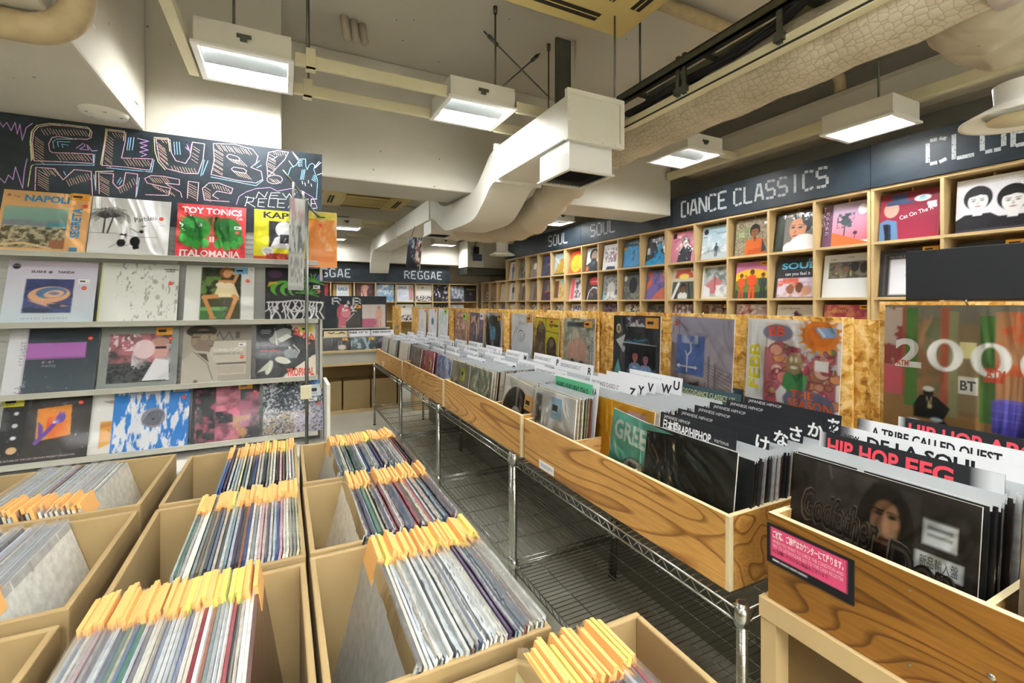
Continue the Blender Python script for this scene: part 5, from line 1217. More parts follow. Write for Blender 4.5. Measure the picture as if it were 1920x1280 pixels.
OR, YE, BLU = 'f0b04a', 'd8d24c', '7db8dc'
GL = 'records on the grey slat rack'
LEFT = [
 (0, -.997, .312, 'tan sleeve with an old city photo and blue block lettering, top ledge', 'r 0 0 1 1 edbd84;r .04 .06 .745 .73 8b8468;g .04 .40 .745 .73 7fa39a 9cc0b4;n .04 .40 .745 .52 7 .5 .3 8a8f98 3;r .52 .38 .745 .48 5f9aa8;n .04 .06 .745 .42 26 .5 .2 c8bfa0 5;n .04 .06 .745 .40 18 .55 .1 5e5644 8;r .58 .06 .745 .2 b0785c;l e6c896 .03 .06 .1 .3 .14 .6 .06;T NAPOLI .24 .83 .105 3f9ad8 .50;T SEGRETA .90 .25 .105 3f9ad8 .50 90;r .81 .015 .90 .09 4a90c0;p 8a6c4a .04 .90 .09 .90 .065 .94;t Tuk .12 .88 .03 6a4c30', ((.93, .80),), ((.86, .955, .23, .12, OR),), -.012),
 (0, -.682, .312, 'white sleeve with an ink drawing of two palm trees and two cats', 'r 0 0 1 1 ebebec;l 3a2a30 .022 .17 .37 .175 .62;l 3a2a30 .022 .22 .37 .27 .64;@palms;l 2a2a2c .006 .0 .36 .3 .37 .6 .32 .85 .33;e .40 .21 .055 .07 222024;e .40 .31 .035 .04 e6e0e0;p 222024 .35 .30 .39 .38 .42 .36 .46 .38 .46 .28 .43 .34 .38 .34;e .57 .24 .065 .09 1c1a1e;p 1c1a1e .54 .14 .56 .10 .63 .12 .62 .22;e .64 .42 .03 .03 1c1a1e;l 1c1a1e .012 .50 .47 .60 .40;l 1c1a1e .006 .26 .12 .36 .20 .46 .16 .54 .22;p 2a282c .62 .51 .72 .54 .66 .50;t Parbleu .55 .58 .085 2a282c .28 14;t musique .84 .53 .018 7a7a80 .1 10', ((.885, .67),), (), -.006),
 (0, -.342, .308, 'red sleeve with two big green feet and white serif lettering', 'r 0 0 1 1 e0434a;e .26 .54 .22 .22 2f9c3a;e .74 .54 .20 .22 2f9c3a;e .20 .36 .17 .15 2a8a34;e .80 .36 .17 .15 2a8a34;n .04 .2 .5 .78 7 .55 .25 1d6a28 4;n .52 .2 .96 .78 7 .55 .25 1d6a28 9;e .10 .36 .05 .08 4ab04c;e .18 .28 .055 .085 3fa848;e .28 .24 .06 .09 4ab04c;e .40 .27 .06 .09 3fa848;e .60 .27 .06 .09 3fa848;e .72 .24 .06 .09 4ab04c;e .83 .27 .055 .085 3fa848;e .92 .35 .045 .08 4ab04c;r .47 .30 .49 .40 f4e0e0;r .51 .30 .53 .40 f4e0e0;T TOY_TONICS .06 .83 .11 f6f0f0 .88;T ITALOMANIA .06 .03 .11 f6f0f0 .86', ((.87, .50),), ((.88, .59, .11, .06, 'ececec'),), .004),
 (0, .002, .302, 'bright yellow sleeve with a white-haired figure, partly behind the hanging leaflet', 'r 0 0 1 1 e8e22c;r .24 .24 .74 .78 2c2c30;e .50 .62 .15 .16 e6e6ea;p e6e6ea .26 .24 .70 .24 .66 .48 .5 .54 .34 .44;r .42 .34 .6 .52 3a3a44;e .22 .18 .10 .085 f2f2ee;e .22 .18 .07 .055 cfd4d8;r 0 0 .5 .08 e86a3a;n .2 0 1 .14 9 .5 .1 c04038 3;l 8a9a2a .04 .55 .1 .65 .22 .72 .06 .8 .2;T KAPUT .15 .84 .12 2a2a2a .72', ((.88, .75),), ((.90, .90, .16, .1, YE),), .006),
 (0, .198, .22, 'orange sealed pack hanging over the end of the top ledge', 'r 0 0 1 1 f09a3c;n 0 .3 1 1 4 .6 .2 f6c890 4;r 0 .86 1 1 e6d468;r .1 .1 .9 .2 ea8a30', ((.4, .75),), ((.5, .90, .62, .12, YE),), -.012),
 (1, -.974, .318, 'pale lilac sleeve framing a blue and orange spiral, second ledge', 'g 0 0 1 1 cfdce4 d8cede;r .21 .16 .74 .70 4a5488;n .21 .40 .74 .70 6 .5 .3 38406e 4 2;e .48 .45 .23 .13 e2b088 .1;e .50 .48 .17 .09 5a80a8 .1;e .53 .46 .11 .06 e6b48c .2;e .53 .47 .06 .025 6a86a8;p d8a898 .25 .36 .5 .24 .74 .26 .5 .32;n .21 .16 .74 .3 7 .5 .2 3c4660 6 2;T SUSHI .25 .80 .038 3a3a48 .16;T TAKEDA .54 .80 .038 3a3a48 .19;e .46 .815 .022 .022 5a5a68;e .085 .90 .045 .045 33333a;r .045 .90 .125 .92 8a8a92;t INTO_HYMNS .22 .06 .022 9098a8 .5', ((.86, .56),), ((.85, .67, .13, .07, 'f0f0f2'),), 0),
 (1, -.645, .312, 'near-white sleeve with sparse faint marks, second ledge', 'r 0 0 1 1 e6e7e2;r 0 0 .02 1 d8d68c;n .2 0 1 1 30 .70 .04 a8a8a4 5 .4;n .5 .1 .95 .8 24 .66 .05 b4b4b0 9 .3;r .8 .90 .95 .915 4a4a4a;r .82 .865 .94 .88 5a5a5a;r .05 .95 .25 .955 b0b0ac', ((.89, .66),), (), .003),
 (1, -.305, .312, 'sleeve of a woman in a short cream dress sitting on a garden bench, second ledge', 'r 0 0 1 1 dedfda;r .22 .02 .80 .97 4a4c30;n .22 .4 .80 .97 10 .5 .25 2c2e20 4;n .22 .4 .5 .8 9 .56 .15 6a8a48 7;r .22 .02 .6 .25 4a7a44;r .22 .18 .62 .24 7ab06a;n .5 .02 .80 .5 8 .5 .3 4e4a34 9;e .58 .88 .10 .10 8a5a2e;e .59 .86 .06 .075 d8a06c;p d8a06c .46 .74 .72 .74 .68 .58 .50 .58;l d8a06c .05 .70 .72 .74 .84 .64 .90;p eadcb0 .47 .66 .70 .66 .78 .42 .40 .42;e .50 .65 .07 .05 f0e0c4;e .62 .64 .07 .05 f0e0c4;l cf9458 .075 .44 .44 .27 .42;l cf9458 .06 .27 .42 .40 .06;l cf9458 .075 .70 .44 .74 .40;l cf9458 .06 .73 .40 .63 .06;e .40 .05 .05 .025 c88a50;e .62 .05 .03 .025 c88a50;t O .94 .93 .03 3a4a58', ((.90, .73),), ((.80, .92, .20, .12, BLU),), -.004),
 (1, .058, .305, 'black sleeve with green palm leaves above white roots, second ledge', 'r 0 0 1 1 25262c;e .16 .88 .12 .08 5a3a60;e .28 .60 .20 .15 62b83c;e .33 .56 .17 .15 25262c;e .38 .58 .14 .13 62b83c;e .43 .55 .12 .12 25262c;e .48 .57 .10 .11 62b83c;e .52 .55 .09 .10 25262c;p e0b830 .04 .62 .06 .72 .18 .73 .22 .68 .12 .68;@fronds;e .93 .82 .06 .07 5a5ab0;@roots', ((.90, .55),), ((.86, .63, .12, .07, 'e0e4e6'),), 0),
 (2, -.970, .318, 'dark sleeve crossed by a purple band with a pale lettered strip, third ledge', 'g 0 0 1 1 46525c 343c44;r .18 .52 .86 .77 b070b8;g .18 .52 .86 .56 7a5488 b070b8;r 0 0 .20 1 d5d6da;r .185 0 .2 1 b8b8c0;t ヤナコ .135 .13 .085 5a4468 .2 -90;t エクスペリメント .135 .80 .05 6a5a78 .36 -90;t ジャコ .175 .72 .05 8a7a98 .14 -90;e .40 .47 .018 .018 8a7a96;e .47 .47 .018 .018 8a7a96;t ACID .38 .40 .03 8a90a0 .16;r .03 .9 .16 .905 b0b0b6', ((.90, .83),), (), 0),
 (2, -.646, .312, 'grey sleeve with a blurred pink-toned photo of a man in sunglasses, third ledge', 'r 0 0 1 1 8e9490;r .11 .08 .90 .88 4a4c4e;n .11 .4 .90 .88 6 .5 .3 b4707a 4;n .4 .3 .90 .7 5 .5 .3 c8c4c8 7;e .76 .60 .11 .14 d0a098;e .76 .74 .12 .07 b89080;r .68 .62 .84 .66 3a2a30;e .55 .62 .14 .16 e0c8cc;n .11 .08 .90 .35 30 .5 .15 2c3034 9;n .11 .6 .5 .88 26 .6 .1 e6d4d8 3;p dcdce0 .55 .1 .9 .1 .88 .42 .7 .46;r .86 .09 .90 .12 e0e0e4', ((.89, .79),), ((.80, .92, .22, .13, OR),), .004),
 (2, -.317, .310, 'sepia sleeve of a man in a cap and glasses beside a storefront, third ledge', 'r 0 0 1 1 aaa294;r .38 .12 .92 .72 c4bdb0;r .38 .72 1 .98 8a8276;l 3c3832 .012 .44 .74 .52 .88 .58 .74 .66 .88 .72 .74;r .76 .76 .82 .88 5a554c;r .40 .30 .92 .33 6a6458;r .40 .14 .9 .28 b4ac9c;e .26 .90 .22 .11 4a443c;e .28 .74 .17 .20 8a7a68;p 8a7a68 .2 .62 .40 .6 .36 .44 .2 .48;r .06 .86 .44 .91 3c362e;l 2a2620 .014 .12 .80 .30 .80 .44 .79;e .30 .79 .06 .05 a09078;e .43 .78 .05 .05 a09078;e .16 .72 .04 .06 9a8874;l 3a3028 .01 .36 .64 .44 .63;p b8b2a4 0 0 .52 0 .50 .3 .36 .54 .16 .56 0 .40;p 5a5044 .20 .52 .34 .50 .38 .34;l 6a6254 .012 .16 .54 .36 .32 .44 .05;e .20 .03 .03 .03 7a6a50;t CORNELL_CARTER .44 .53 .055 eeeae2 .44;t EXPRESSIONS_OF_SOUL .44 .47 .036 3c3832 .44', ((.86, .42),), ((.86, .64, .11, .06, 'ececec'),), 0),
 (2, .010, .302, 'black and white leafy sleeve with red stepped lettering, third ledge', 'r 0 0 1 1 dfd8ca;p 45474a 0 0 .40 0 1 .42 1 .72 .70 .78 .5 1 0 1;n 0 0 1 1 7 .52 .2 2c2e30 5;e .40 .78 .2 .12 a8aaa4 .5;p dedfd6 .34 .72 .52 .82 .60 .76 .42 .66;e .44 .32 .13 .06 dcdcd0 -.3;e .22 .20 .05 .13 d8dacc -.3;p c8cabc .03 .12 .24 .34 .20 .16;l d8dace .03 .55 .56 .62 .44 .56 .38;l c0c4ba .02 .62 .60 .72 .48 .66 .36;e .58 .44 .12 .09 8a9294;p e0e2da .30 .96 .36 .60 .33 .62;e .16 .86 .135 .13 26272a;r .07 .86 .25 .87 a8a8aa;r .09 .83 .23 .84 a8a8aa;r .08 .89 .24 .90 a8a8aa;p dfd8ca .45 0 1 0 1 .40;p dfd8ca .56 1 1 1 1 .68 .8 .74;T TROPICAL .50 .02 .14 e2553c .47;T S .62 .80 .13 e2553c;T U .70 .76 .13 e2553c;T R .78 .72 .13 e2553c;T A .86 .68 .13 e2553c;T Gilvon_Williams .06 .50 .03 e2553c .34', ((.88, .62),), ((.85, .90, .22, .13, YE),), -.006),
 (3, -.992, .312, 'dark sleeve with a tilted orange square and a purple arm, bottom ledge', 'r 0 0 1 1 3b3634;r 0 .12 .26 .80 2c2e30;n 0 .5 .3 1 6 .55 .3 5a6468 5 .5;p e0963a .40 .30 .78 .36 .76 .82 .38 .78;n .5 .32 .76 .7 4 .5 .4 e4553c 7;p e0903c .40 .62 .77 .7 .76 .82 .38 .78;p 6a4aa0 .40 .60 .46 .52 .48 .34 .42 .34;l 6a4aa0 .055 .40 .28 .52 .44 .62 .60;e .65 .62 .055 .08 6a4aa0 -.3;l 7a5ab0 .02 .62 .66 .64 .72;l 7a5ab0 .02 .66 .66 .68 .71;e .15 .74 .025 .025 c8c8cc;e .15 .56 .03 .03 c8c8cc;e .15 .38 .03 .025 d8d8da;e .15 .20 .055 .05 d8b488;t THE_RETURN_OF_THE_LAST_CENTURY_PROJECT_COLLECTORS .02 .045 .026 c8b8c0 .84', ((.865, .84),), ((.10, .92, .24, .15, YE),), 0),
 (3, -.800, .30, 'white and mustard sleeve peeping out behind the dark one, bottom ledge', 'r 0 0 1 1 dddcd8;p d8a03c .5 .08 .90 .28 .92 .55 .62 .50 .5 .5;p c88a38 .5 .46 .92 .52 .92 .46 .5 .40;p a8929c .5 .82 .86 .84 .9 .72 .6 .78;l 4a4438 .008 .66 .08 .68 .3 .6 .36;l 4a4438 .008 .68 .3 .76 .36', ((.82, .82),), ((.80, .94, .3, .13, YE),), 0),
 (3, -.598, .310, 'white sleeve with bright blue drips round a grey striped disc, bottom ledge', 'r 0 0 1 1 dcdfe4;n 0 0 1 1 16 .5 .06 2b80cc 5 .28;n 0 0 1 .9 8 .56 .05 2b80cc 8 .35;e .52 .50 .16 .16 8a8c9a;@stripes;e .52 .48 .015 .015 22222a;r 0 0 .02 1 2b80cc', ((.92, .80),), ((.86, .95, .2, .1, 'c8b8bc'),), 0),
 (3, -.277, .308, 'black sleeve with collaged pink clouds, bottom ledge', 'r 0 0 1 1 2c2b30;n 0 0 1 1 5 .5 .3 3a3a40 3;n .05 .0 .38 .9 5 .52 .2 a85a70 6;r .34 0 .70 1 7a4a58;n .34 .6 .70 1 5 .5 .3 c07888 8;n .34 0 .70 .6 5 .5 .3 d87890 5;r .34 .38 .70 .39 2a2a30;n .70 .2 1 .8 4 .5 .25 a86478 9;n .34 .3 .9 .5 6 .5 .15 2a2a30 10;n .60 .0 .85 .4 8 .55 .2 b8845c 2', ((.93, .80),), ((.78, .94, .22, .15, OR),), 0),
 (3, .048, .308, 'grey speckled noise-pattern sleeve behind the metal pole, bottom ledge', 'r 0 0 1 1 5a6068;n 0 0 1 1 60 .5 .2 272d33 3;n 0 0 1 1 44 .55 .15 b8bcc4 6;n 0 0 .8 .4 40 .5 .2 a08a70 9;n .5 0 1 .5 36 .5 .2 b4acc4 12;n .2 .4 .7 .9 30 .5 .2 2c3a44 15', ((.93, .50),), ((.87, .93, .2, .10, '3f8ad0'), (.87, .75, .2, .22, 'd4dce2'), (.82, .58, .16, .06, 'f0f0f2')), 0),
]
rs = random.Random(11)
palms = ''.join('l 3c383a .007 %g %g %g %g %g %g;' % (cx, cy, cx + math.cos(a) * .11, cy + .07 + math.sin(a) * .10, cx + math.cos(a) * (.22 if abs(math.cos(a)) > .5 else .16), cy + math.sin(a) * .17 + (.02 if abs(math.cos(a)) < .8 else -.03)) for cx, cy in ((.175, .62), (.27, .64)) for a in [.15 * j for j in range(-2, 24)])
fronds = ''.join('l 5fae4a .02 %g %g %g %g;' % (cx, cy, cx + math.cos(a) * .2, cy + math.sin(a) * .16) for cx, cy, k in ((.5, .66, 8), (.80, .74, 7), (.70, .50, 7)) for a in [.5 + .42 * j for j in range(-2, k)])
roots = 'l e8e8ea .022 .03 .33 .3 .34 .5 .37 .75 .34 .97 .32;'
for j in range(16):
    x, y = .06 + j * .058, .34
    q = [x, y]
    for k in range(5):
        x += rs.uniform(-.045, .045); y -= .065; q += [x, y]
    roots += 'l e8e8ea .02 ' + ' '.join('%.3f' % a for a in q) + ';'
    roots += 'l e8e8ea .014 %.3f %.3f %.3f %.3f %.3f %.3f;' % (q[2], q[3], q[2] + rs.uniform(-.07, .07), q[5], q[2] + rs.uniform(-.1, .1), q[7])
stripes = ''.join('l 3c3c46 .01 %g %g %g %g;' % (.39 + k * .02, .50 - math.sqrt(max(0, .0225 - (k * .02 - .13) ** 2)) * .8, .46 + k * .02, .48 + math.sqrt(max(0, .0225 - (k * .02 - .10) ** 2)) * .9) for k in range(11))
for row, x, sz, lb, art, dots, tags_, roll in LEFT:
    art = art.replace('@palms', palms).replace('@fronds', fronds).replace('@roots', roots).replace('@stripes', stripes)
    big = sz < .25
    yy = 2.830 + (.012 if lb.startswith('white and mustard') else 0) - (.006 if big else 0)
    lp(lb, art, (x, yy, LZ[row] + .001 + (-.03 if big else 0)), roll, R(17.5 if not big else 3), 0, 96, sz if not big else .15, .305 if not big else .32, 'record', 'displayed_record', GL, dots, tags_, True)

# metal pole with hanging leaflets in front of the rack
pole = thing('leaflet_pole', 'thin metal pole with hooks standing in front of the grey rack', 'stand', None, (.102, 2.55, 0))
mb = MB(); mb.tube([(0, 0, .01), (0, 0, 1.92)], .0085, 12); mb.build('pole', M['steel'], pole)
mb = MB(); mb.lathe([(0, .012), (.11, .01), (.115, 0)], (0, 0, 0)); mb.build('base', M['steel'], pole)
mb = MB(); mb.tube([(-.11, 0, 2.06), (-.06, 0, 2.0), (-.01, 0, 1.93), (.03, 0, 1.87), (.06, 0, 1.84)], .006, 8); mb.build('hook_bar', M['steel'], pole)
MB().box((-.03, -.016, .915), (.022, -.009, .985)).build('clip_tag', M['rail'], pole, .006)
lf = thing('hanging_leaflet', 'grey printed leaflet in a clear bag hanging from the hook bar', 'leaflet', None, (.052, 2.54, 1.465), (0, R(1), R(4)))
o = print_mesh('leaflet', 'r 0 0 1 1 a8aaa8;r .06 .78 .94 1 c8a8ac;r 0 .42 1 .70 6c706e;n 0 .42 1 .75 8 .5 .15 c4c8c8 4;r .05 .05 .95 .38 bfc1be;n .1 .08 .9 .36 24 .5 .2 8a8c8a 7;n 0 .7 1 1 5 .55 .2 e0e2e2 5', 32, .072, .46, .002)
o.parent = lf
f = film_mesh(.085, .50).build('clear_bag', M['film']); f.parent = lf; f.location = (0, -.001, 0)
for sx in (-.02, .025):
    mb = MB(); mb.tube([(sx, .003, .46), (sx, .006, .54 - (sx + .02) * .9)], .006, 6); mb.build('string_tie', M['film_white'], lf)


# ---------------------------------------------------------------- cardboard boxes of records on the low table
tb = thing('low_table', 'low table hidden under the cardboard boxes of records', 'table', None, (0, .8, 0))
MB().box((-1.2, -.95, .63), (.33, .72, .665)).build('top', M['wood'], tb)
for x in (-1.15, .26):
    for y in (-.9, .64):
        MB().box((x, y, 0), (x + .05, y + .05, .63)).build('leg', M['wood'], tb)
GB = 'cardboard boxes of records on the low table'
HB = .31
PAL = ['d2d3cb', 'c6c8c2', 'dcdad0', 'b4b8b4', 'a4a8a6', 'e2e0d6', 'd0cabc', 'ced4d6', 'e0dcc8', 'c0c8cc', 'cfd0c8', 'b8bcb6', '8c9494', '2f3440', '3a3f46', 'd8d4c2', 'c2b8a8', '5a6a84', '34508a', '7a8a8c', '8a5a4a', 'a83a44', '9a9a8a', 'c8a0a8', '3a6a5c', '4a4a6a', 'dcdcd6', '26282c', '6a5a4c', 'b8c4cc', '708894', 'c8c49a', '4c3c58', '7c2c38']
BOXES = [   # x0 x1 y0 y1, records, first x, last x, lean, tag end, name
 (.040, .314, 1.185, 1.51, 32, .085, .300, 9, 1, 'hindmost aisle-side box', 1),
 (.038, .314, .850, 1.165, 31, .085, .300, 11, 1, 'aisle-side box, second from the back', 2),
 (.038, .314, .515, .838, 36, .075, .302, 12, 1, 'large aisle-side box, third from the back', 3),
 (.16, .435, .165, .49, 16, .235, .36, 11, 1, 'aisle-side box cut by the picture bottom', 4),
 (-.236, .032, 1.19, 1.54, 23, -.135, .020, 10, 1, 'hindmost middle-column box', 5),
 (-.236, .032, .845, 1.172, 38, -.175, .021, 10, 1, 'middle-column box, second from the back', 6),
 (-.238, .032, .50, .825, 40, -.225, -.035, -7, 1, 'middle-column box, third from the back', 7),
 (-.545, -.272, 1.215, 1.58, 20, -.535, -.37, -13, -1, 'outer-column box touching the slat rack', 8),
 (-.545, -.268, .845, 1.185, 19, -.535, -.36, -13, -1, 'outer-column box, second from the rack', 9),
 (-.545, -.266, .48, .81, 8, -.535, -.42, -12, -1, 'outer-column box, third from the rack', 10),
 (-.835, -.56, 1.215, 1.57, 7, -.70, -.60, -13, -1, 'outermost box against the slat rack', 11),
]
jk = None
rb = random.Random(21)
ordn = 'first second third fourth fifth sixth seventh eighth ninth tenth eleventh twelfth thirteenth fourteenth fifteenth sixteenth seventeenth eighteenth nineteenth twentieth'.split()
def nth(k):
    return ordn[k] if k < 20 else ('twenty-' if k < 29 else 'thirty-' if 29 < k < 39 else '') + ordn[(k + 1) % 10 - 1] if (k + 1) % 10 else {30: 'thirtieth', 40: 'fortieth'}[k + 1]


def cname(h):
    r, g, b = (int(h[i:i + 2], 16) for i in (0, 2, 4))
    mx_, mn_ = max(r, g, b), min(r, g, b)
    if mx_ - mn_ < 26: return 'black' if mx_ < 60 else 'dark grey' if mx_ < 110 else 'grey' if mx_ < 180 else 'pale grey' if mx_ < 210 else 'white'
    if r == mx_: return ('red' if g < 80 and r > 110 else 'brown' if r < 160 else 'tan' if g > b + 12 else 'pink')
    if g == mx_: return 'green'
    return 'blue' if b > 110 else 'navy'


def jacket_mb(t=.0042, s=.314):
    return MB().box((-t / 2, -s / 2, 0), (t / 2, s / 2, s))


def slip_mb(s=.318):
    mb = MB(); n = 6
    for sx in (-1, 1):
        for k in range(n):
            def P(i, z): return (sx * (.0026 + .0006 * math.sin(i * 2.1 + sx)), -s / 2 + s * i / n, z)
            mb.add([P(k, .30), P(k + 1, .30), P(k + 1, .3225), P(k, .3225)], [(0, 1, 2, 3)], 0, (1, 1, 1), True)
    return mb


def boxtag_mb(w):
    return MB().box((-.0029, -w / 2, -.030), (.0029, w / 2, .009))


for (x0, x1, y0, y1, n, fx, lx, ln, te, nm, sd) in BOXES:
    carton(x0, x1, y0, y1, .666, .666 + HB, 'open cardboard box of records, the ' + nm, GB, rz=R(rb.uniform(-.5, .5)), wall=.009)
    yc = (y0 + y1) / 2
    prev = None
    for k in range(n):
        r_ = random.Random(sd * 100 + k)
        c = r_.choice(PAL)
        if c == prev: c = r_.choice(PAL)
        prev = c
        if k == (0 if ln > 0 else n - 1): c = {1: '6a4a48', 2: '4a4c50', 3: '34302e', 4: '5a5048', 5: '5a84a8', 6: '3a6a5c', 7: '5a3c34', 8: 'c8c6ba', 9: 'd4d4cc', 10: '7a5a44', 11: 'c8b890'}[sd]
        x = fx + (lx - fx) * k / (n - 1) if ln > 0 else fx + (lx - fx) * k / (n - 1)
        le = R(ln * (1 + (.35 * (1 - k / n) if ln > 0 else .35 * k / n)) + r_.uniform(-.5, .5))
        o = part('jacket', lambda: jacket_mb().build('boxed_record', M['objcol']))
        o.name = 'boxed_record'
        o.parent = None
        h_ = .314 * math.sin(abs(le))
        xb = x - (h_ if ln > 0 else -h_)
        o.location = (max(x0 + .014, min(x1 - .014, xb)), yc + r_.uniform(-.0025, .0025), .674 + r_.uniform(0, .006))
        o.rotation_euler = (0, le, 0)
        o.color = (*lin(c), 1)
        tag(o, '%s-edged record, %s from the gap in the %s' % (cname(c), nth(k if ln > 0 else n - 1 - k), nm), 'record', 'records packed in the ' + nm)
        if r_.random() < .6:
            s_ = part('slip', lambda: slip_mb().build('plastic_sleeve', M['film_top'])); s_.parent = o; s_.location = (0, 0, 0); s_.name = 'plastic_sleeve'
        if r_.random() < .9:
            w_ = r_.choice((.066, .074, .082))
            yel = r_.random() < .14
            g_ = part(('bt', w_, yel), lambda: boxtag_mb(w_).build('price_tag', M['tag_yellow' if yel else 'tag_orange'])); g_.parent = o; g_.name = 'price_tag'
            g_.location = (0, te * (.12 - r_.uniform(0, .012)), .314 + r_.uniform(-.003, .006))


# ---------------------------------------------------------------- wire racks
RACKS = [(.70, 1.85, 'chrome wire rack under the near plywood bin', 'x'), (1.88, 2.98, 'second chrome wire rack from the viewer', 'y'), (3.0, 4.10, 'third chrome wire rack from the viewer', 'y'), (4.13, 5.43, 'last chrome wire rack, ending by the counter', 'y')]
XA, XB = .93, 1.50


def wire_shelf(t, y0, y1, z, along):
    mb = MB()
    for x in (XA, XB):
        for dz in (0, -.028):
            mb.tube([(x, y0, z + dz), (x, y1, z + dz)], .0032, 6)
        n = max(2, int((y1 - y0) / .024))
        mb.tube([(x, y0 + (y1 - y0) * k / n, z - (.028 if k % 2 else 0)) for k in range(n + 1)], .0022, 4)
    for y in (y0, y1):
        for dz in (0, -.028):
            mb.tube([(XA, y, z + dz), (XB, y, z + dz)], .0032, 6)
        n = 22
        mb.tube([(XA + (XB - XA) * k / n, y, z - (.028 if k % 2 else 0)) for k in range(n + 1)], .0022, 4)
    if along == 'x':
        n = int((y1 - y0) / .024)
        for k in range(1, n):
            y = y0 + (y1 - y0) * k / n; mb.tube([(XA, y, z + .003), (XB, y, z + .003)], .0019, 4, cap=False)
        for k in range(1, 5):
            x = XA + (XB - XA) * k / 5; mb.tube([(x, y0, z - .003), (x, y1, z - .003)], .0026, 5, cap=False)
    else:
        n = int((XB - XA) / .024)
        for k in range(1, n):
            x = XA + (XB - XA) * k / n; mb.tube([(x, y0, z + .003), (x, y1, z + .003)], .0019, 4, cap=False)
        for k in range(1, 6):
            y = y0 + (y1 - y0) * k / 6; mb.tube([(XA, y, z - .003), (XB, y, z - .003)], .0026, 5, cap=False)
    return onto(mb.build('wire_shelf', M['chrome']), t)


for y0, y1, lb, al in RACKS:
    t = thing('wire_rack', lb, 'wire rack', 'chrome wire racks along the aisle', ((XA + XB) / 2, (y0 + y1) / 2, 0))
    wire_shelf(t, y0, y1, .70, al); wire_shelf(t, y0, y1, .22, al)
    for x in (XA, XB):
        for y in (y0, y1):
            mb = MB(); mb.tube([(x, y, .03), (x, y, .722)], .0125, 14)
            for k in range(26): mb.tube([(x, y, .05 + k * .0254), (x, y, .0515 + k * .0254)], .0128, 14, cap=False)
            o = onto(mb.build('post', M['chrome']), t)
            mb = MB(); mb.tube([(x, y, 0), (x, y, .008), (x, y, .01), (x, y, .03)], [.016, .016, .006, .006], 12); onto(mb.build('foot', M['black']), o)
            for zz in (.672, .20):
                mb = MB(); mb.tube([(x, y, zz), (x, y, zz + .042)], [.0175, .0155], 14); onto(mb.build('collar', M['chrome']), o)
            mb = MB(); mb.tube([(x, y, .7215), (x, y, .7225)], .0085, 12); onto(mb.build('cap', M['black']), o)


# ---------------------------------------------------------------- plywood bins
def bin_(x0, x1, y0, y1, z0, z1, label, wood, parts_y, group, zin=None):
    t = thing('record_bin', label, 'record bin', group, ((x0 + x1) / 2, (y0 + y1) / 2, z0))
    w = .014; e = {}
    P, Q = M[wood], M['plyedge']
    onto(MB().box((x0, y0 + .012, z0), (x0 + w, y1 - .0, z1), 0, (1, 1, 1), {1: 1, 2: 1, 4: 1}).build('front_panel', [P, Q], None, .0008), t)
    onto(MB().box((x0, y0, z0), (x0 + w, y0 + .0118, z1), 1).build('corner_edge', [P, Q], None, .0008), t)
    for y in (y0, y1 - w):
        onto(MB().box((x0 + w + .0002, y, z0), (x1 - w, y + w, z1), 0, (1, 1, 1), {1: 1}).build('side_panel', [M['ply_in'] if y > y0 else P, Q]), t)
    onto(MB().box((x1 - w + .0002, y0, z0), (x1, y1, z1 + .0), 0).build('rear_panel', [M['ply_in']]), t)
    onto(MB().box((x0 + w + .0002, y0 + w + .0002, z0 + .0), (x1 - w, y1 - w - .0002, z0 + .01)).build('bottom', M['ply_in']), t)
    for y in parts_y:
        onto(MB().box((x0 + w + .0004, y - .005, z0 + .0102), (x1 - w - .0002, y + .005, z1 - .012), 0, (1, 1, 1), {1: 1}).build('partition', [M['ply_in'], Q]), t)
    mb = MB()
    for y, z in ((y0 + .25, z0 + .03), (y0 + .25, z1 - .03), (y1 - .25, z0 + .03), (y1 - .25, z1 - .03)):
        mb.tube([(x0 - .0006, y, z), (x0 + .002, y, z)], .0022, 8)
    onto(mb.build('nail_head', M['chrome']), t)
    return t


GP = 'plywood record bins on the wire racks'
b1 = bin_(.950, 1.475, .748, 1.791, .711, .890, 'near plywood bin with wavy grain and a white paper label', 'ply', (1.115, 1.45), GP)
b2 = bin_(.950, 1.475, 1.822, 2.918, .709, .897, 'second plywood bin from the viewer, with swirling grain', 'ply', (2.18, 2.56), GP)
b3 = bin_(.950, 1.475, 2.952, 4.110, .707, .885, 'third plywood bin, holding the pink sleeve', 'ply', (3.30, 3.66), GP)
b4 = bin_(.950, 1.475, 4.155, 5.43, .706, .875, 'endmost plywood bin on the wire racks', 'ply', (4.6, 5.0), GP)
for par, y, z, w_, h_ in ((b1, 1.60, .728, .115, .034), (b4, 5.02, .735, .10, .05)):
    o = onto(print_mesh('paper_label', 'r 0 0 1 1 ececee;r .1 .62 .85 .70 a8a8b4;r .1 .44 .9 .52 8a8a98;r .1 .26 .7 .34 a8a8b4', 12, w_, h_, .0006), par)
    o.location = (.9488, y, z - .01); o.rotation_euler = (0, 0, R(-90))
cb = thing('record_cabinet', 'pale wooden cabinet carrying the dark varnished bin', 'cabinet', None, (1.2, .1, 0))
onto(MB().box((.925, -.75, .722), (1.5, .656, .765)).build('top_rail', M['wood'], None, .0015), cb)
for y in (.62, -.75):
    onto(MB().box((.93, y, 0), (1.5, y + .034, .722)).build('upright', M['wood']), cb)
onto(MB().box((.972, -.75, .03), (.98, .62, .722)).build('inner_panel', plain('brown_chipboard', '6e5632', .6, var=.06, vscale=40)), cb)
bn = bin_(.935, 1.47, -.72, .641, .7655, .950, 'front bin with dark varnished grain and a pink notice', 'ply_dark', (.305, -.05, -.4), 'varnished bins')
mb = MB(); mb.lathe([(0, .002), (.004, .0015), (.005, 0)], (0, 0, 0), 12)
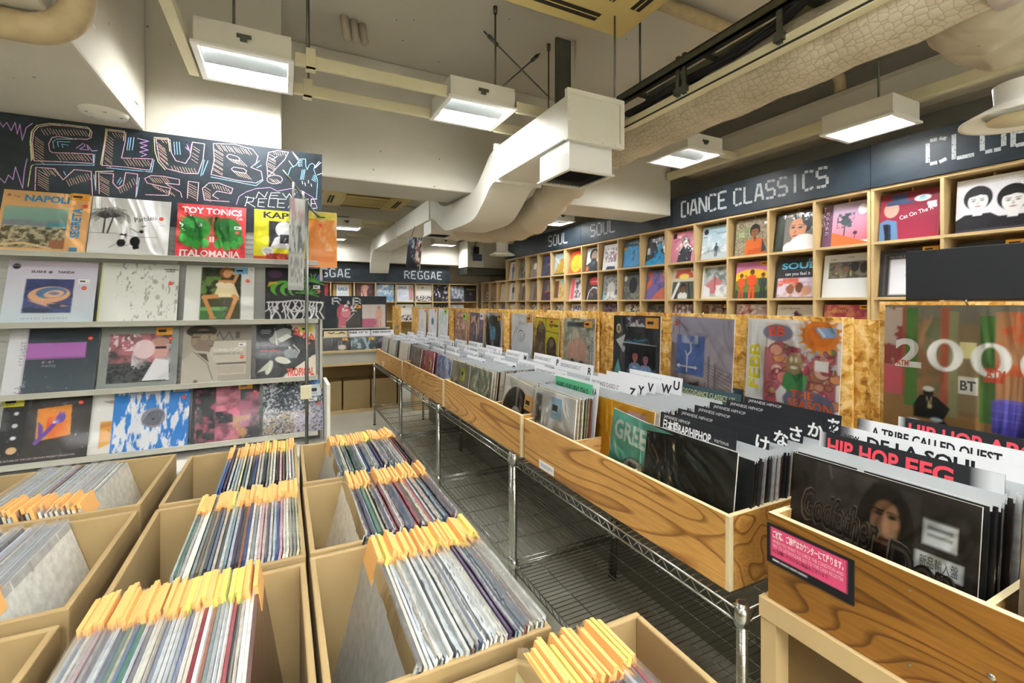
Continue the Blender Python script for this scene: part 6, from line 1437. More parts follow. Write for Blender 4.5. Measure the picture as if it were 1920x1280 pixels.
o = onto(mb.build('screw_head', M['chrome']), bn); o.parent = bn; o.matrix_parent_inverse = Matrix.Identity(4); o.location = (.9348 - bn.location.x, .292 - bn.location.y, .848 - bn.location.z); o.rotation_euler = (0, R(-90), 0)
# pink notice
nt = print_mesh('notice', 'r 0 0 1 1 1a1c20;r .055 .20 .93 .93 e0527e;T ご試聴、ご検盤はカウンターにて承ります。 .08 .70 .14 f6e6ea .82;t WHEN_YOU_WANT_TO_CHECK_THE_CONDITION_AND .08 .55 .085 f2c8d4 .82;t TRY_TO_LISTEN,PLEASE_GO_TO_THE_CASH_REGISTER .08 .43 .085 f2c8d4 .82;t ※ご試聴いただけない商品もございます .08 .31 .075 3a1424 .66;r .08 .09 .16 .13 d8d8dc;r .18 .09 .28 .13 b8b8bc;r .30 .09 .38 .13 b8b8bc;r .40 .09 .5 .13 b8b8bc', 60, .168, .083, .003, '1a1c20')
onto(nt, bn); nt.location = (.9315, .557, .846); nt.rotation_euler = (0, 0, R(-90)); nt.name = 'pink_notice'

# ---------------------------------------------------------------- strand boards behind the bins
GO = 'strand boards behind the bins'
for y0, y1, z1, x, lb in ((.756, 1.816, 1.358, 1.478, 'strand board panel carrying the purple and cartoon sleeves'), (1.964, 2.944, 1.356, 1.478, 'strand board panel carrying the white, yellow and nude sleeves'), (3.04, 4.15, 1.352, 1.478, 'strand board panel carrying the black disc sleeve'), (4.28, 5.9, 1.35, 1.478, 'strand board panel carrying the three pale sleeves'), (6.47, 7.0, 1.36, 1.46, 'last narrow strand board panel')):
    tag(MB().box((x, y0, .70), (x + .012, y1, z1)).build('strand_board', M['osb']), lb, 'board', GO)
tag(MB().box((1.505, .70, .70), (1.52, 5.9, 1.352)).build('backing_board', M['osb']), 'long recessed strand board behind the front panels', 'board', GO)
tag(MB().box((1.478, -.8, .72), (1.49, .686, 1.404)).build('strand_board', M['osb']), 'taller strand board panel behind the varnished bin', 'board', GO)
tag(MB().box((1.476, -.8, 1.408), (1.492, .626, 1.536)).build('header_panel', M['blackboard'], None, .002), 'plain black header panel above the taller strand board', 'panel')

# ---------------------------------------------------------------- records hanging on the strand boards
rq = random.Random(4)
wires = ''.join('l 8a8896 .006 %.2f %.2f %.2f %.2f;' % (.40 + k * .06, 1.0 - k * .07, 1.0, .55 - k * .04) for k in range(9)) + ''.join('l 6a6470 .007 .58 %.3f 1 %.3f;' % (.44 - k * .035, .36 - k * .05) for k in range(8)) + 'l 5c5660 .014 .64 .52 .65 .02;l 5c5660 .014 .74 .45 .74 .02;l 4a444c .012 .60 .2 .60 .0;l 8a868c .02 .13 1 .14 0;l 5a545c .008 .05 .98 .3 .82;l 5a545c .008 .12 .94 .32 .76;'
blobs = ''
for k in range(58):
    x, y = .30 + rq.random() * .66, .08 + rq.random() * .66
    rx = .03 + rq.random() * .05
    c = rq.choice(['c8606c', 'd8847c', 'b84c5a', 'd89868', '8a9a68', 'e0a890', 'c06878', 'a85060', 'e2b8a8', 'b87a60'])
    blobs += 'e %.2f %.2f %.3f %.3f 6a3c44;e %.2f %.2f %.3f %.3f %s;' % (x, y, rx + .008, rx * .8 + .008, x, y, rx, rx * .8, c)
    if k % 3 == 0: blobs += 'e %.2f %.2f .012 .016 f0e8e0;e %.2f %.2f .005 .007 20181c;' % (x, y + .01, x, y + .01)
sun = ''.join('p e8a040 %.3f %.3f %.3f %.3f %.3f %.3f;' % (.80 + .17 * math.cos(a - .16), .86 + .14 * math.sin(a - .16), .80 + .17 * math.cos(a + .16), .86 + .14 * math.sin(a + .16), .80 + .25 * math.cos(a), .86 + .21 * math.sin(a)) for a in [.4 * j for j in range(16)])
HANG = [   # y of left edge, right edge, top z, label, art, dots, tags
 (6.85, 6.56, 1.345, 'pale sleeve on the last narrow strand board', 'r 0 0 1 1 b9a998;n 0 0 1 1 6 .5 .3 8a7868 4;r .05 .05 .2 .95 d8d0c8', (), ()),
 (5.50, 5.17, 1.335, 'white sleeve with a grey oval, first of the three pale sleeves', 'r 0 0 1 1 dcdcde;e .5 .45 .16 .16 b0b2b6;e .5 .45 .13 .13 d0d2d6', (), ((.88, .92, .2, .12, 'f0b050'),)),
 (5.09, 4.75, 1.34, 'white sleeve with a green oval, middle of the three pale sleeves', 'r 0 0 1 1 d8dadd;e .5 .56 .15 .13 5a8a8a;e .5 .56 .11 .10 3e7272;n 0 0 1 .4 5 .6 .2 e8eaec 4', (), ((.85, .93, .2, .12, 'f0b050'),)),
 (4.72, 4.39, 1.342, 'white sleeve with green scribbles, last of the three pale sleeves', 'r 0 0 1 1 dcdfe0;l 7ab08a .03 .1 .8 .3 .5 .6 .9 .9 .6;l 8ab898 .03 .5 .95 .3 .7 .8 .5;l 6a7278 .012 .1 .6 .2 .8 .4 .9 .5 .7;l 8a9298 .02 .08 .5 .3 .25 .6 .15;e .7 .12 .12 .06 a8acae', (), ((.75, .92, .3, .16, '9ac45a'),)),
 (4.195, 3.86, 1.32, 'brownish-pink embossed sleeve on the strand board', 'r 0 0 1 1 b08a7c;n 0 0 1 1 7 .5 .3 8e6658 4;n .1 .5 .9 .95 14 .55 .12 d8b09c 6;r .1 .78 .9 .86 8a5c50;n .1 .2 .9 .6 10 .55 .15 7a5448 8;l d0b0a4 .01 .05 .12 .95 .1', (), ((.82, .88, .28, .2, '9ac04a'),)),
 (3.80, 3.48, 1.32, 'dusky violet painted sleeve on the strand board', 'g 0 0 1 1 5a4a52 7a6470;n 0 0 1 1 6 .5 .3 4a3c48 4;n .1 .4 .7 .9 6 .55 .2 a88a70 7;l d8c8b4 .04 .5 .7 .55 .4 .5 .25;e .5 .84 .08 .06 3a2c34;n 0 0 1 .4 7 .5 .2 3e3444 9;l e0d0c0 .02 .1 .7 .4 .9', (), ((.86, .92, .24, .18, 'd8c8d4'),)),
 (3.44, 3.115, 1.326, 'clear sleeve showing a black disc with a pale blue label', 'r 0 0 1 1 b4b4c0;e .48 .48 .46 .46 3d4038;n .04 .04 .92 .92 5 .5 .3 55584e 4;e .48 .48 .40 .40 3a3c36;e .48 .48 .36 .36 42443c;e .48 .50 .17 .17 7ab4cc;n .32 .34 .64 .66 16 .5 .15 4a8ab0 5;e .48 .48 .02 .02 2a2a2a;p 8a8c88 .3 .0 .5 .45 .6 .02', (), ((.86, .90, .26, .16, 'f0b04e'),)),
 (2.952, 2.645, 1.328, 'plain white sleeve with a small hole showing a black arc', 'r 0 0 1 1 e0e2e6;e .46 .50 .155 .145 2b2c30;e .46 .485 .15 .14 dfe1e5;e .46 .48 .11 .11 d0d3d8;e .47 .58 .012 .012 44444a;l a8acb4 .006 .4 .44 .5 .44;l a8acb4 .006 .42 .4 .5 .4', (), ((.84, .90, .27, .17, 'f2b65e'),)),
 (2.62, 2.33, 1.31, 'yellow sleeve with two brown figures in window frames', 'r 0 0 1 1 8a7430;r .02 .62 .98 .98 d8cc3a;r .45 .3 .98 .62 d0c234;e .26 .66 .20 .26 5a4a3c;e .26 .80 .12 .1 8a7460;p 6a5644 .0 0 .5 0 .46 .5 .1 .56 0 .4;e .72 .42 .20 .22 4c3e34;e .72 .52 .1 .08 8a7460;p 5c4a3c .4 0 1 0 1 .3 .8 .34;n 0 0 1 .5 8 .55 .2 8a7058 5;l 3c3a30 .014 .0 .76 1 .72;l 3c3a30 .014 .46 1 .46 0;T tyree .60 .84 .07 3a3420 .36;e .2 .90 .05 .04 d8703a', (), ((.72, .93, .18, .1, 'f2b050'),)),
 (2.272, 1.97, 1.318, 'pale faded sleeve of two seated nude figures', 'r 0 0 1 1 b9b6a6;n 0 0 1 1 9 .5 .3 8e9484 4;n 0 .4 1 1 12 .55 .2 c8ccbe 7;r .12 .84 .72 .93 6e7478;e .40 .70 .12 .11 cfc6b4;p cfa694 .10 .28 .80 .26 .74 .58 .55 .66 .3 .62 .14 .5;e .38 .46 .26 .16 d4ac98;e .32 .16 .10 .12 4a4a46;e .60 .14 .10 .12 4a4a46;e .32 .13 .07 .07 b89a88;e .60 .11 .07 .07 b89a88;r .88 .02 .98 .80 dddcd8;t Sunshine_Delight .955 .1 .07 3a3a40 .62 90;t RAW_SILK .14 .86 .05 3c4044 .5', (), ((.80, .90, .24, .12, 'f2b050'),)),
 (1.816, 1.50, 1.343, 'dark collage sleeve with a framed night portrait of two people', 'r 0 0 1 1 4a4e52;n 0 .5 1 1 5 .5 .3 33363a 4;r .28 .84 .70 .98 5c4a64;n .28 .84 .70 .98 14 .5 .08 d8dade 9;p d8dce0 .06 .62 .28 .72 .2 .5;p b8c0c4 .1 .58 .3 .52 .24 .44;l e8ecee .012 .22 .60 .92 .58;r .28 .08 .92 .58 1f2028;P .50 .34 .14 b8706a 18161c 7f9fc8;P .72 .32 .13 b07888 1a1820 86a8d4;n .34 .08 .92 .26 6 .5 .25 b8d0ec 5;e .60 .14 .16 .06 dfe6ee;p 6aa8a8 .02 .1 .2 .12 .12 .34;e .12 .80 .055 .07 d8d0b8;e .12 .80 .04 .05 8a7a58;t The_Choosers .32 .58 .055 4aa8dc .44 8;p 3e4248 .0 .1 .2 .5 .0 .6', (), ((.84, .90, .26, .15, 'f2b45a'),)),
 (1.441, 1.142, 1.346, 'pale purple sleeve with power lines and a blue square holding a pale branch', 'g 0 0 1 1 b9a9a4 a7a6bd;p 8a7a78 0 .04 .14 .04 .12 .64 0 .66;' + wires + 'r .10 .26 .57 .76 4f6aa8;n .10 .26 .57 .76 4 .55 .4 6f86c4 4;n .18 .66 .46 .76 8 .5 .3 c0c8e0 5;l dcdce6 .02 .29 .30 .29 .50 .35 .56 .34 .66;l dcdce6 .018 .29 .50 .255 .555;l d8d0d4 .022 .13 .36 .45 .36;p e0c8c8 .42 .33 .47 .36 .42 .39;p e0d8d8 .16 .33 .11 .36 .16 .39;n .2 .0 .5 .2 14 .5 .1 6a5e62 6;l 9a8a88 .01 0 .30 .14 .30', ((.085, .905),), ()),
 (1.088, .782, 1.347, 'white-bordered sleeve with a crowded pink cartoon crowd, an orange sun and bubble lettering', 'r 0 0 1 1 ececee;r .22 .04 .965 .965 e6dcd8;r .22 .04 .965 .70 c07078;' + blobs + 'n .45 .55 .97 .95 14 .55 .06 c8ccd4 8;' + sun + 'e .80 .86 .18 .15 e48a34;e .80 .86 .13 .11 d87a2c;p 8aa8d0 .74 .93 .94 .95 .96 .86 .82 .84;l e8ecf4 .02 .78 .93 .84 .86;e .36 .86 .17 .09 8a86a0;T BB .26 .83 .10 e0563a .18;p 4f9a5c .42 .22 .66 .22 .70 .44 .58 .50 .50 .50 .44 .42;p 3a7a4a .50 .48 .58 .36 .66 .48;e .55 .56 .09 .11 a8906a;e .52 .60 .016 .03 f2ecd8;e .57 .60 .016 .03 f2ecd8;e .55 .52 .04 .016 f4f0ea;e .84 .26 .06 .06 c83a78;e .84 .26 .05 .05 d85a90;e .82 .28 .01 .016 f6eef2;e .86 .28 .01 .016 f6eef2;p f2f2f2 .38 .14 .46 .14 .48 .28 .42 .32 .36 .24;e .70 .19 .26 .12 7a7a98;T THE .52 .225 .075 e8703c .24;T SEASON .50 .125 .085 e8703c .44;T FEBB .165 .24 .12 e4d83a .50 90;r .76 .52 .89 .62 f2f2f2', (), ()),
]
for y1, y0, zt, lb, art, dots, tags_ in HANG:
    w_ = min(.318, max(.29, y1 - y0))
    root = lp(lb, art, (1.458, (y0 + y1) / 2, zt - .318), R(-90), R(2.2), R(1.2) * (1 if len(lb) % 2 else -.4), 96 if y1 < 3.5 else 40, w_, .316, 'record', 'hanging_record', 'records hung on the strand boards', dots, tags_, y1 < 3.5)
    mb = MB(); mb.tube([(0, .010, .318), (0, -.004, .327), (0, .012, .334)], .0022, 6); h_ = mb.build('hook', M['chrome'], root)
boxes2 = 'g 0 0 1 1 8a6a44 7a7668;p 9a7648 0 0 1 0 1 .20 .5 .16 0 .28;r 0 .26 .12 .5 c8606c;r 0 .5 .12 .98 c8b8ac;n 0 .5 .2 .98 8 .5 .1 9a4a48 4;r .14 .18 .22 .98 55803c;r .12 .3 .14 .98 b05a44;r .22 .3 .40 .9 6e7454;n .22 .3 .40 .9 9 .5 .2 9a7450 5;r .36 .18 .41 .98 a85a40;r .41 .14 .46 .95 8f9068;r .46 .2 .58 .85 8a7654;r .47 .6 .56 .72 d8d098;r .465 .33 .57 .46 d8d4c8;r .58 .14 .66 .92 4c7436;r .66 .3 .8 .95 b08058;n .66 .5 .82 .95 9 .5 .15 c8653c 8;r .60 .44 .70 .54 c8503c;r .80 .12 1 .9 7a6a50;n .8 .12 1 .9 9 .5 .15 a8906a 9;e .74 .30 .095 .03 7a70c8;r .645 .12 .835 .30 5a52b8;g .645 .08 .835 .30 4a44a0 6a64c8;e .74 .10 .095 .03 4a44a0;l 7a74d0 .008 .645 .24 .835 .24;l 7a74d0 .008 .645 .18 .835 .18;r .86 .78 1 .95 1e2020;e .29 .30 .032 .038 2a1c16;e .29 .335 .034 .02 e8e6e0;p 16181a .20 .10 .38 .10 .42 .20 .34 .28 .24 .28 .20 .2;p 1c2026 .34 .16 .42 .06 .38 .05 .30 .12;e .30 .20 .014 .018 c8b888;l c8b888 .006 .28 .27 .30 .20;l c8b888 .006 .31 .27 .30 .20;e .20 .07 .04 .014 e4e6ea;e .34 .10 .035 .016 c8d4dc;T 2 .075 .50 .22 eeeeea .17;o .385 .61 .105 .125 .05 .095 eeeeea;o .635 .60 .105 .125 .05 .095 eeeeea;o .885 .585 .105 .125 .05 .095 eeeeea;T ATM .61 .47 .06 d86a48 .10;T ATM .085 .50 .045 d86a48 .08;T BT .475 .36 .07 5a5a58 .085;T JOEY_BADASS .36 .012 .045 e8e4dc .40;t JO .88 .90 .035 e0e0dc'.replace('BADASS', 'BADA$$')
root = lp('wide sleeve with tall white numerals 2000 over a street scene and a crouching figure', boxes2, (1.456, .502, 1.395 - .318), R(-90), R(1.8), 0, 120, .33, .318, 'record', 'hanging_record', 'records hung on the strand boards', (), (), True)
mb = MB(); mb.tube([(0, .010, .318), (0, -.004, .327), (0, .012, .334)], .0022, 6); mb.build('hook', M['chrome'], root)

# unseen row of wall-facing bins, added to block light behind the boards
for src, y in ((b1, 1.27), (b2, 2.37), (b3, 3.53), (b4, 4.79)):
    r_ = src.copy(); C.objects.link(r_); r_.location = (1.815, src.location.y, src.location.z); r_.rotation_euler = (0, 0, R(180))
    r_['label'] = 'wall-facing bin behind the strand boards, back to back with the %s' % ' '.join(src['label'].replace(',', ' ').split()[:3])
    for ch in list(src.children):
        if ch.name.startswith('paper'): continue
        mi = ch.matrix_parent_inverse.copy(); c_ = ch.copy(); C.objects.link(c_); c_.parent = r_; c_.matrix_parent_inverse = mi
tag(MB().box((1.56, .75, .0), (2.05, 5.4, .70)).build('base_cabinet', plain('dark_grey_block', '77766e', .6)), 'dark base cabinet under the bins behind the strand boards', 'cabinet')  # solid block added to keep the space under the wire racks dark


# ---------------------------------------------------------------- records filed in the bins
def filed_mb():
    return MB().box((-.156, 0, 0), (.156, .0042, .308))


def strip_mb():
    mb = MB(); n = 5
    for k in range(n):
        def P(i, z): return (-.159 + .318 * i / n, .001 + .0012 * math.sin(i * 2.3), z)
        mb.add([P(k, .300), P(k + 1, .300), P(k + 1, .318), P(k, .318)], [(0, 1, 2, 3)], 0, (1, 1, 1), True)
    mb.box((-.1585, -.0004, .3075), (.1585, .0046, .3105))
    return mb


STUFF = MB()
PB = ['c9bfae', '8a7a66', '4a4038', 'd8d2c4', 'a89c88', '5a4a44', '2c2a2a', 'b8a890', '6c3c34', 'e0dccf', '8a8c84', '3a3c44', '946a54', 'c4c6c2', '5a2c38', '6c7a7c']
DARK = ['1d1f20', '2c2e30', 'b4b6b6', '3a3c3c', '8c9296', '4c4e50', 'c8c8c6', '2a2422', '6a6e70', 'e0e0de', '7a3020', '1a1a1c']


def stack(yc, xa, xb, z, n, where, lean=8, pal=PB, as_stuff=False, seed=1, w=.312, hs=1.0):
    r_ = random.Random(seed)
    for k in range(n):
        x = xa + (xb - xa) * k / max(1, n - 1) + r_.uniform(-.001, .001)
        y = yc + r_.uniform(-.006, .006)
        c = r_.choice(pal) if k else pal[0]
        le = R(lean + r_.uniform(-.8, .8))
        if as_stuff:
            ux = Vector((math.sin(le), 0, math.cos(le))); tx = Vector((math.cos(le), 0, -math.sin(le)))
            o_ = Vector((x, y - w / 2, z))
            STUFF.obox(o_, tx * .0042, (0, w, 0), ux * .308, 0, lin(c))
            STUFF.obox(o_ + ux * .3082 - tx * .0004, tx * .005, (0, w, 0), ux * .006, 0, lin(('cfd2d4', 'e2e4e5', 'b8bcc0')[k % 3]))
            continue
        o = part('filed', lambda: filed_mb().build('filed_record', M['objcol']))
        o.name = 'filed_record'
        o.parent = None
        o.location = (x, y, z + r_.uniform(0, .004)); o.rotation_euler = (-le, 0, R(-90)); o.color = (*lin(c), 1); o.scale = (1, 1, hs)
        s_ = part('strip', lambda: strip_mb().build('plastic_sleeve', M['film_white'])); s_.parent = o; s_.name = 'plastic_sleeve'
        tag(o, '%s-edged record, %s from the front in the %s' % (cname(c), nth(k), where), 'record', 'records filed in the ' + where)


FB = dict(name='filed_cover', cat='record', group='front covers of the filed records')
ZC, Z1, Z2, Z3, Z4 = .776, .7215, .7195, .7175, .7165
goth = 'r 0 0 1 1 2e2a28;r .16 .45 .52 .98 4a4642;n .16 .45 .52 .98 8 .5 .3 3a3634 4;l 6a665e .012 .26 .9 .24 .98;r .5 .5 .74 .96 3c3834;e .57 .70 .15 .27 1c1a18;e .57 .72 .075 .15 7a5a44;e .60 .74 .045 .12 9a7458;p b08868 .565 .78 .585 .78 .60 .68 .565 .66;e .535 .78 .024 .012 140e0c;e .61 .775 .024 .012 140e0c;l 2a1a14 .012 .51 .805 .56 .80;l 2a1a14 .012 .585 .80 .64 .795;e .575 .63 .04 .014 3a1c16;p 2a201c .53 .60 .62 .60 .60 .54 .55 .54;p 1c1a18 .46 .84 .50 .96 .64 .96 .68 .84 .57 .88;r .76 .70 .91 .84 d4dcdf;r .78 .79 .89 .81 6a7074;r .78 .75 .89 .765 8a9094;r .74 .655 .93 .685 3a3a3a;r .73 .55 .94 .65 d8e0e2;t 新品輸入盤 .75 .575 .05 4a5054 .17;q Godfather .065 .575 .215 6e665c .485 -4;q Don .585 .435 .215 6e665c .325 -4;q Godfather .075 .585 .195 26221f .465 -4;q Don .595 .445 .195 26221f .305 -4;t Godfather .085 .595 .175 4c463f .445 -4;t Don .605 .455 .175 4c463f .285 -4;t Slave_Of_New_York .3 .30 .03 6a645c .4'
lp('brown-black sleeve with outlined gothic lettering and a hooded face, front of the varnished bin', goth, (.972, .479, ZC), R(-90), R(8), 0, 96, .305, .296, dots=((.74, .40),), wrap=True, **FB)
stack(.479, .992, 1.40, ZC, 46, 'varnished bin', 8, DARK, seed=3, w=.30, hs=.95)
lp('brown card sleeve with big pale letters at the picture edge of the varnished bin', 'r 0 0 1 1 a08a72;r .06 .05 1 .62 4a3440;T SO .08 .36 .16 e4e4ea .5;T NG .08 .12 .16 e4e4ea .5;r .05 .84 .6 .98 2a2a2c;r .08 .88 .55 .90 d8d8d8', (.972, .125, ZC), R(-90), R(8), 0, 48, .312, .305, wrap=True, **FB)
stack(.125, .992, 1.40, ZC, 40, '', 8, DARK, True, 4)

# near plywood bin
lp('plain shiny black sleeve at the front of the near plywood bin', 'r 0 0 1 1 262a29;n 0 0 1 1 4 .5 .5 343a38 4 2', (.968, .925, Z1), R(-90), R(7), 0, 24, .314, .31, wrap=True, **FB)
lp('turquoise sleeve lettered GREENSL round a printed label hole, near plywood bin', 'r 0 0 1 1 6fbfae;e .40 .42 .19 .17 2a4a48;e .40 .42 .175 .155 e0e2e0;n .26 .3 .54 .54 20 .5 .06 6a706e 4 .5;e .40 .42 .02 .02 4a4a4a;T GREENSLEEVES .05 .72 .19 dff0ec 1.35', (.983, 1.115, Z1), R(-90), R(4), R(5), 64, .312, .31, tags=((.88, .80, .2, .12, 'e0dc50'),), wrap=True, **FB)
stack(.915, 1.015, 1.41, Z1, 44, 'near plywood bin, black-fronted column', 7, DARK, seed=7, hs=.93)
lp('white sleeve with a thin black and white strip picture, near plywood bin', 'r 0 0 1 1 e6e7ea;r .02 .30 .18 .92 6a6c70;n .02 .30 .18 .92 10 .5 .1 d0d2d4 4;n .02 .3 .18 .92 8 .55 .1 2a2c2e 7;e .46 .14 .19 .12 8a6a44;e .46 .135 .17 .11 e4c89c;e .46 .08 .04 .05 c89a60', (.972, 1.613, Z1), R(-90), R(5), 0, 48, .312, .31, tags=((.56, .80, .26, .28, 'a8cce0'),), wrap=True, **FB)
stack(1.615, .99, 1.052, Z1, 10, 'near plywood bin behind the white sleeve', 5, ['c8c0a4', '2c2c28', '8a8468', 'd8d0b4', '3c3a34', '7a3a34'], seed=9)
lp('plain yellow sleeve with a pink tag, near plywood bin', 'r 0 0 1 1 f0b936;n 0 0 1 1 4 .5 .5 e8ae2c 4;l f8e8b8 .012 .2 .1 .45 .3', (1.09, 1.335, Z1), R(-90), R(7), 0, 16, .312, .31, tags=((.72, .82, .3, .22, 'e8c8cc'),), wrap=True, **FB)
stack(1.325, 1.112, 1.42, Z1, 28, 'near plywood bin behind the yellow sleeve', 7, PB, seed=8)
stack(1.62, 1.10, 1.42, Z1, 20, 'near plywood bin behind the white sleeve', 7, PB, seed=10)

# second bin
lp('black disc in a clear sleeve with a white centre label, second plywood bin', 'r 0 0 1 1 d8d4cc;e .5 .42 .47 .47 38332c;p 8a8680 .42 .88 .52 .88 .5 .52 .47 .52;p 6a665e .80 .62 .9 .5 .6 .42;e .5 .42 .17 .17 dde2e6;r .40 .48 .60 .52 5a5e62;r .43 .36 .57 .38 7a7e82;e .5 .42 .02 .02 2a2a2a', (.985, 1.99, Z2), R(-90), R(6), R(5), 64, .312, .31, tags=((.86, .74, .26, .22, 'f0c078'),), wrap=True, **FB)
lp('green-grey mottled sleeve at the front of the second plywood bin', 'r 0 0 1 1 9aa08a;n 0 0 1 1 5 .5 .4 7a8070 4;n 0 0 1 1 14 .6 .1 b8bca8 6', (.968, 2.40, Z2), R(-90), R(6), 0, 24, .312, .31, wrap=True, **FB)
stack(2.0, 1.01, 1.42, Z2, 24, 'second plywood bin behind the black disc', 7, PB, seed=12)
stack(2.41, .99, 1.41, Z2, 42, 'second plywood bin behind the mottled sleeve', 6, ['d8d0bc', '5a3a2c', 'c0b49c', '3a2c26', 'e4dfd0', '8a6a50', 'a89880', '6a3a38'], seed=13)
lp('grey-brown sleeve with a lime tag, second plywood bin', 'r 0 0 1 1 a09a88;n 0 0 1 1 6 .5 .4 7a7668 5;n 0 0 1 .5 9 .55 .2 5c584e 7', (.968, 2.735, Z2), R(-90), R(6), 0, 24, .312, .31, tags=((.66, .78, .24, .26, 'c8cc4e'),), wrap=True, **FB)
stack(2.74, .99, 1.41, Z2, 26, 'second plywood bin behind the lime-tagged sleeve', 7, PB, seed=14)
# third bin
lp('pale blue and white sleeve leaning in the third plywood bin', 'r 0 0 1 1 c4cfe4;n 0 0 1 1 7 .5 .1 6a84c0 4;r .1 .55 .7 .7 9aa8c8;e .6 .2 .2 .14 eceff6', (.972, 3.12, Z3), R(-90), R(8), R(3), 32, .312, .31, wrap=True, **FB)
stack(3.13, 1.0, 1.42, Z3, 14, 'third bin behind the blue-white sleeve', 7, PB, seed=15)
lp('rose-pink sleeve with an orange tag in the third plywood bin', 'r 0 0 1 1 d86e84;n 0 .5 1 .9 7 .56 .1 c05068 4;r .1 .8 .5 .9 b84860', (.972, 3.48, Z3), R(-90), R(6), 0, 32, .312, .31, tags=((.72, .72, .22, .3, 'e8b070'),), wrap=True, **FB)
stack(3.48, 1.0, 1.42, Z3, 14, 'third plywood bin behind the rose-pink sleeve', 7, ['8a2c48', '5a2030', 'c8b8a8', '3a3034', 'd8d0c4'], seed=16)
lp('grey and peach speckled sleeve at the far end of the third plywood bin', 'r 0 0 1 1 b8a898;n 0 0 1 1 9 .5 .2 8a8a94 4;n 0 .3 1 1 12 .55 .1 d8b09c 6', (.975, 3.88, Z3), R(-90), R(8), R(2), 28, .312, .31, wrap=True, **FB)
stack(3.88, .995, 1.41, Z3, 24, 'third plywood bin behind the peach speckled sleeve', 6, ['8a6a4c', '5a4030', 'c8b090', '3a2c24', 'a88458'], seed=17)
# endmost bin: the remaining records
for yc, sd in ((4.38, 20), (4.80, 21), (5.21, 22)):
    stack(yc, .99, 1.42, Z4, 40, '', 6, PB, True, sd)
lp('violet-edged pale sleeve in the endmost plywood bin', 'r 0 0 1 1 b8b4b0;n 0 0 1 1 6 .5 .3 98a494 4;r 0 0 .14 1 b05a8a', (.972, 5.20, Z4), R(-90), R(7), 0, 24, .312, .31, wrap=False, **FB)
lp('grey-green sleeve in the endmost plywood bin', 'r 0 0 1 1 a4aca0;n 0 0 1 1 6 .5 .3 c0bcb0 7', (.972, 4.80, Z4), R(-90), R(7), 0, 24, .312, .31, wrap=False, **FB)
tag(STUFF.build('packed_records', M['print']), 'closely packed records filling the endmost bin and the hidden end of the varnished bin', 'records', None, 'stuff')

# ---------------------------------------------------------------- title cards between the records
GT = 'title cards standing in the bins'
def card(label, x, yc, ztop, w, bg, texts, z0, lean=7, extra=''):
    h = (ztop - z0) / math.cos(R(lean))
    k = .06 / h       # lettering is laid out in the top 6 cm
    def fix(s):
        out = []
        for st in s.split(';'):
            a = st.split()
            if a and a[0] in 'tTq':
                a[3] = '%.4f' % (1 - k * (1 - float(a[3]))); a[4] = '%.4f' % (float(a[4]) * k)
            elif a and a[0] == 'r':
                a[2] = '%.4f' % (1 - k * (1 - float(a[2]))); a[4] = '%.4f' % (1 - k * (1 - float(a[4])))
            out.append(' '.join(a))
        return ';'.join(out)
    o = divider(label, x, yc, z0 + .001, R(-90), w, h, bg, fix(texts), R(lean), GT, fix(extra) + ';' if extra else '')
    return o


BK, WH, RED = '26282c', 'e6e7ea', 'ee5060'
card('black card with red HIP HOP EFG lettering in the varnished bin', 1.058, .474, 1.108, .30, BK, 'T HIP .06 .30 .52 %s .17;T HOP .27 .30 .52 %s .23;T EFG .54 .30 .52 %s .24' % (RED, RED, RED), ZC, 6, 'r 0 0 .015 1 e8e8ea;r .9 0 1 1 d4d8dc')
card('white card with big black capitals just behind the red EFG card', 1.15, .474, 1.108, .31, WH, 'T DE_LA_SOUL .18 .40 .40 1e1e22 .62;T NEW .03 .55 .16 2a2a2e .1', ZC, 6, 'r 0 0 .06 1 3a3a3e')
card('taller white card with four black words, before the red ABCD card', 1.235, .480, 1.115, .312, WH, 'T A_TRIBE_CALLED_QUEST .10 .42 .34 1e1e22 .72', ZC, 6, 'r 0 .4 .05 1 2a2a2e')
card('black card with red HIP HOP ABCD lettering in the varnished bin', 1.36, .450, 1.112, .312, BK, 'T HIP .07 .28 .52 %s .17;T HOP .28 .28 .52 %s .22;T ABCD .53 .28 .52 %s .34' % (RED, RED, RED), ZC, 6, 'r 0 0 .015 1 e8e8ea')
for k, (x, ka, yy) in enumerate(((1.022, '', .95), (1.095, 'け', .93), (1.17, 'な', .93), (1.24, 'さ', .93), (1.315, 'か', .925), (1.40, 'あ', .92))):
    tx = 't JAPANESE_HIPHOP .05 .74 .16 d8d8da .38;' + ('T 日本語RAP/HIPHOP .05 .20 .40 e8e8ea .66;t various .75 .34 .18 d8d8da .17' if not k else 'T 日本語RAP/HIPHOP .05 .22 .30 9aa0a6 .5;T %s .88 .18 .52 e8e8ea' % ka)
    card('black card reading JAPANESE HIPHOP %s, near plywood bin' % ('with the long heading, frontmost' if not k else 'with the kana %s' % ka), x, yy, 1.058 + .003 * k, .27 if not k else .312, BK, tx, Z1, 7)
card('dark teal card with yellow-green DISCO DANCE lettering, near plywood bin', 1.40, 1.245, 1.075, .312, '3a5058', 't DISCO/DANCE_CLASSICS_12" .16 .40 .34 c8cc8c .76', Z1, 7)
card('darker teal card close behind the first teal one, near plywood bin', 1.432, 1.262, 1.088, .312, '34484f', 't DISCO/DANCE_CLASSICS_12" .12 .48 .34 b8bc80 .76', Z1, 7)
card('green card reading HI-NRG EURO BEAT ITALO, near plywood bin', 1.035, 1.60, 1.078, .27, '55b083', 'T HI-NRG_/_EURO_BEAT_/ITALO .05 .30 .36 1c3a30 .86', Z1, 7)
card('white card lettered V.A, near plywood bin', 1.065, 1.612, 1.082, .30, WH, 'T V.A .86 .22 .40 26262a .10;t DISCO/DANCE_CLASSICS .1 .6 .2 5a5a60 .6', Z1, 7)
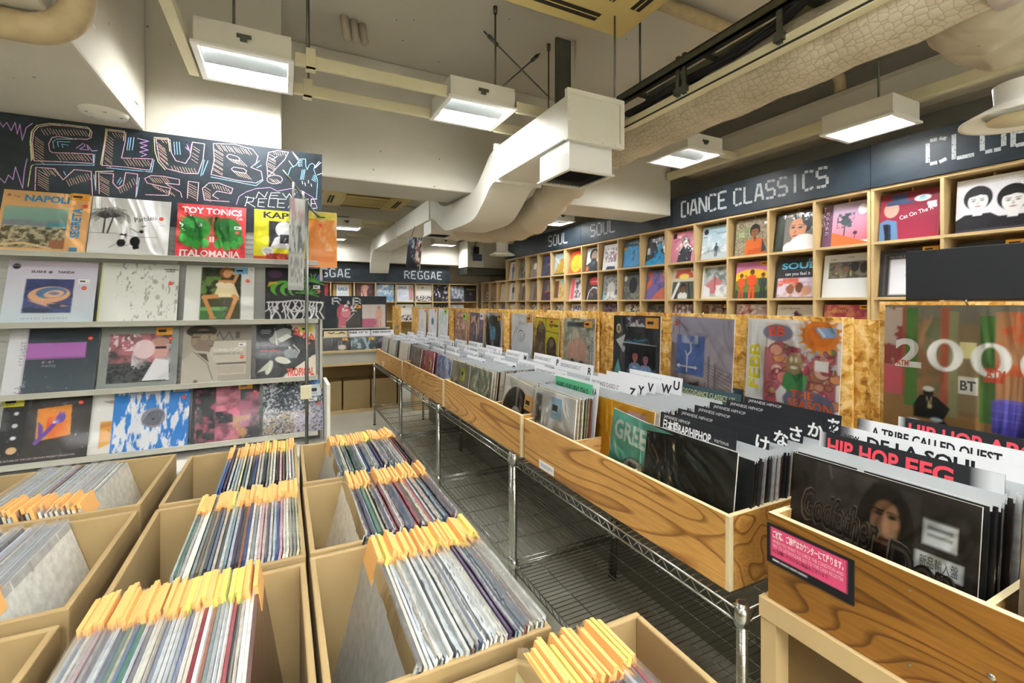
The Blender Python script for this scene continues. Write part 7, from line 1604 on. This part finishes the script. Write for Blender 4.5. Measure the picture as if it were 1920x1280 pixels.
DD = 't DISCO/DANCE_CLASSICS_12" .05 .40 .30 2c2c34 .60;T %s .86 .20 .56 26262a'
for x, y, zt, ch in ((1.20, 1.55, 1.075, 'Z'), (1.235, 1.54, 1.082, 'Y'), (1.27, 1.525, 1.092, 'V'), (1.31, 1.49, 1.092, 'W'), (1.365, 1.48, 1.10, 'U')):
    card('white classics card with a large letter %s, near plywood bin' % ch, x, y, zt, .31, WH, DD % ch, Z1, 7)
for x, y, zt, ch, lb in ((1.18, 2.02, 1.066, 'T', 'behind the black disc'), (1.32, 2.0, 1.09, 'R', 'behind the black disc'), (1.22, 2.30, 1.066, 'S', 'in the mottled column'), (1.12, 2.44, 1.062, 'Q', 'in the mottled column'), (1.36, 2.36, 1.09, 'P', 'in the mottled column'), (1.06, 2.74, 1.055, 'O', 'in the lime-tag column'), (1.20, 2.76, 1.064, 'N', 'in the lime-tag column'), (1.34, 2.72, 1.08, 'M', 'in the lime-tag column')):
    card('white classics card lettered %s %s, second plywood bin' % (ch, lb), x, y, zt, .31, WH, DD % ch, Z2, 7)
rk = random.Random(8)
for bi, (cols_, zz, nm, y_off) in enumerate((((3.13, 3.48, 3.88), Z3, 'third plywood bin', 0), ((4.38, 4.80, 5.21), Z4, 'endmost plywood bin', 0))):
    for ci, yc in enumerate(cols_):
        for k in range(4):
            x = 1.06 + k * .10 + rk.uniform(-.02, .02)
            card('small white title card, %s of its column in the %s, %s column' % (ordn[k], nm, ('near', 'middle', 'far')[ci]), x, yc + rk.uniform(-.03, .03), 1.052 + k * .008 + rk.uniform(-.006, .008), .29, WH, 't DISCO/DANCE_CLASSICS .05 .40 .34 3a3a48 .62;T %s .86 .2 .5 2a2a30' % 'LKJIHGFEDCBA'[(bi * 12 + ci * 4 + k) % 12], zz, 7)
# blue titled card and record stack beyond the endmost bin
for k in range(8):
    o = part('counter_rec', lambda: MB().box((-.157, 0, 0), (.157, .009, .30)).build('counter_record', M['objcol']))
    o.location = (1.72, 5.95 + k * .018, .76); o.rotation_euler = (R(-4), 0, 0); o.color = (*lin(('5a4438', '8a7460', '3a2c28', 'c8bca8')[k % 4]), 1)
    tag(o, 'brown-edged record, %s in the short row beyond the endmost bin' % ordn[k], 'record', 'short row of records beyond the bins')
tag(MB().box((1.52, 5.92, .0), (1.92, 6.12, .755)).build('pedestal', M['wood'], None, .002), 'wooden pedestal carrying the short row of records beyond the bins', 'pedestal')
divider('white and blue title card standing over the short row of records', 1.72, 6.1, .76, 0, .33, .42, 'e4e6ea', 'T REGGAE .3 .90 .05 3a5a9a .4', 0, None, 'r .2 .80 .95 .87 4a74b8;')
